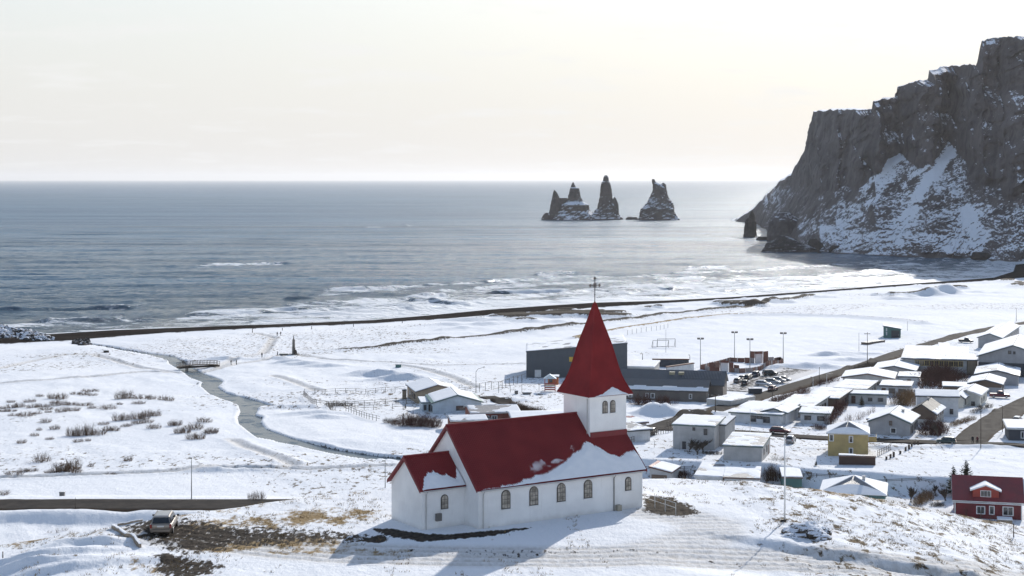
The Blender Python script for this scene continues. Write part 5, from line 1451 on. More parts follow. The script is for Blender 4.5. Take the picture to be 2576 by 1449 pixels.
yh, yLx, yLy = house('yellow_house', 'ochre yellow two storey house with hipped snowy roof and side balcony', 'house', cB(1630, 1050), cB(2235, 1072), cB(2378, 1015), 'R', 5.3, 'hip', 1.9, W_YEL, R_GREY, F_WH, snow='low', ang=VA + 12, depth=7.6, ov=.3,
      wins=(('F', .04, .135, 3.4, 4.8, 0), ('F', .53, .62, 3.2, 4.6, 0), ('F', .53, .62, .7, 1.9, 0), ('R', .25, .42, 3.3, 4.8, 0), ('R', .60, .75, 3.3, 4.8, 0), ('R', .25, .40, .5, 1.7, 0)), doors=(('R', .68, 2.0),), fm=M_FRAME)
bal = MB().box(yLx + .004, yLx + 1.5, yLy * .52, yLy * .98, 2.05, 2.17).build('balcony', W_YEL, yh)
MB().box(yLx + 1.40, yLx + 1.48, yLy * .52, yLy * .98, 2.173, 2.9).build('parapet', W_YEL, bal)
MB().box(yLx + .02, yLx + 1.397, yLy * .52, yLy * .52 + .08, 2.173, 2.9).build('parapet', W_YEL, bal)
house('box_house', 'grey corrugated two storey box house behind two bare trees', 'house', cE(700, 452), cE(1325, 488), cE(1445, 392), 'R', 5.6, 'flat', 0.5, W_CORR, fasc=F_GRN, ang=VA + 6, depth=9.5, ov=.2,
      wins=(('F', .48, .53, 4.6, 5.2, 0), ('F', .75, .82, 3.7, 5.0, 1), ('R', .55, .68, 3.7, 5.2, 0)), doors=(('F', .27, 1.9, M_DFRAME, .7),))
house('box_annexe', 'narrow grey annexe with porch right of the corrugated box house', 'house', cE(1400, 462), cE(1490, 468), cE(1592, 410), 'R', 5.2, 'mono', 0.9, W_CORR, ang=VA, depth=6, ov=.15)
house('porch', 'small pale porch with snowy roof beside the corrugated house', 'shed', cE(1435, 525), cE(1520, 530), cE(1568, 512), 'R', 3.0, 'flat', .1, W_GREYP, ang=VA, depth=2.6, ov=.15, doors=(('R', .4, 2.0),))
house('garage', 'long grey garage with flat snowy roof above the blue shadowed bank', 'garage', cE(1462, 762), cE(2040, 798), cE(2232, 655), 'R', 3.3, 'flat', 0.5, W_CORR, fasc=F_GRN, ang=VA + 8, depth=11.5, ov=.2,
      wins=(('R', .22, .32, 1.1, 2.3, 0), ('R', .52, .60, 1.1, 2.4, 0)), doors=(('R', .76, 2.2),))
house('garage', 'small garage with brown door and rust strip on its roof', 'garage', cE(350, 1120), cE(668, 1180), cE(722, 1112), 'R', 2.5, 'mono_x', 0.9, W_CORR, R_RED, F_BR, ang=VA + 4, depth=5.5, ov=.2, sfn=bare(.84, 1.1, 'U'), doors=(('F', .45, 1.9, W_BROWN, 2.6),), ymin=200)
house('flat_house', 'low house showing only its smooth snowy roof above the hill crest', 'house', cE(1035, 1225), cE(1455, 1255), cE(1500, 1140), 'R', 2.6, 'flat', .6, W_WHITE, fasc=F_WH, ang=VA + 10, depth=10, ymin=200, ov=.2)
house('flat_house', 'long low snowy roof right of the smooth white roof on the crest', 'house', cE(1475, 1255), cE(1995, 1275), cE(2010, 1180), 'R', 2.6, 'flat', .5, W_WHITE, fasc=F_BR, ang=VA + 14, depth=8, ymin=200, ov=.2)
house('shed', 'dark teal shed with snowy roof behind the flagpole', 'shed', cJ(455, 592), cJ(625, 592), cJ(635, 540), 'R', 2.6, 'flat', .3, W_TEAL, fasc=F_BR, ang=-6, depth=7, ymin=200, ov=.12)
house('hip_house', 'house with broad hipped grey snowy roof sunk behind the hill crest', 'house', cJ(790, 700), cJ(1350, 738), cJ(1410, 670), 'R', 2.7, 'hip', 2.4, W_TEAL, R_GREY, F_GRN, snow='low', ang=-14, depth=10, ymin=190, chim=((.66, .42, 1.6, .6, .9),), ov=.3)
house('slate_house', 'dark slate house with flat snowy roof at the right edge', 'house', cD(2345, 755), cD(2900, 775), cD(2950, 700), 'R', 2.9, 'flat', .5, W_SLATE, fasc=F_WH, ang=-12, depth=8, wins=(('F', .34, .42, .8, 2.3, 0, M_FRAME),))
house('wooden_screen', 'low brown timber wall with snow on top before the yellow house', 'wall', cF(-215, 45), cF(335, 60), cF(345, 30), 'R', 1.7, 'flat', 0, col_mat('wall_old_timber', (.075, .046, .036), rough=.85), fasc=F_BR, ang=VA + 14, depth=1.2, ov=.05, ymin=200)

# ---- red house on the slope, right edge
HS = 0.92
rh, rLx, rLy = house('red_house', 'dark red timber house with red roof, snow topped dormer and white window frames', 'house', cF(1530, 660), cF(2545, 735), cF(2600, 600), 'R', 3.1, 'gable_x', 2.9, W_DKRED, R_RED, F_WH, snow=False, ang=-14, depth=8.2, ymin=175, fm=M_FRAME,
      wins=(('F', .33, .45, .95, 2.1, 1), ('F', .52, .59, .95, 2.2, 0), ('F', .72, .87, .9, 2.2, 1)))
for x in (0.05, rLx - .05): MB().box(x - .07, x + .07, -.06, -.004, -.3, 2.75).build('corner_board', M_FRAME, rh)
HS = 0.76
dx0, dx1 = rLx * .27, rLx * .66
dm = MB().slab([(dx0, .25, 2.85), (dx1, .25, 2.85), (dx1, .25, 4.25), ((dx0 + dx1) / 2, .25, 4.9), (dx0, .25, 4.25)], (0, 3.6, 0)).build('dormer', W_RED, rh)
xm_ = (dx0 + dx1) / 2
for s_, xe in ((-1, dx0), (1, dx1)):
    P_ = (xe + s_ * .35, -.1, 4.25 - .12)
    r_ = MB().slab([P_, (xm_, -.1, 4.97), (xm_, 3.9, 4.97), (P_[0], 3.9, P_[2])], (0, 0, .10)).build('dormer_roof', M_FRAME, dm)
    snow_sheet(dm, (P_[0], -.08, P_[2] + .11), (0, 3.6, 0), (xm_ - P_[0], 0, 4.97 - P_[2]), .12, step=.2)
wd = MB().box(xm_ - .75, xm_ + .75, .17, .246, 3.3, 4.25).build('dormer_window', M_FRAME, dm)
for k in range(3):
    a = xm_ - .68 + k * .46
    MB().box(a, a + .42, .155, .168, 3.37, 4.18).build('pane', M_GLASS, dm)
MB().tube([(-.4, -.45, 2.48), (rLx + .4, -.45, 2.48)], .07, 6).build('gutter', M_FRAME, rh)
p = G(*cF(2285, 1075), 150)
ht = thing('hot_tub', 'square wooden hot tub with snow covered lid beside the red house', 'hot tub', p, R(-14))
for k in range(9): MB().box(-1 + k * .223, -1 + k * .223 + .205, -.9, -.85, 0, .85).build('slat', W_TAN, ht)
MB().box(-1, 1, -.846, .9, 0, .84).build('tub', W_TAN, ht)
snow_sheet(ht, (-1.05, -.95, .86), (2.1, 0, 0), (0, 1.9, 0), .16, step=.2)

# ---- left cluster
house('tan_house', 'tan house with big snowy roof and dark windows nearest the river meadow', 'house', cG(455, 482), cG(1085, 470), cG(298, 392), 'L', 3.3, 'gable_y', 1.7, W_TAN, fasc=F_BR, depth=13, ang=13,
      wins=(('L', .15, .30, .9, 2.3, 1), ('L', .38, .52, .9, 2.3, 1), ('L', .62, .78, .9, 2.3, 1)))
house('wind_screen', 'pale garden wall joined to the left of the tan house', 'wall', cG(240, 462), cG(300, 470), cG(236, 440), 'L', 2.4, 'flat', 0, W_TAN, ang=13, depth=.5, ov=.03)
house('blue_house', 'pale blue house with teal edged snowy roof partly blown bare', 'house', cG(700, 650), cG(1430, 648), cG(520, 625), 'L', 3.2, 'gable_y', 1.9, W_BLUE, R_TEAL, F_GRN, depth=12, ang=9, sfn=bare(-.1, .16, 'V'),
      wins=(('F', .48, .66, 1.1, 2.2, 1), ('L', .1, .25, .6, 2.1, 1), ('L', .4, .55, .6, 2.1, 1)))
house('blue_annexe', 'low pale blue porch with snowy roof left of the blue house', 'shed', cG(540, 650), cG(700, 660), cG(515, 622), 'L', 2.5, 'flat', .4, W_BLUE, F_GRN, F_GRN, depth=6, ang=9, wins=(('F', .15, .35, .6, 1.9, 0), ('F', .6, .8, .1, 2.0, 0)))
house('brick_house', 'red brick house with long snowy roof and dark windows behind the church ridge', 'house', cG(1285, 805), cG(2000, 750), cG(985, 755), 'L', 2.7, 'gable_x', 1.0, W_BRICK, fasc=F_WH, ang=10, depth=9, wins=(('F', .27, .36, .4, 1.9, 1, M_FRAME), ('F', .42, .53, .4, 1.9, 1, M_FRAME)))
house('brick_garage', 'small red brick garage with snowy roof just left of the church ridge', 'garage', cG(985, 920), cG(1500, 880), cG(795, 888), 'L', 2.6, 'gable_x', .6, W_BRICK, fasc=F_WH, ang=10, depth=6, wins=(('F', .42, .55, .3, 1.7, 0),))
house('brick_house', 'red brick house with wide snow roof right of the parked car behind the ridge', 'house', cG(1900, 890), cG(2700, 880), cG(1685, 835), 'L', 2.7, 'gable_x', .7, W_BRICK, fasc=F_WH, ang=6, depth=9)
house('white_garage', 'plain white garage with snowy roof right of the church tower', 'garage', cE(35, 555), cE(355, 480), cE(-200, 480), 'L', 2.9, 'flat', .5, W_WHITE, fasc=F_DK, ang=24, depth=9, wins=(('L', .1, .35, .3, 2.0, 0),))
house('white_garage_roof', 'low snowy roofed building with a bare red patch behind the white garage', 'garage', cE(-60, 450), cE(300, 415), cE(-250, 400), 'L', 2.7, 'flat', .5, W_WHITE, R_RED, F_BR, ang=24, depth=8, sfn=bare(.55, .8, 'V'))

# ---- sports hall, school and pool
sh, sLx, sLy = house('sports_hall', 'dark grey sports hall with pale door behind the church spire', 'hall', (1324, 880), (1578, 864), (1600, 860), 'R', 11.2, 'mono_x', -2.9, W_HALL, fasc=F_DK, ang=-1, depth=20, ov=.1, doors=(('F', .115, 2.4, F_WH, 1.6),))
MB().box(sLx * .425, sLx * .462, -.06, -.004, 3.9, 5.1).build('yellow_sign', paint('sign_yellow', (.62, .40, .05), .5), sh)
tx = bpy.data.curves.new('lettering', 'FONT'); tx.body = 'Íþ'; tx.size = 1.2; tx.extrude = .01
_to = bpy.data.objects.new('lettering_tmp', tx); COL.objects.link(_to)
_me = bpy.data.meshes.new_from_object(_to.evaluated_get(bpy.context.evaluated_depsgraph_get())); bpy.data.objects.remove(_to)
_me.materials.clear()
to = link('lettering', _me, F_WH, sh); to.location = (sLx * .468, -.03, 4.1); to.rotation_euler = (R(90), 0, 0)
#house('sports_hall_end', 'taller grey hall wall right of the church spire', 'hall', (1505, 876), (1578, 864), (1480, 870), 'L', 9.0, 'flat', .2, W_HALL, fasc=F_DK, ang=24, depth=12, ov=.08, low=None)
house('pool_building', 'flat snow roofed pool building right of the spire', 'building', cA(-200, 730), cA(610, 720), cA(770, 655), 'R', 3.2, 'flat', .4, W_GREYP, fasc=F_WH, ang=-12, depth=12, ov=.2)
M_COP = paint('brown_coping', (.16, .075, .05), .7)
house('pool_wall', 'white pillared pool wall with brown coping left of the fenced court', 'wall', cA(820, 712), cA(1215, 612), cA(800, 700), 'L', 3.0, 'flat', 0, W_WHITE, M_COP, M_COP, snow=False, ang=48, depth=.5, ov=.12)
house('pool_wall', 'dark rear pool fence wall beyond the flat snowy roof', 'wall', cA(590, 590), cA(1140, 598), cA(1160, 590), 'R', 2.6, 'flat', 0, W_SLATE, M_COP, M_COP, snow=False, ang=-3, depth=.4, ov=.05)
SN_LOW = lambda U, V, h, sd: np.where(V < .36 + .22 * (fbm(U * 9, U * 0, 3, 5) - .5), h, -.05)
sc_, cLx, cLy = house('school', 'long dark roofed school wing with snow along its eave and a small end gable', 'school', cA(100, 1000), cA(1410, 1075), cA(1560, 1010), 'R', 3.2, 'gable_x', 2.4, W_SCHOOL, R_DKGRY, F_DK, ang=-13, depth=7.5, sfn=SN_LOW, snow_sides='F',
      wins=(('F', .80, .83, .9, 2.2, 0, M_FRAME), ('F', .10, .14, .9, 2.1, 0, M_FRAME), ('F', .30, .33, .8, 2.1, 0, M_FRAME), ('F', .36, .40, .8, 2.1, 0, M_FRAME), ('R', .35, .48, .5, 1.8, 0, M_FRAME)))
s2, s2x, s2y = house('school_hall', 'taller dark ribbed school roof with two pale vents behind the first wing', 'school', cA(90, 900), cA(1655, 985), cA(1835, 925), 'R', 4.2, 'gable_x', 3.2, W_SCHOOL, R_DKGRY, F_DK, ang=-13, depth=9, snow=False)
for k in (.47, .56): MB().box(s2x * k, s2x * k + 1.2, s2y * .30, s2y * .42, 3.2, 5.5).build('vent', paint('vent_tan', (.36, .33, .22), .6), s2)
for k in range(26):
    x = s2x * .60 + k * s2x * .38 / 26
    n = (0, -3.2, 4.5); MB().slab([(x, s2y * .18, 3.2 + .36 * 2.43 + .22), (x + .08, s2y * .18, 3.2 + .36 * 2.43 + .22), (x + .08, s2y * .46, 3.2 + .92 * 2.43 + .22), (x, s2y * .46, 3.2 + .92 * 2.43 + .22)], (0, -.05, .07)).build('roof_seam', R_GREY, s2)
house('retaining_wall', 'low grey retaining wall with snow beside the street by the school', 'wall', cA(1770, 1240), cA(2140, 1105), cA(1500, 1230), 'L', 1.3, 'flat', 0, W_GREYP, ang=52, depth=6, ov=.02, fasc=W_GREYP)

# ---- far right: workshops
house('workshop', 'long workshop with white roof, yellow window band and white base', 'workshop', cC(740, 745), cC(1712, 772), cC(1880, 640), 'R', 5.0, 'flat', .8, W_GREYP, R_GREY, R_DKGRY, ang=-16, depth=26,
      wins=tuple(('F', .20 + .075 * k, .20 + .075 * k + .068, 2.9, 4.6, 1, W_YEL) for k in range(10)))
house('workshop_end', 'tan end section of the long workshop', 'workshop', cC(1722, 772), cC(1878, 778), cC(1890, 700), 'R', 4.9, 'flat', .3, W_TAN, ang=-12, depth=12, ov=.1)
house('big_hall', 'big dark grey gabled hall at the right edge', 'hall', cC(1885, 715), cC(2950, 745), cC(3100, 640), 'R', 6.5, 'gable_y', 3.8, W_GREY, fasc=F_GRN, ang=-20, depth=30, low=W_SLATE, lowh=4.6, wins=(('F', .43, .47, 7.6, 8.6, 0), ('F', .50, .53, 7.6, 8.4, 0)))
house('long_barn', 'long low barn with white gable roof and strip of windows by the beach road', 'barn', cC(1885, 420), cC(2230, 438), cC(2700, 230), 'R', 4.2, 'gable_y', 1.5, W_GREY, fasc=F_GRN, ang=-24, depth=44, wins=tuple(('R', .04 + .09 * k, .04 + .09 * k + .045, 1.4, 3.2, 0) for k in range(10)))
house('hut', 'small grey flat roofed hut behind the long workshop', 'hut', cC(1305, 562), cC(1440, 570), cC(1495, 545), 'R', 2.7, 'flat', .5, W_GREYP, ang=-14, depth=6)
gc, gx, gy = house('clubhouse', 'green two storey clubhouse with butterfly roof beside the snowy pitch', 'hut', cC(455, 250), cC(715, 302), cC(795, 290), 'R', 3.7, 'mono_x', 1.1, W_TEAL, F_GRN, F_DK, ang=-13, depth=9, snow=True, ov=.25,
      wins=(('F', .16, .20, 1.2, 2.4, 0, M_FRAME), ('F', .16, .20, 3.0, 4.0, 0, M_FRAME), ('R', .15, .30, 1.3, 2.8, 0, M_FRAME), ('R', .4, .55, 1.3, 2.8, 0, M_FRAME), ('R', .65, .8, 1.3, 2.8, 0, M_FRAME)), doors=(('F', .70, 3.2, M_DFRAME, 2.6),))
house('terrace_steps', 'brown stepped stand running down from the green clubhouse', 'steps', cC(215, 512), cC(480, 428), cC(200, 500), 'L', .9, 'flat', 0, W_BROWN, snow=False, ang=48, depth=2.2, ov=.02)

# ------------------------------------------------------------------ cars
t = NT('car_tyre'); t.col((.018, .018, .019)); t.set(Roughness=t.rng(t.noise(t.obj(), 20, 3), .3, .7, .75, .95)); M_TYRE = t.m
t = NT('car_rim'); t.col(t.mix(t.noise(t.obj(), 8, 3), (.30, .30, .31), (.42, .42, .43))); t.set(Metallic=.8, Roughness=.38); M_RIM = t.m
t = NT('car_glass'); t.col(t.mix(t.noise(t.obj(), 2, 2), (.012, .014, .017), (.028, .030, .034))); t.set(Roughness=.05, Specular_IOR_Level=.7); M_CGLASS = t.m
t = NT('tail_lamp'); t.col(t.mix(t.noise(t.obj(), 9, 2), (.20, .012, .012), (.32, .02, .02))); t.set(Roughness=.2); M_TAIL = t.m
t = NT('head_lamp'); t.col(t.mix(t.noise(t.obj(), 9, 2), (.45, .46, .48), (.62, .62, .62))); t.set(Roughness=.12); M_HEAD = t.m
t = NT('trim_plastic'); t.col(t.mix(t.noise(t.obj(), 12, 3), (.020, .020, .021), (.04, .04, .04))); t.set(Roughness=.6); M_TRIM = t.m
def car_paint(name, c, metal=.35):
    if name in MATS: return MATS[name]
    t = NT(name); o = t.obj(); n = t.noise(o, 1.5, 5, .6)
    sz = t.n.new('ShaderNodeSeparateXYZ'); t.l.new(o, sz.inputs[0])
    d = t.rng(t.math('ADD', sz.outputs['Z'], t.math('MULTIPLY', n, .35)), .85, .35, 0, .55)       # road salt and dirt low on the sides
    t.col(t.mix(d, t.mix(t.rng(n, .3, .7), tuple(v * .9 for v in c), c), (.16, .14, .12)))
    t.set(Roughness=t.rng(n, .3, .7, .28, .42), Metallic=metal, Coat_Weight=.5, Coat_Roughness=.12)
    MATS[name] = t.m; return t.m
# profile per style: stations along the length from rear (0) to front (1): (s, belt z, roof z or None, half width)
STY = {
 'wagon': dict(L=4.6, W=1.78, H=1.47, hood=.70, belt=.92, cab=(0.03, .10, .60, .745), tail=.0),
 'hatch': dict(L=4.1, W=1.74, H=1.50, hood=.72, belt=.94, cab=(0.02, .14, .60, .76), tail=.0),
 'sedan': dict(L=4.5, W=1.76, H=1.44, hood=.68, belt=.92, cab=(0.20, .33, .60, .74), tail=.13),
 'suv': dict(L=4.6, W=1.85, H=1.75, hood=.74, belt=1.08, cab=(0.01, .07, .60, .73), tail=.0),
 'van': dict(L=4.9, W=1.90, H=1.95, hood=.86, belt=1.15, cab=(0.0, .02, .72, .90), tail=.0),
 'pickup': dict(L=5.2, W=1.90, H=1.78, hood=.72, belt=1.08, cab=(0.38, .42, .62, .73), tail=.36)}
def make_car(label, style, pos, head, pmat, snow=False, group=None, rough=False, nm=None):
    S = STY[style]; L, W, H, belt = S['L'], S['W'], S['H'], S['belt']
    rt = thing(nm or 'car', label, 'car' if style not in ('van', 'pickup') else style, pos, head, group)
    c0, c1, c2, c3 = S['cab']
    hw = W / 2
    X = lambda s: -L / 2 + s * L
    # lower body: lofted sections, rounded plan at both ends
    secs = []
    st = [0, .015, .05, .12, .25, .4, .55, .70, .82, .92, .97, 1.0]
    for s in st:
        e = min(s / .06, 1) if s < .5 else min((1 - s) / .10, 1)
        w = hw * (.80 + .20 * math.sin(e * math.pi / 2))
        zb = .22 + .12 * (1 - math.sin(min(1, e * 1.5) * math.pi / 2))
        if s <= c1 + .02: zt_ = belt if not S['tail'] else belt - (.02 if s > .03 else .10)
        elif s < c3: zt_ = belt
        else: zt_ = belt - (s - c3) / (1 - c3) * (belt - S['hood'] * 1.0) * .9
        if s >= .985: zt_ -= .10
        if s <= .001: zt_ -= .06
        w2 = w * .94
        zm = zb + (zt_ - zb) * .55
        secs.append([(X(s), -w * .93, zb), (X(s), -w, zm), (X(s), -w2, zt_ - .05), (X(s), -w2 * .93, zt_), (X(s), 0, zt_ + .025), (X(s), w2 * .93, zt_), (X(s), w2, zt_ - .05), (X(s), w, zm), (X(s), w * .93, zb), (X(s), 0, zb - .02)])
    body = MB().loft(secs).build('body', pmat, rt, True)
    # greenhouse
    gz = H
    def ring(s, z, k): return [(X(s), -hw * k, z), (X(s), hw * k, z)]
    bw, tw = .89, .70
    q = [(X(c0), belt - .04), (X(c1), gz - .06), (X(c1 + .05), gz - .01), (X((c1 + c2) / 2), gz), (X(c2 - .04), gz - .015), (X(c2), gz - .07), (X(c3), belt - .06)]
    Mg = MB(); rings = []
    for x, z in q:
        k = bw + (tw - bw) * max(0, (z - belt) / (gz - belt))
        rings.append([(x, -hw * bw * .99, belt - .10), (x, -hw * k, z - .03), (x, -hw * k * .88, z + .012), (x, 0, z + .035), (x, hw * k * .88, z + .012), (x, hw * k, z - .03), (x, hw * bw * .99, belt - .10)])
    Mg.loft(rings); cabin = Mg.build('cabin', pmat, rt, False)
    # glass
    def side_glass(sy):
        z0, z1 = belt + .03, gz - .10
        def xr(z): return X(c0) + (X(c1) - X(c0)) * (z - belt + .04) / (gz - .02 - belt) + .07
        def xf(z): return X(c3) + (X(c2) - X(c3)) * (z - belt + .06) / (gz - .01 - belt) - .07
        xs = [0, .30, .62, 1] if style in ('wagon', 'suv', 'van') else [0, .45, 1]
        for a, b in zip(xs[:-1], xs[1:]):
            pts = []
            for f, z in ((a, z0), (b, z0), (b, z1), (a, z1)):
                x = xr(z) + (xf(z) - xr(z)) * f + (.025 if f == a else -.025)
                k = bw + (tw - bw) * (z - belt) / (gz - belt)
                pts.append((x, sy * (hw * k + .012), z))
            MB().slab(pts, (0, sy * .012, 0)).build('side_window', M_CGLASS, cabin)
    side_glass(1); side_glass(-1)
    def end_glass(sa, sb, n_, dx):
        z0, z1 = belt + .05, gz - .12
        pts = []
        for sg, z in ((-1, z0), (1, z0), (1, z1), (-1, z1)):
            x = X(sa) + (X(sb) - X(sa)) * (z - belt + .05) / (gz - belt - .02)
            k = bw + (tw - bw) * (z - belt) / (gz - belt)
            pts.append((x + dx, sg * hw * k * .86, z))
        MB().slab(pts, (dx, 0, .012)).build(n_, M_CGLASS, cabin)
    end_glass(c0, c1, 'rear_window', -.035); end_glass(c3, c2, 'windscreen', .035)
    # wheels
    r = .31 if style not in ('suv', 'pickup') else .37
    for s in (.19, .81):
        for sy in (-1, 1):
            y0, y1 = sy * (hw - .20), sy * (hw + .012)
            n = 18
            w = MB().loft([[(X(s) + r * k * math.cos(2 * math.pi * i / n), y, r + r * k * math.sin(2 * math.pi * i / n)) for i in range(n)] for y, k in ((y0, .9), (y0, 1), (y1 - sy * .03, 1), (y1, .93))]).build('wheel', M_TYRE, rt, False)
            MB().loft([[(X(s) + r * k * math.cos(2 * math.pi * i / 12), y, r + r * k * math.sin(2 * math.pi * i / 12)) for i in range(12)] for y, k in ((y1 - sy * .01, .66), (y1 + sy * .006, .62), (y1 + sy * .004, .2))]).build('rim', M_RIM, w)
    # lamps, bumpers, plate, mirrors
    for sy in (-1, 1):
        MB().box(X(0) - .03, X(0) + .12, sy * hw * .88 - .10 if sy > 0 else sy * hw * .88 - .04, sy * hw * .88 + .04 if sy > 0 else sy * hw * .88 + .10, belt - .30, belt - .02).build('tail_light', M_TAIL, rt)
        MB().box(X(1) - .20, X(1) - .02, sy * hw * .70 - .16, sy * hw * .70 + .16, S['hood'] - .22, S['hood'] - .07).build('headlight', M_HEAD, rt)
        MB().box(X(c3) - .28, X(c3) - .14, sy * hw * 1.0 if sy > 0 else sy * hw * 1.0 - .16, sy * hw * 1.0 + .16 if sy > 0 else sy * hw * 1.0, belt + .0, belt + .14).build('mirror', M_TRIM, rt)
    MB().box(X(0) - .06, X(0) + .10, -hw * .84, hw * .84, .34, .54).build('rear_bumper', pmat, rt)
    MB().box(X(0) - .075, X(0) - .062, -hw * .80, hw * .80, .505, .53).build('bumper_strip', M_TRIM, rt)
    MB().box(X(0) - .040, X(0) - .020, -.26, .26, .70, .81).build('number_plate', M_FRAME, rt)
    MB().box(X(1) - .10, X(1) + .04, -hw * .82, hw * .82, .26, .44).build('front_bumper', M_TRIM, rt)
    if style == 'wagon':
        for sy in (-1, 1): MB().tube([(X(c1 + .03), sy * hw * .62, gz + .03), (X(c1 + .06), sy * hw * .62, gz + .07), (X(c2 - .06), sy * hw * .62, gz + .07), (X(c2 - .03), sy * hw * .62, gz + .02)], .015, 5).build('roof_rail', M_TRIM, rt)
    if style == 'pickup':
        MB().box(X(.02), X(.36), -hw * .80, hw * .80, belt - .04, belt + .012).build('load_bed', M_TRIM, rt)
    if snow:
        snow_sheet(cabin, (X(c1 + .04), -hw * tw * .8, gz + .035), (X(c2 - .02) - X(c1 + .04), 0, 0), (0, hw * tw * 1.6, 0), .07, step=.2)
    return rt

def hd(deg): return R(90 - deg)           # bearing from +Y clockwise -> local x heading
p = G(*cI(1408, 1100), 100); az = -5.0
f = 2.25
make_car('beige silver station wagon parked on the gravel left of the church', 'wagon', (p[0] + f * math.sin(R(az)), p[1] + f * math.cos(R(az)), p[2] + .02), hd(az), car_paint('car_beige', (.30, .26, .22), .4), nm='station_wagon')
def pc(label, style, px, head, col, mat, snow=False, ymin=180, nm=None):
    g = G(px[0], px[1], ymin); z = max(g[2], zr(g[0], g[1])) + .12
    o = make_car(label, style, (g[0], g[1], z), hd(head), car_paint(mat, col, .3), snow, nm=nm); o.scale = (.84, .84, .84); return o
pc('dark red estate car driving along the front street', 'wagon', cB(910, 1075), 112, (.11, .012, .02), 'car_red')
pc('silver hatchback parked in the snow before the yellow house', 'hatch', cB(1068, 1212), 20, (.34, .35, .37), 'car_silver', True)
pc('dark green hatchback at the street corner under the lamp post', 'hatch', cD(1400, 1015), -74, (.022, .050, .045), 'car_green')
pc('dark red pickup parked beside the cream house', 'pickup', cC(2210, 1345), 100, (.12, .02, .02), 'car_red', nm='pickup')
pc('white van parked against the long workshop', 'van', cC(1450, 915), 95, (.62, .62, .63), 'car_white', True, nm='van')
pc('dark lorry cab parked on the beach road by the long barn', 'pickup', cC(1700, 512), 100, (.03, .032, .035), 'car_black', nm='pickup')
lot = [('black car parked alone at the top of the school car park', 'suv', cB(755, 200), 70, (.02, .022, .026), 'car_black', 0), ('dark blue car in the back row of the car park', 'suv', cB(545, 218), 20, (.03, .045, .075), 'car_blue', 0),
       ('black car second in the back row of the car park', 'hatch', cB(435, 248), 25, (.02, .022, .026), 'car_black', 0), ('grey car third in the back row of the car park', 'sedan', cB(335, 272), 25, (.10, .105, .11), 'car_grey', 0),
       ('dark car behind the grey one in the car park', 'hatch', cB(420, 262), 25, (.03, .03, .034), 'car_black', 0), ('grey hatchback nearest the school gable', 'hatch', cB(272, 312), 25, (.13, .13, .135), 'car_grey', 0),
       ('black car standing alone before the back row', 'hatch', cB(378, 345), 15, (.02, .022, .026), 'car_black', 0), ('white car in the front row of the car park', 'wagon', cB(655, 355), 110, (.60, .60, .61), 'car_white', 1),
       ('silver car behind the white one in the car park', 'wagon', cB(795, 325), 115, (.34, .35, .37), 'car_silver', 1), ('pale car at the far end of the front row', 'hatch', cB(890, 300), 118, (.42, .41, .40), 'car_pale', 1),
       ('last silver car of the front row by the street', 'hatch', cB(965, 285), 118, (.34, .35, .37), 'car_silver', 0), ('dark red car beside the street hedge by the school', 'hatch', cB(800, 430), 30, (.12, .015, .022), 'car_red', 0)]
for lab, sty, px, hdg, col, mt, sn in lot: pc(lab, sty, px, hdg, col, mt, bool(sn))
pc('pale snow dusted car between the red brick houses', 'hatch', cG(1590, 945), 70, (.38, .37, .35), 'car_pale', True)
pc('dark car at the end of the white garage', 'hatch', cE(385, 615), 20, (.03, .032, .035), 'car_black')
pc('dark snow topped car by the slate house', 'suv', cD(2480, 690), 30, (.03, .032, .035), 'car_black', True)
# ------------------------------------------------------------------ plants
def twig_mat(name, a, b):
    t = NT(name); n = t.noise(t.obj(), 3.0, 4, .6)
    t.col(t.mix(t.rng(n, .3, .7), a, b)); t.set(Roughness=.9, Specular_IOR_Level=.15)
    return t.m
M_TW = twig_mat('twig_brown', (.065, .040, .027), (.16, .10, .062))
M_TWR = twig_mat('twig_red', (.060, .030, .026), (.13, .065, .050))
M_TWG = twig_mat('twig_grey', (.070, .058, .048), (.15, .125, .10))
M_TWO = twig_mat('twig_tan', (.12, .075, .04), (.26, .17, .09))
M_BARK = twig_mat('bark', (.045, .036, .030), (.10, .08, .065))
M_NEED = twig_mat('spruce_needles', (.014, .022, .014), (.040, .052, .034))
rnd = random.Random(11)
ORD = ['first', 'second', 'third', 'fourth', 'fifth', 'sixth', 'seventh', 'eighth', 'ninth', 'tenth', 'eleventh', 'twelfth', 'thirteenth', 'fourteenth', 'fifteenth', 'sixteenth', 'seventeenth', 'eighteenth', 'nineteenth', 'twentieth']
def number(objs, suffix=', {} from left'):
    objs = sorted(objs, key=lambda o: o.location.x / o.location.y)
    for k, o in enumerate(objs):
        o['label'] = o['label'] + suffix.format('rightmost' if False else ORD[k])
def stem(m, p, d, ln, r, n=3, seg=2, bend=.25):
    pts = [Vector(p)]; d = Vector(d).normalized()
    for k in range(seg):
        d = (d + Vector((rnd.uniform(-bend, bend), rnd.uniform(-bend, bend), rnd.uniform(-bend * .3, bend * .5)))).normalized()
        pts.append(pts[-1] + d * ln / seg)
    m.tube(pts, [r * (1 - .75 * k / seg) for k in range(seg + 1)], n, False)
    return pts, d
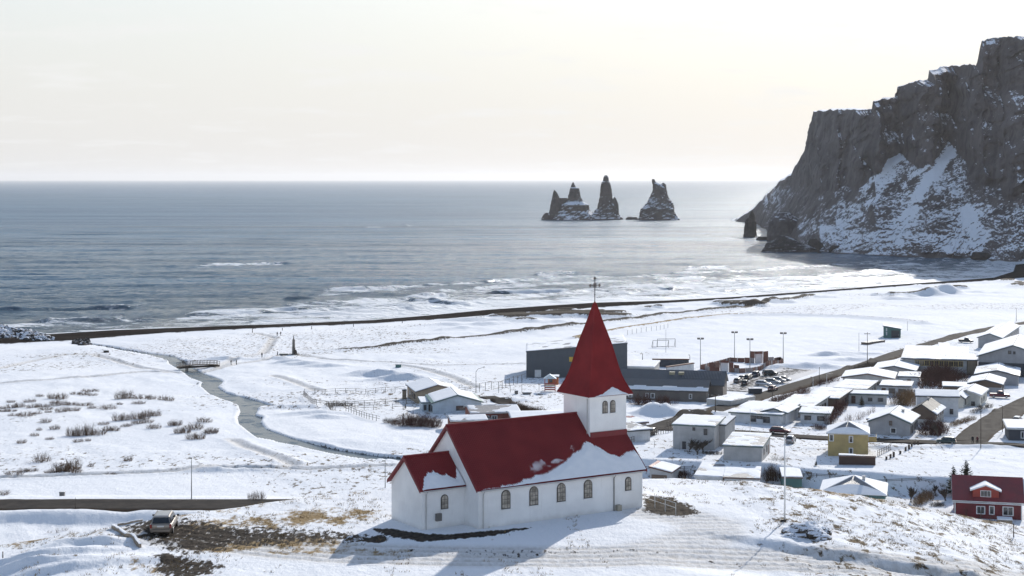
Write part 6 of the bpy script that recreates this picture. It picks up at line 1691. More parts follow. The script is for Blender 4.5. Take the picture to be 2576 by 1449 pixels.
def shrub_mesh(nm, n, spread, r, upright=1.0, side=2):
    """unit shrub: about 1 wide, 1 tall"""
    m = MB()
    for i in range(n):
        a = rnd.uniform(0, 6.283); q = math.sqrt(rnd.random()) * spread
        p = (q * math.cos(a), q * math.sin(a), -.05)
        h = (1.0 - .55 * (q / spread) ** 2) * rnd.uniform(.55, 1.05)
        lean = rnd.uniform(.1, .5) / upright
        pts, d = stem(m, p, (math.cos(a) * lean, math.sin(a) * lean, 1), h, r * rnd.uniform(.7, 1.2))
        for k in range(side):
            b = pts[1] if k % 2 else pts[1].lerp(pts[2], .4)
            a2 = rnd.uniform(0, 6.283)
            stem(m, b, (math.cos(a2), math.sin(a2), 1.1), h * rnd.uniform(.25, .5), r * .6, 3, 1)
    return m.mesh(nm)
SH = [shrub_mesh('shrub', 85, .50, .0115) for k in range(4)]          # field shrubs
SD = [shrub_mesh('thicket', 64, .50, .0105, 1.0, 4) for k in range(4)]       # dense garden shrubs
SS = [shrub_mesh('sapling', 14, .34, .012, 1.6, 2) for k in range(2)]
MV = {}
def plant(meshes, mat, pos, w, h, label, nm='shrub', cat='shrub', group=None):
    me0 = rnd.choice(meshes); key = (me0.name, mat.name)
    if key not in MV:
        me = me0.copy(); me.materials.clear(); me.materials.append(mat); MV[key] = me
    o = bpy.data.objects.new(nm, MV[key]); COL.objects.link(o)
    o.location = (pos[0], pos[1], zr(pos[0], pos[1])); o.scale = (w, w * .8, h); o.rotation_euler = (0, 0, rnd.uniform(0, 6.28))
    return tag(o, label, cat, group)
FLD = [(500, 1130, 150, 60), (350, 1130, 50, 30), (255, 1165, 85, 35), (700, 1100, 130, 30), (780, 1080, 100, 30), (815, 1120, 60, 18), (1090, 1120, 150, 80), (1240, 1140, 100, 40), (1460, 1155, 130, 45), (1220, 1185, 80, 30), (1335, 1150, 60, 40),
       (125, 1210, 150, 45), (330, 1215, 170, 35), (560, 1200, 200, 40), (745, 1205, 90, 40), (400, 1245, 90, 30), (590, 1260, 170, 45), (940, 1225, 110, 50), (60, 1260, 140, 30), (130, 1310, 70, 30), (220, 1305, 100, 45), (320, 1295, 60, 25), (430, 1275, 50, 18),
       (1070, 1325, 130, 75), (1230, 1320, 160, 70), (1330, 1290, 140, 60), (1350, 1395, 80, 50), (1250, 1360, 150, 40), (1530, 1370, 120, 60), (1600, 1420, 130, 70), (1700, 1395, 110, 60), (1790, 1340, 90, 55), (1850, 1440, 80, 40),
       (20, 1225, 40, 30), (90, 1170, 50, 25), (480, 1190, 70, 30), (810, 1240, 60, 30), (1050, 1200, 40, 20)]
FLD2 = [(640, 180, 120, 80), (740, 160, 150, 110), (860, 185, 110, 50), (970, 150, 130, 45), (1110, 125, 70, 25), (905, 110, 80, 25), (400, 95, 70, 40), (490, 140, 70, 40), (350, 160, 40, 25), (190, 260, 60, 40), (310, 205, 60, 30), (440, 235, 50, 25), (690, 255, 60, 30),
        (775, 240, 40, 25), (1720, 215, 140, 60), (1850, 170, 90, 45), (370, 410, 110, 90), (520, 490, 110, 110), (640, 470, 90, 110), (580, 500, 150, 90), (670, 540, 70, 45), (240, 515, 150, 30), (440, 540, 90, 25), (130, 560, 110, 20), (970, 550, 80, 30), (1130, 420, 60, 50),
        (2245, 740, 120, 90), (30, 720, 80, 40), (800, 470, 40, 40)]
MEADOW = []
for fn, lst in ((cH, FLD), (cI, FLD2)):
    for x, y, w, h in lst:
        n = max(1, round(w / 75))
        for k in range(n):
            px = fn(x + (k - (n - 1) / 2) * w / n + rnd.uniform(-8, 8), y + h * .42 + rnd.uniform(-6, 6))
            g = G(px[0], px[1], 180); s_ = g[1] / FPX * .2871
            o_ = plant(SH, M_TW, g, max(1.1, w / n * s_ * 1.5), max(.7, h * s_ * rnd.uniform(1.0, 1.35)), 'brown leafless shrub', group='shrubs on the river meadow'); MEADOW.append(o_)
MEADOW.sort(key=lambda o: -o.location.y)
_nb = 7; _sz = math.ceil(len(MEADOW) / _nb)
for b_ in range(_nb):
    grp_ = MEADOW[b_ * _sz:(b_ + 1) * _sz]
    for o_ in grp_: o_['label'] = 'brown leafless meadow shrub in the %s band from the sea' % ORD[b_]
    number(grp_)
def row(fn, pts, n, w, h, meshes, mat, label, group, jit=10, cat='shrub', nm='shrub'):
    a = np.array(pts, float); s_ = np.concatenate([[0], np.cumsum(np.hypot(*np.diff(a, axis=0).T))])
    out = []
    for q in np.linspace(0, s_[-1], n):
        x = np.interp(q, s_, a[:, 0]) + rnd.uniform(-jit, jit); y = np.interp(q, s_, a[:, 1]) + rnd.uniform(-jit, jit) * .6
        px = fn(x, y); g = G(px[0], px[1], 180)
        out.append(plant(meshes, mat, g, w * rnd.uniform(.8, 1.2), h * rnd.uniform(.75, 1.15), label, nm, cat, group))
    if not label.startswith('tall dense'): number(out)
row(cG, [(230, 990), (480, 1000), (740, 1010)], 9, 3.6, 2.9, SD, M_TWR, 'dense dark leafless garden shrub left of the church ridge', 'garden shrubs left of the church')
row(cG, [(10, 960), (130, 975)], 3, 1.8, 1.6, SD, M_TWG, 'thin leafless shrub at the edge of the river meadow garden', 'thin shrubs by the meadow garden')
row(cG, [(1900, 700), (2100, 780), (2300, 815)], 8, 3.0, 1.7, SD, M_TW, 'bushy brown hedge shrub beside the playground lane', 'playground lane hedge')
row(cG, [(650, 800), (960, 790)], 6, 1.6, 1.7, SS, M_TWG, 'spindly sapling in front of the pale blue house', 'saplings before the blue house')
row(cC, [(1120, 1140), (1250, 1060), (1400, 1010), (1530, 960)], 11, 6.5, 4.6, SD, M_TWR, 'tall dense reddish thicket between the grey houses', 'reddish thicket between houses', 40)
row(cC, [(1250, 1190), (1400, 1120), (1520, 1060)], 7, 6.0, 3.6, SD, M_TWR, 'tall dense reddish thicket between the grey houses', 'reddish thicket between houses', 40)
row(cC, [(1580, 1060), (1700, 1030)], 4, 2.6, 1.8, SD, M_TWG, 'thin bush at the right end of the reddish thicket', 'thin bushes right of the thicket')
row(cD, [(660, 380), (780, 400), (920, 350), (880, 260)], 8, 4.0, 3.6, SD, M_TWO, 'rust brown leafless shrub left of the two storey house', 'rust brown shrubs by the two storey house', 30)
row(cB, [(1640, 940), (1720, 860), (1780, 760), (1850, 690)], 9, 2.6, 3.0, SD, M_TWR, 'dark reddish hedge shrub beside the small white house', 'hedge beside the small white house', 18)
row(cB, [(1900, 900), (2080, 860), (2250, 800), (2300, 740)], 9, 2.2, 2.0, SS, M_TWR, 'thin reddish sapling in the garden behind the yellow house', 'saplings behind the yellow house', 30)
row(cB, [(780, 640), (900, 570), (1050, 520), (1180, 480), (1300, 430)], 12, 2.4, 2.0, SD, M_TWR, 'brown hedge shrub along the near side of the street', 'street hedge', 10)
row(cB, [(1480, 320), (1640, 300), (1720, 260)], 5, 2.4, 2.0, SD, M_TWR, 'dark shrub beside the tall lamp posts', 'shrubs by the lamp posts', 14)
row(cC, [(30, 950), (200, 900), (380, 850)], 7, 3.2, 2.2, SD, M_TWG, 'dark roadside shrub where the street bends to the beach', 'roadside shrubs by the bend', 12)
row(cD, [(1090, 840), (1220, 860), (1350, 830), (1250, 760), (1130, 760)], 9, 3.2, 2.8, SD, M_TWR, 'dark tangled bush at the corner of the grey gabled house', 'bushes by the grey gabled house', 20)
row(cD, [(1510, 710), (1640, 660), (1780, 600)], 7, 2.0, 1.2, SD, M_TWO, 'clipped brown hedge shrub along the side street', 'side street hedge', 8)
row(cD, [(1850, 520), (2050, 480)], 4, 2.2, 1.3, SD, M_TWG, 'ragged shrub by the upper side street', 'shrubs by the upper side street', 16)
row(cF, [(960, 790), (1050, 740), (1150, 660)], 6, 2.0, 1.9, SD, M_TWO, 'rust brown clipped hedge left of the red house', 'hedge left of the red house', 8)
row(cF, [(1220, 800), (1330, 800)], 3, 1.4, .9, SD, M_TWG, 'little shrub in the snowy garden beside the red house', 'little shrubs by the red house', 10)
row(cE, [(40, 150), (300, 165), (560, 165), (740, 165)], 14, 2.0, 2.3, SS, M_TWR, 'thin leafless sapling in front of the school', 'saplings before the school', 14)
row(cE, [(220, 160), (240, 165)], 2, 3.4, 3.2, SD, M_TWR, 'round dense bush left of the saplings before the school', 'round bushes before the school', 4)
row(cE, [(540, 165), (560, 168)], 2, 3.2, 3.0, SD, M_TWR, 'round dense bush right of the saplings before the school', 'round bushes right before the school', 4)
row(cE, [(2150, 1280), (2300, 1290)], 4, 2.6, 3.0, SD, M_TW, 'upright brown shrub behind the flagpole on the crest', 'shrubs behind the flagpole', 12)
row(cE, [(1180, 900), (1390, 910)], 5, 1.2, .8, SD, M_TWG, 'low garden shrub between the box house and the garage', 'low garden shrubs by the garage', 10)
row(cE, [(800, 1250), (900, 1260)], 3, 2.0, 1.5, SD, M_TWR, 'leafless bush beside the small brown doored garage', 'bushes by the small garage', 10)
row(cE, [(2200, 980), (2300, 995), (2420, 1000)], 4, 1.6, 1.4, SS, M_TWG, 'little bare fruit bush right of the long garage', 'fruit bushes by the garage', 10)
row(cB, [(1460, 1000), (1560, 1010)], 3, 2.0, 1.6, SD, M_TWR, 'dark shrub at the corner of the small white house', 'corner shrubs of the small house', 14)
row(cF, [(1700, 990), (1930, 1010), (2100, 1090)], 3, 1.4, 3.2, SS, M_TWG, 'tall thin sapling in front of the red house', 'saplings before the red house', 8)
row(cK, [(800, 1080), (1500, 1050), (1850, 1035)], 12, 1.4, .9, SS, M_TWG, 'scrubby twig along the meadow garden fence', 'twigs along the garden fence', 14)
row(cK, [(1080, 1205), (1290, 1190)], 4, 2.6, 1.2, SD, M_TWG, 'low dense shrub at the garden fence', 'dense shrubs at the garden fence', 10)
row(cK, [(1340, 1190), (1700, 1180), (2100, 1170)], 8, 1.5, 1.0, SS, M_TWG, 'scrubby twig along the lower garden fence', 'twigs along the lower garden fence', 12)
row(cI, [(430, 1070), (560, 1055), (620, 1080)], 4, 1.2, .7, SS, M_TW, 'thin dry weed at the rim of the car park slope', 'dry weeds by the car park', 14)

# bare trees
def tree_mesh(seed):
    global rnd
    keep = rnd; rnd = random.Random(seed)
    tr, cr = MB(), MB()
    def grow(p, d, ln, r, lev):
        pts, d2 = stem(tr if lev < 1 else cr, p, d, ln, r, 5 if lev < 2 else 3, 3, .22)
        if lev >= 4: return
        for k in range(5 if lev < 3 else 3):
            b = pts[1 + (k % 3)] if lev else pts[3 - k % 2]
            a = rnd.uniform(0, 6.283); o = Vector((math.cos(a), math.sin(a), 0)) * rnd.uniform(.35, .8)
            grow(b, d2 + o + Vector((0, 0, .25)), ln * rnd.uniform(.55, .78), r * .66, lev + 1)
    grow((0, 0, -.1), (0, 0, 1), .30, .034, 0)
    rnd = keep
    return tr.mesh('trunk'), cr.mesh('crown')
TR = [tree_mesh(3), tree_mesh(9), tree_mesh(14)]
for a_, b_ in TR: a_.materials.append(M_BARK); b_.materials.append(M_TWG)
def btree(px, top_y, label, k, wid=1.0, ymin=180):
    g = G(px[0], px[1], ymin); h = (px[1] - top_y) * g[1] / FPX
    rt = thing('bare_tree', label, 'tree', (g[0], g[1], zr(g[0], g[1])), rnd.uniform(0, 6))
    for nm, me in zip(('trunk', 'crown'), TR[k % 3]):
        o = bpy.data.objects.new(nm, me); COL.objects.link(o); o.parent = rt; o.scale = (h * wid * 1.0, h * wid * 1.0, h * 1.05)
btree(cE(940, 870), cE(0, 545)[1], 'left bare tree before the corrugated box house', 0, 1.6)
btree(cE(1065, 912), cE(0, 600)[1], 'middle bare tree before the corrugated box house', 1, 1.5)
btree(cE(1155, 880), cE(0, 560)[1], 'right bare tree before the corrugated box house', 2, 1.7)
btree(cJ(1570, 800), cJ(0, 585)[1], 'bare bushy tree left of the rust brown hedge on the slope', 0, 1.1)
btree(cJ(1885, 790), cJ(0, 590)[1], 'spreading bare tree left of the red house', 1, 1.5)
btree(cJ(1790, 740), cJ(0, 600)[1], 'small bare tree under the spruces', 2, 1.2)
btree(cF(870, 740), cF(0, 360)[1], 'tall narrow bare tree on the crest left of the hedge', 2, .8)
btree(cD(1280, 880), cD(0, 560)[1], 'dark bare tree at the corner of the grey gabled house', 0, 1.1)

# spruces
def spruce_mesh(seed, n=26):
    rr = random.Random(seed); m = MB()
    for i in range(n):
        q = i / (n - 1); z = .10 + .88 * q; ln = .40 * (1 - q) ** .85 + .02
        for k in range(9):
            a = rr.uniform(0, 6.283); L = ln * rr.uniform(.6, 1.1)
            d = Vector((math.cos(a), math.sin(a), .12 + .35 * q)); s_ = Vector((-math.sin(a), math.cos(a), 0))
            p0 = Vector((0, 0, z)); 
            for j in range(4):
                f0 = j / 4; b = p0 + d * L * f0 + Vector((0, 0, -.10 * L * math.sin(f0 * 3)))
                w = L * .30 * (1.1 - f0); e = b + d * L * .34
                for sg in (-1, 1):
                    tip = b + d * L * .22 + s_ * sg * w * 1.3 + Vector((0, 0, rr.uniform(-.02, .02)))
                    m.add([tuple(b), tuple(tip), tuple(e)], [(0, 1, 2)])
    return m.mesh('crown')
SPR = [spruce_mesh(1), spruce_mesh(2)]
for s_ in SPR: s_.materials.append(M_NEED)
def spruce(px, top_y, label, k=0, wid=1.0, ymin=180, h=None):
    g = G(px[0], px[1], ymin); hh = h or (px[1] - top_y) * g[1] / FPX
    rt = thing('spruce_tree', label, 'tree', (g[0], g[1], zr(g[0], g[1])), rnd.uniform(0, 6))
    MB().tube([(0, 0, -.2), (0, 0, hh * .95)], [hh * .022, hh * .004], 6).build('trunk', M_BARK, rt)
    o = bpy.data.objects.new('crown', SPR[k]); COL.objects.link(o); o.parent = rt; o.scale = (hh * wid, hh * wid, hh)
spruce(cF(1700, 640), cF(0, 105)[1], 'taller dark spruce behind the red house roof', 0, .85)
spruce(cF(1510, 640), cF(0, 190)[1], 'shorter dark spruce left of the taller one by the red house', 1, .8)
spruce(cB(2140, 660), cB(0, 505)[1], 'dark spruce against the pale low house', 1, 1.0)
spruce(cC(740, 1140), cC(0, 990)[1], 'dark evergreen behind the white house with three windows', 0, 1.3)
spruce(cC(1085, 1160), cC(0, 1030)[1], 'dark evergreen at the foot of the reddish thicket', 1, 1.2)
spruce(cC(585, 1110), cC(0, 1020)[1], 'small evergreen left of the larger ones by the white house', 1, .8)
spruce(cG(255, 860), cG(0, 805)[1], 'small evergreen rising from the dark garden shrubs', 0, .9)
spruce(cJ(748, 478), cJ(0, 430)[1], 'tiny spruce in the snow before the timber wall', 0, .9)
spruce(cG(280, 740), cG(0, 660)[1], 'small tawny conifer in the meadow garden', 1, .7)

# dry grass blades on the church hill and dunes: uncountable
m = MB(); ng = 0
M_GRS = twig_mat('dry_grass', (.12, .075, .032), (.36, .25, .11))
rs = np.random.RandomState(4)
NX = 60000
gx_ = rs.uniform(-52, 56, NX); gy_ = rs.uniform(112, 153, NX)
ii = np.clip(np.searchsorted(rows, gy_) - 1, 0, len(rows) - 2); jj = np.clip(np.searchsorted(uu, gx_ / (gy_ + 60)) - 1, 0, len(uu) - 2)
den = np.clip(ats['grass'][ii, jj] * 1.2 + ats['tuft'][ii, jj] * .55 - ats['packed'][ii, jj], 0, 1) * (hill(gx_, gy_) > 20)
cl = fbm(gx_ / 1.7, gy_ / 3.0, 3, 88)
ok = np.nonzero((cl + den * .35 > .72) & (rs.rand(NX) < .5))[0][:5200]
for i in ok:
    x, y = float(gx_[i]), float(gy_[i]); z = zr(x, y)
    for k in range(4):
        a = rs.uniform(0, 6.283); h = rs.uniform(.06, .22); w = .016
        b = (x + rs.uniform(-.14, .14), y + rs.uniform(-.14, .14)); l = h * .7
        m.add([(b[0] - w, b[1], z - .03), (b[0] + w, b[1], z - .03), (b[0] + l * math.cos(a), b[1] + l * math.sin(a), z + h)], [(0, 1, 2)])
tag(m.build('dry_grass', M_GRS), 'dry brown grass poking through the snow on the church hill', 'grass', kind='stuff')
# ------------------------------------------------------------------ poles, fences, small things
M_STEEL = paint('galvanised', (.30, .30, .30), .45, .2, metal=.5)
M_WOODP = paint('grey_timber', (.13, .105, .085), .85, .3)
M_DARKW = paint('dark_timber', (.06, .045, .035), .85, .3)
M_WPOLE = paint('white_pole', (.62, .62, .61), .5, .1)
def gz_(p): return (p[0], p[1], zr(p[0], p[1]))
def pole(px, top_y, label, kind='plain', mat=None, r=.06, ymin=180, arm=(0, 0), name='lamp_post', cat='lamp post'):
    g = G(px[0], px[1], ymin); h = (px[1] - top_y) * g[1] / FPX
    rt = thing(name, label, cat, gz_(g))
    mat = mat or M_STEEL
    MB().tube([(0, 0, -.4), (0, 0, h)], [r * 1.25, r * .7], 7).build('pole', mat, rt, True)
    if kind == 'lamp':
        ax, az_ = arm[0] * g[1] / FPX, arm[1] * g[1] / FPX
        MB().tube([(0, 0, h - .02), (ax * .25, 0, h + az_ * .6), (ax, 0, h + az_)], r * .7, 6).build('arm', mat, rt, True)
        MB().box(min(ax, ax * 1.0) - .25, ax + .25, -.12, .12, h + az_ - .06, h + az_ + .07).build('lamp_head', M_BOX, rt)
    elif kind == 'flood':
        MB().box(-.7, .7, -.06, .06, h - .1, h).build('crossbar', mat, rt)
        for s_ in (-.5, .5): MB().box(s_ - .38, s_ + .38, -.35, .20, h - .05, h + .42).build('floodlight', M_BOX, rt)
    elif kind == 'power':
        MB().box(-.8, .8, -.06, .06, h - .5, h - .38).build('crossarm', mat, rt)
        for s_ in (-.7, 0, .7): MB().tube([(s_, 0, h - .38), (s_, 0, h - .2)], .05, 6).build('insulator', M_WPOLE, rt)
    else:
        MB().sphere((0, 0, h), r * 1.1, 6, 4).build('cap', mat, rt)
    return rt
pole(cI(1678, 775), cI(0, 425)[1], 'street lamp beside the main road on the left', 'lamp', arm=(-3, 2), r=.07)
pole((969, 1226), 1160, 'street lamp standing just left of the chancel', 'lamp', arm=(-3, 2), r=.06)
pole(cI(660, 872), cI(0, 775)[1], 'thin snow marker pole at the near edge of the main road', 'plain', M_DARKW, .04, 170, name='marker_pole', cat='pole')
pole(cG(1348, 490), cG(0, 180)[1], 'curved street lamp left of the sports hall', 'lamp', arm=(20, 12), r=.08)
for (b, t_, lab) in (((1315, 700), 285, 'left floodlight mast of the fenced court'), ((1830, 592), 190, 'rear floodlight mast of the fenced court'), ((2062, 735), 318, 'front floodlight mast of the fenced court'), ((2565, 662), 210, 'right floodlight mast of the fenced court')):
    pole(cA(*b), cA(0, t_)[1], lab, 'flood', M_STEEL, .10, name='floodlight_mast', cat='floodlight')
pole(cA(1540, 1449), cA(0, 1175)[1], 'dark power pole beside the street below the school', 'power', M_DARKW, .10, name='power_pole', cat='power pole')
pole(cA(2400, 1290), cA(0, 1010)[1], 'dark power pole beside the street hedge', 'power', M_DARKW, .10, name='power_pole', cat='power pole')
pole(cB(1405, 385), cB(0, 205)[1], 'white lamp post by the second bend of the street', 'lamp', M_WPOLE, .06, arm=(-4, 1))
pole(cB(1612, 355), cB(0, 150)[1], 'white lamp post right of the other one by the street', 'lamp', M_WPOLE, .06, arm=(12, 0))
pole(cB(1500, 330), cB(0, 55)[1], 'tall dark pole between the two white lamp posts', 'plain', M_DARKW, .07, name='power_pole', cat='power pole')
pole(cC(212, 865), cC(0, 345)[1], 'tall dark pole where the beach road leaves the street', 'power', M_DARKW, .09, name='power_pole', cat='power pole')
pole(cC(85, 625), cC(0, 355)[1], 'tall thin mast at the near side of the snowy pitch', 'plain', M_STEEL, .06, name='mast', cat='pole')
pole(cC(818, 340), cC(0, 205)[1], 'thin mast beside the green clubhouse', 'plain', M_STEEL, .06, name='mast', cat='pole')
pole(cC(2460, 175), cC(0, -20)[1], 'lamp post above the roof of the long barn', 'lamp', M_DARKW, .08, arm=(-3, 1))
pole(cD(1925, 1060), cD(0, 480)[1], 'tall lamp post at the corner of the side street', 'lamp', M_DARKW, .07, arm=(-14, 2))
pole(cD(2252, 810), cD(0, 420)[1], 'lamp post on the right of the side street', 'lamp', M_DARKW, .06, arm=(-6, 1))
pole(cB(455, 1110), cB(0, 720)[1], 'white flagpole before the long white bungalow', 'plain', M_WPOLE, .05, name='flagpole', cat='flagpole')
pole(cC(1518, 790), cC(0, 668)[1], 'short lamp post before the long workshop', 'lamp', M_DARKW, .06, arm=(2, 0))
pole(cF(2420, 1270), cF(0, 1075)[1], 'bare pole at the right end of the hill', 'plain', M_DARKW, .045, 130, name='marker_pole', cat='pole')
pole(cI(25, 1300), cI(0, 1245)[1], 'short leaning fence stake at the left edge', 'plain', M_DARKW, .05, 100, name='stake', cat='post')
pole(cA(440, 612), cA(0, 515)[1], 'short dark pole behind the pool roof', 'plain', M_DARKW, .09, name='mast', cat='pole')
pole(cA(1155, 605), cA(0, 530)[1], 'short pole with a lamp at the corner of the pool wall', 'lamp', M_DARKW, .08, arm=(-2, 0))
pole(cE(800, 840), cE(0, 725)[1], 'thin clothesline post before the corrugated box house', 'plain', M_STEEL, .04, name='post', cat='post')
pole(cE(420, 810), cE(0, 705)[1], 'thin post in the snow left of the corrugated box house', 'plain', M_STEEL, .04, name='post', cat='post')
for k, (x, y, tp) in enumerate(((150, 325, 280), (865, 272, 240), (1370, 240, 203), (512, 292, 265), (1960, 200, 180))):
    pole(cK(x, y), cK(0, tp)[1], ['leftmost', 'second', 'third', 'smallest', 'last'][k] + ' dark stake along the top of the beach', 'plain', M_DARKW, .14, name='beach_stake', cat='post')

def fence(name, label, fn, pts, gap=2.2, h=1.1, rails=2, mat=None, r=.055, ymin=180, panel=None):
    g = [G(*fn(*p), ymin) for p in pts]
    rt = thing(name, label, 'fence', gz_(g[0])); b0 = Vector(rt.location)
    mat = mat or M_WOODP
    for a, b in zip(g[:-1], g[1:]):
        L = math.hypot(b[0] - a[0], b[1] - a[1]); n = max(1, round(L / gap))
        P = [Vector(gz_((a[0] + (b[0] - a[0]) * k / n, a[1] + (b[1] - a[1]) * k / n))) - b0 for k in range(n + 1)]
        for k in range(n): MB().tube([P[k] + Vector((0, 0, -.3)), P[k] + Vector((0, 0, h + .08))], r, 5).build('post', mat, rt)
        if panel is None:
            for j in range(rails):
                z = h * (1 - j * .42)
                MB().tube([p + Vector((0, -.05, z)) for p in P], r * .6, 4).build('rail', mat, rt)
        else:
            for k in range(n):
                c = panel[(k * 7 + len(rt.children)) % len(panel)]
                q0, q1 = P[k].lerp(P[k + 1], .03), P[k].lerp(P[k + 1], .97)
                d = (q1 - q0).normalized(); nn = Vector((-d.y, d.x, 0)) * .05
                MB().slab([tuple(q0 + Vector((0, 0, -.15))), tuple(q1 + Vector((0, 0, -.15))), tuple(q1 + Vector((0, 0, h))), tuple(q0 + Vector((0, 0, h)))], tuple(nn)).build('panel', c, rt)
    return rt
fence('fence', 'rail fence along the far side of the meadow garden', cK, [(780, 1062), (1400, 1052), (1990, 1030)])
fence('fence', 'rail fence down the left side of the meadow garden', cK, [(765, 1085), (850, 1155), (920, 1218)], 1.8)
fence('fence', 'rail fence along the near side of the meadow garden', cK, [(925, 1216), (1050, 1212), (1500, 1190), (2140, 1165)])
fence('fence', 'short zigzag rail fence below the meadow garden', cK, [(1065, 1215), (1100, 1260), (1135, 1285)], 1.4)
fence('fence', 'straight rail fence right of the zigzag one', cK, [(1148, 1278), (1280, 1272), (1500, 1258), (1720, 1248)])
fence('fence', 'broken rail fence running down towards the dark shrubs', cK, [(1280, 1275), (1440, 1330), (1560, 1370), (1690, 1400)], 1.6)
fence('fence', 'rail fence in front of the pale blue house', cK, [(1840, 1245), (2100, 1240)])
fence('fence', 'dark paling fence below the white garage right of the tower', cE, [(40, 755), (250, 690), (480, 610), (700, 555)], 1.0, 1.0)
fence('fence', 'tall wire fence round the playground', cG, [(1400, 480), (1580, 450), (1690, 455), (1850, 400), (2100, 325)], 3.0, 1.9, 1, M_DARKW, .06)
fence('fence', 'near wire fence of the playground', cG, [(1690, 500), (2040, 490), (2300, 480), (2480, 470)], 3.0, 1.7, 1, M_DARKW, .05)
fence('fence', 'short fence beside the curved street lamp', cG, [(1090, 478), (1275, 475)], 1.5, 1.0)
fence('fence', 'low garden fence running up beside the yellow house', cD, [(370, 1170), (580, 1055)], 1.2, 1.0)
fence('pitch_fence', 'long thin rail along the far touchline of the snowy pitch', cA, [(215, 225), (420, 190), (650, 155), (880, 100)], 4.0, 1.6, 1, M_STEEL, .07)
fence('fence', 'dark hedge fence beside the street corner by the tower', cE, [(610, 500), (700, 470), (760, 420)], 2.0, 1.0)
fence('fence', 'wire fence in front of the school lawn', cA, [(1480, 1245), (1760, 1262)], 2.5, 1.0, 2, M_STEEL, .04)
fence('fence', 'dark low fence beneath the blue shadowed bank', cE, [(240, 1130), (700, 1150), (1040, 1140)], 2.2, .6, 2, M_DARKW)
fence('fence', 'dark low fence at the foot of the big snowfield', cJ, [(640, 575), (1100, 600), (1500, 625), (1800, 640)], 2.2, .5, 2, M_DARKW)
P1, P2, P3 = paint('court_brown', (.155, .062, .045), .75), paint('court_grey', (.30, .26, .25), .75), paint('court_tan', (.22, .12, .09), .75)
ct = fence('ball_court', 'fenced ball court of brown and grey boards with goal boxes', cA, [(1312, 752), (1450, 775), (1610, 782)], 2.0, 1.2, panel=[P3, P2, P1], r=.07)
def more(pts, h, pal, lift=0.0):
    g = [G(*cA(*p), 180) for p in pts]; b0 = Vector(ct.location)
    for a, b in zip(g[:-1], g[1:]):
        n = max(1, round(math.hypot(b[0] - a[0], b[1] - a[1]) / 2.0))
        for k in range(n):
            q0 = Vector(gz_((a[0] + (b[0] - a[0]) * (k + .03) / n, a[1] + (b[1] - a[1]) * (k + .03) / n))) - b0; q1 = Vector(gz_((a[0] + (b[0] - a[0]) * (k + .97) / n, a[1] + (b[1] - a[1]) * (k + .97) / n))) - b0
            d = (q1 - q0).normalized(); nn = Vector((-d.y, d.x, 0)) * .05
            lo, hi = Vector((0, 0, -.15 + lift)), Vector((0, 0, h))
            MB().slab([tuple(q0 + lo), tuple(q1 + lo), tuple(q1 + hi), tuple(q0 + hi)], tuple(nn)).build('panel', pal[k % len(pal)], ct)
            MB().tube([q0 + lo, q0 + hi + Vector((0, 0, .1))], .06, 5).build('post', M_DARKW, ct)
more([(1745, 785), (1900, 800), (2100, 788), (2340, 728), (2565, 660)], 1.2, [P3, P2, P1])
more([(2565, 660), (2520, 625), (2425, 645)], 1.2, [P1, P3])
more([(2260, 655), (2425, 645)], 1.5, [P1, P2]); more([(1985, 640), (2130, 655)], 1.5, [P1, P2])
more([(1312, 752), (1530, 690), (1760, 625), (1985, 632)], 1.2, [P3, P1, P2])
more([(1450, 775), (1610, 784)], 2.3, [P1, P3], 1.25); more([(1745, 785), (1815, 790)], 2.6, [P1], 1.25); more([(1820, 790), (1900, 800)], 2.0, [P1], 1.25)
more([(1610, 784), (1745, 786)], 3.0, [P1], 2.55); more([(2065, 648), (2135, 655)], 3.3, [P1], 1.55); more([(2135, 655), (2260, 655)], 3.3, [P1], 2.75); more([(2262, 655), (2340, 650)], 3.2, [P1, P3], 1.55)
M_NET = paint('goal_back', (.66, .66, .66), .8)
more([(1612, 780), (1742, 782)], 2.5, [M_NET]); more([(2137, 650), (2258, 650)], 2.7, [M_NET])

# football goals on the pitch
def goal(px, label, w=5.0, h=2.2, rz=0.0):
    g = G(*px, 180); rt = thing('football_goal', label, 'goal', gz_(g), rz)
    for x in (-w / 2, w / 2):
        MB().tube([(x, 0, -.1), (x, 0, h)], .09, 5).build('post', M_STEEL, rt); MB().tube([(x, 0, h), (x, 1.4, 0)], .05, 4).build('stay', M_STEEL, rt)
    MB().tube([(-w / 2, 0, h), (w / 2, 0, h)], .09, 5).build('crossbar', M_STEEL, rt)
    MB().tube([(-w / 2, 1.4, .05), (w / 2, 1.4, .05)], .05, 4).build('base_bar', M_STEEL, rt)
goal(cA(715, 412), 'left small football goal stacked on the snowy pitch', 5.0, 6.5 * .33, .2)
goal(cA(800, 405), 'right small football goal stacked on the snowy pitch', 5.5, 2.5, .1)
pole(cA(793, 500), cA(0, 160)[1], 'tall thin mast behind the small football goals', 'plain', M_STEEL, .05, name='mast', cat='pole')

# stones along the garden edge below the yellow house
for k, (x, y) in enumerate(((500, 1222), (562, 1200), (610, 1180), (708, 1136), (790, 1096), (840, 1074), (882, 1055), (925, 1032), (975, 1002))):
    g = G(*cD(x, y), 180); o = MB().box(-.16, .16, -.12, .12, -.1, .55 + .15 * (k % 3)).build('marker_stone', M_DARKW); o.location = gz_(g); o.rotation_euler = (0, 0, k)
    tag(o, 'little dark marker stone below the yellow house, %s from left' % ORD[k], 'stone', 'marker stones below the yellow house')
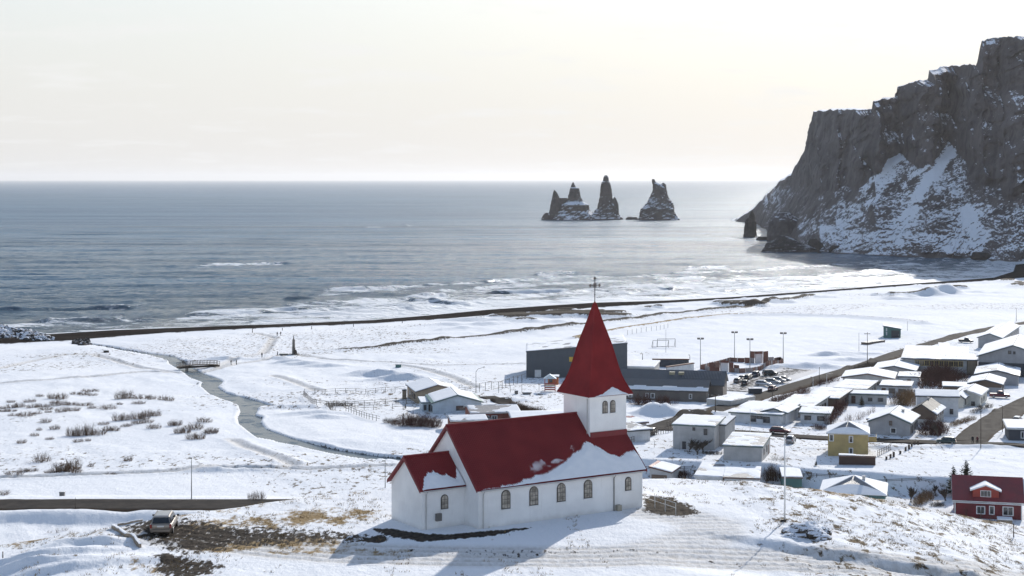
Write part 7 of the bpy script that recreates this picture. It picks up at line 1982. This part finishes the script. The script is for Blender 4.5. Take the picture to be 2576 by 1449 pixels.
# boxes
def crate(px, w, d, h, label, mat, name='utility_box', cat='box', ymin=180):
    g = G(*px, ymin); rt = thing(name, label, cat, gz_(g))
    MB().box(-w / 2, w / 2, -d / 2, d / 2, -.3, h).build('body', mat, rt); MB().box(-w / 2 - .05, w / 2 + .05, -d / 2 - .05, d / 2 + .05, h, h + .08).build('lid', M_BOX, rt)
    snow_sheet(rt, (-w / 2, -d / 2, h + .08), (w, 0, 0), (0, d, 0), .08, step=.3)
crate(cG(178, 118), 1.5, 1.2, .75, 'dark green utility box in the snow by the footpath', W_TEAL)
crate(cI(545, 752), .7, .5, .55, 'small dark box at the far edge of the main road', M_BOX)
crate(cG(1958, 515), .8, .6, .7, 'small grey box in the playground', M_BOX)
crate(cA(2140, 1110), 3.0, 1.6, 1.2, 'dark bin shelter at the end of the retaining wall', W_SLATE, 'bin_shelter', 'shelter')
crate(cE(1960, 1295), .8, .6, .9, 'dark bin on the crest left of the upright shrub', M_BOX, 'bin', 'bin')
crate(cH(931, 755), 1.6, .5, .6, 'small dark bench on the snowy track by the beach', M_DARKW, 'bench', 'bench')
# overturned trampoline / sled by the playground
g = G(*cG(2115, 520), 180); rt = thing('dinghy', 'dark round tub lying in the playground snow', 'tub', gz_(g))
MB().loft([[(1.1 * k * math.cos(i / 14 * 6.283), .7 * k * math.sin(i / 14 * 6.283), z) for i in range(14)] for z, k in ((0, .7), (.2, 1), (.45, 1.05))]).build('hull', M_BOX, rt)
snow_sheet(rt, (-.8, -.5, .46), (1.6, 0, 0), (0, 1, 0), .1, step=.2)
# play tower
M_OR = paint('play_orange', (.40, .11, .035), .6); M_PR = paint('play_red', (.30, .05, .04), .6)
g = G(*cG(2465, 470), 180); rt = thing('play_tower', 'red and orange climbing tower with slide before the sports hall', 'play tower', gz_(g))
for x in (-1.2, 1.2):
    for y in (-1, 1): MB().tube([(x, y, -.2), (x, y, 3.0)], .08, 6).build('post', M_PR, rt)
MB().box(-1.2, 1.2, -1, 1, 1.2, 1.32).build('deck', M_WOODP, rt)
for z in (.3, .75, 1.6): MB().box(-1.25, 1.25, -1.1, -1.03, z, z + .3).build('plank', M_PR, rt)
MB().slab([(-1.5, -1.2, 2.9), (1.5, -1.2, 2.9), (0, -1.2, 3.9)], (0, 2.4, 0)).build('roof', W_BLUE, rt)
MB().slab([(1.25, -.4, 1.3), (1.25, .4, 1.3), (3.4, .4, .2), (3.4, -.4, .2)], (0, 0, .08)).build('slide', M_OR, rt)
house('play_hut', 'orange playhouse with flat roof beside the sports hall', 'hut', cG(2435, 262), cG(2590, 262), cG(2650, 250), 'R', 2.4, 'flat', .1, M_OR, ang=-4, depth=2.4, ov=.15, wins=(('F', .15, .4, .9, 1.8, 0),))

# ------------------------------------------------------------------ footbridge
a, b = G(*cH(1590, 895), 180), G(*cH(1885, 880), 180)
A, Bv = Vector((a[0], a[1], zr(a[0], a[1]))), Vector((b[0], b[1], zr(b[0], b[1])))
ze = max(A.z, Bv.z) + .5
br = thing('footbridge', 'wooden footbridge with railings over the river', 'bridge', (A.x, A.y, ze)); 
D = Bv - A; D.z = 0; Lb = D.length + 2; D.normalize(); Nn = Vector((-D.y, D.x, 0)); st_ = -D * 1.0
n = int(Lb / .5)
for k in range(n):
    p = st_ + D * (Lb * (k + .05) / n); q = st_ + D * (Lb * (k + .93) / n)
    arch = .35 * math.sin(math.pi * (k + .5) / n)
    MB().slab([tuple(p - Nn * 1.1 + Vector((0, 0, arch))), tuple(q - Nn * 1.1 + Vector((0, 0, arch))), tuple(q + Nn * 1.1 + Vector((0, 0, arch))), tuple(p + Nn * 1.1 + Vector((0, 0, arch)))], (0, 0, .12)).build('plank', M_WOODP, br)
for s_ in (-1, 1):
    MB().slab([tuple(st_ + Nn * s_ * 1.02 + Vector((0, 0, -.35))), tuple(st_ + D * Lb + Nn * s_ * 1.02 + Vector((0, 0, -.35))), tuple(st_ + D * Lb + Nn * s_ * 1.02), tuple(st_ + Nn * s_ * 1.02)], tuple(Nn * .12)).build('beam', M_DARKW, br)
    for k in range(13):
        p = st_ + D * (Lb * k / 12) + Nn * s_ * 1.0; ar = .35 * math.sin(math.pi * k / 12)
        MB().box(p.x - .05, p.x + .05, p.y - .05, p.y + .05, ar, ar + 1.15).build('railing_post', M_WOODP, br)
    for z in (.55, 1.1): MB().tube([st_ + D * (Lb * k / 12) + Nn * s_ * 1.0 + Vector((0, 0, z + .35 * math.sin(math.pi * k / 12))) for k in range(13)], .055, 5).build('rail', M_WOODP, br)
for f_ in (.22, .78):
    for s_ in (-.8, .8):
        p = st_ + D * Lb * f_ + Nn * s_; MB().tube([p + Vector((0, 0, -3)), p], .16, 7).build('pier', M_DARKW, br)

# monument by the beach
g = G(*cK(648, 588), 180); mo = thing('monument', 'tall slim stone monument with a figure at its foot above the beach', 'monument', gz_(g))
hm = (588 - 402) * .2083 * g[1] / FPX
M_STONE = paint('monument_stone', (.16, .15, .135), .85, .3)
sq = lambda w, z: [(-w, -w, z), (w, -w, z), (w, w, z), (-w, w, z)]
MB().loft([sq(.55, -.3), sq(.52, .3), sq(.42, .35), sq(.34, hm)]).build('pillar', M_STONE, mo)
MB().loft([sq(1.6, -.3), sq(1.5, .25)]).build('plinth', M_STONE, mo)
MB().tube([(0, 0, hm), (0, 0, hm + .5), (-.05, 0, hm + .9), (-.12, 0, hm + 1.25)], [.18, .16, .10, .05], 6).build('finial', M_DARKW, mo)
fg = MB(); fg.tube([(.45, -.5, .2), (.5, -.5, 1.0), (.45, -.5, 1.6)], [.30, .34, .22], 7); fg.sphere((.45, -.5, 1.85), .2, 7, 5); fg.tube([(.7, -.5, 1.5), (.95, -.5, .9), (1.0, -.5, .2)], [.12, .16, .14], 6)
fg.build('figure', M_DARKW, mo)
MB().box(-4.2, -1.7, -.3, .3, -.1, .35).build('side_bench', M_STONE, mo)

# ------------------------------------------------------------------ people
def person_mesh(seed, stride):
    v = [(0, 0, .92), (0, 0, 1.12), (0, 0, 1.38), (0, 0, 1.50), (0, .02, 1.66), (.10, 0, .90), (.12, stride, .50), (.12, stride * .3, .06), (.12, stride * .3 + .14, .04), (-.10, 0, .90), (-.12, -stride * .4, .50), (-.12, -stride * 1.2, .06), (-.12, -stride * 1.2 + .14, .04),
         (.19, 0, 1.38), (.26, -.04, 1.12), (.27, .08, .90), (.27, .11, .82), (-.19, 0, 1.38), (-.26, .04, 1.12), (-.25, .14, .92), (-.25, .17, .84), (0, 0, 1.75)]
    e = [(0, 1), (1, 2), (2, 3), (3, 4), (4, 21), (0, 5), (5, 6), (6, 7), (7, 8), (0, 9), (9, 10), (10, 11), (11, 12), (2, 13), (13, 14), (14, 15), (15, 16), (2, 17), (17, 18), (18, 19), (19, 20)]
    r = [.17, .16, .18, .07, .11, .11, .085, .06, .05, .11, .085, .06, .05, .09, .065, .05, .04, .09, .065, .05, .04, .08]
    me = bpy.data.meshes.new('person_base'); me.from_pydata(v, e, [])
    o = bpy.data.objects.new('person_tmp', me); COL.objects.link(o)
    o.modifiers.new('s', 'SKIN'); o.modifiers.new('d', 'SUBSURF').levels = 1
    for i, sv in enumerate(me.skin_vertices[0].data): sv.radius = (r[i], r[i] * .9); sv.use_root = (i == 0)
    dg = bpy.context.evaluated_depsgraph_get()
    out = bpy.data.meshes.new_from_object(o.evaluated_get(dg)); out.name = 'person'
    bpy.data.objects.remove(o)
    out.materials.clear()
    return out
PM = [person_mesh(1, .16), person_mesh(2, .05)]
def cloth(name, c): return paint(name, c, .85, .25)
TRO, SKN = cloth('dark_trousers', (.02, .022, .03)), paint('skin', (.42, .27, .20), .6, .1)
def person(px, label, jacket, k, rz, ymin=180):
    g = G(*px, ymin); me = PM[k % 2].copy()
    for m_ in (jacket, TRO, SKN): me.materials.append(m_)
    for f in me.polygons:
        z = f.center.z; f.material_index = 1 if z < .88 and abs(f.center.x) < .22 else (2 if z > 1.56 else 0); f.use_smooth = True
    o = link('person', me, None); o.scale = (.86, .86, .86); o.location = gz_(g); o.rotation_euler = (0, 0, rz)
    tag(o, label, 'person')
BLK, DBL, DRD, GRN = cloth('jacket_black', (.018, .018, .02)), cloth('jacket_navy', (.025, .035, .07)), cloth('jacket_maroon', (.10, .02, .025)), cloth('jacket_olive', (.06, .06, .04))
person(cH(2025, 862), 'person in dark jacket walking right of the footbridge, left of the pair', BLK, 0, 1.2)
person(cH(2072, 866), 'person in olive jacket walking right of the footbridge, right of the pair', GRN, 0, 1.4)
person(cK(265, 635), 'person in black standing on the path left of the monument', BLK, 1, .4)
person(cK(455, 628), 'person in navy bending forward just left of the monument', DBL, 0, 2.0)
person(cK(450, 365), 'person in dark clothes near the beach, left of two', BLK, 1, 0)
person(cK(492, 360), 'person in olive jacket near the beach, right of two', GRN, 0, .8)
person(cD(1802, 990), 'person in black walking at the street corner, left of two', BLK, 0, 2.6, 200)
person(cD(1872, 996), 'person in maroon jacket walking at the street corner, right of two', DRD, 1, 2.9, 200)

# ------------------------------------------------------------------ timber edge of the car park
for lab, pts in (('snow dusted timber edge along the near side of the car park', [(975, 1022), (1215, 1208)]), ('snow dusted timber edge along the far side of the car park', [(1030, 1002), (1250, 968)])):
    g = [G(*cI(*p), 100) for p in pts]; b0 = Vector((g[0][0], g[0][1], zr(*g[0][:2])))
    rt = thing('timber_kerb', lab, 'kerb', b0); n = 4
    for k in range(n):
        q = [Vector((g[0][0] + (g[1][0] - g[0][0]) * f, g[0][1] + (g[1][1] - g[0][1]) * f, 0)) for f in ((k + .01) / n, (k + .99) / n)]
        q = [Vector((p.x, p.y, zr(p.x, p.y))) - b0 for p in q]
        d = (q[1] - q[0]).normalized(); nn = Vector((-d.y, d.x, 0)) * .22
        MB().slab([tuple(q[0] + Vector((0, 0, -.1))), tuple(q[1] + Vector((0, 0, -.1))), tuple(q[1] + Vector((0, 0, .28))), tuple(q[0] + Vector((0, 0, .28)))], tuple(nn)).build('beam', W_TAN, rt)
        snow_sheet(rt, tuple(q[0] + Vector((0, 0, .28))), tuple(q[1] - q[0]), tuple(nn), .05, step=.25)

# ------------------------------------------------------------------ rocks by the river mouth and the breakwater
def rockpile(name, label, pts, n, rmin, rmax, mat, hmax=0, seed=3, ymin=400):
    rr = random.Random(seed); m = MB(); P_ = [G(*cH(*p), ymin) for p in pts]
    xs, ys = [p[0] for p in P_], [p[1] for p in P_]; c = 0
    pool = []
    while c < n:
        x, y = rr.uniform(min(xs), max(xs)), rr.uniform(min(ys), max(ys))
        if not bool(inside(np.array([x]), np.array([y]), P_)[0]): continue
        d, _, _ = pdist(np.array([x]), np.array([y]), P_, True)
        z = zr(x, y) + min(1, d[0] / 12) * hmax
        r = rr.uniform(rmin, rmax); pool.append((x, y, z, r)); c += 1
    for x, y, z, r in pool:
        k = len(m.v); m.sphere((x, y, z), r, 6, 4, (rr.uniform(.8, 1.4), rr.uniform(.8, 1.3), rr.uniform(.5, .9)))
        for i in range(k, len(m.v)):
            v = m.v[i]; m.v[i] = (v[0] + rr.uniform(-.3, .3) * r, v[1] + rr.uniform(-.3, .3) * r, v[2] + rr.uniform(-.25, .25) * r)
    return tag(m.build(name, mat), label, 'rocks', kind='stuff')
rock_mat('breakwater_rock', (.035, .034, .036), (.08, .075, .072), .35, .75, 5.0)
rockpile('breakwater_rocks', 'heap of snow dusted boulders of the breakwater at the left edge', [(-260, 560), (-60, 535), (60, 530), (150, 560), (260, 590), (380, 615), (470, 650), (330, 655), (240, 650), (120, 625), (0, 640), (-260, 680)], 900, .7, 1.7, MATS['breakwater_rock'], 3.2)
rockpile('river_mouth_rocks', 'dark boulders at the river mouth on the beach', [(650, 660), (760, 645), (800, 670), (740, 695), (660, 680)], 90, .5, 1.2, MATS['shore_rock'], .6)
# ------------------------------------------------------------------ sea air
hz = NT('sea_air')
hz.n.remove(hz.bsdf)
pv = hz.n.new('ShaderNodeVolumePrincipled')
pv.inputs['Color'].default_value = (0.90, 0.91, 0.94, 1)
pv.inputs['Density'].default_value = 0.000030
pv.inputs['Anisotropy'].default_value = 0.35
hz.l.new(pv.outputs[0], hz.out.inputs['Volume'])
ho = MB().box(-64000, 64000, -300, 60500, -8, 215).build('haze', hz.m)
tag(ho, kind='stuff')
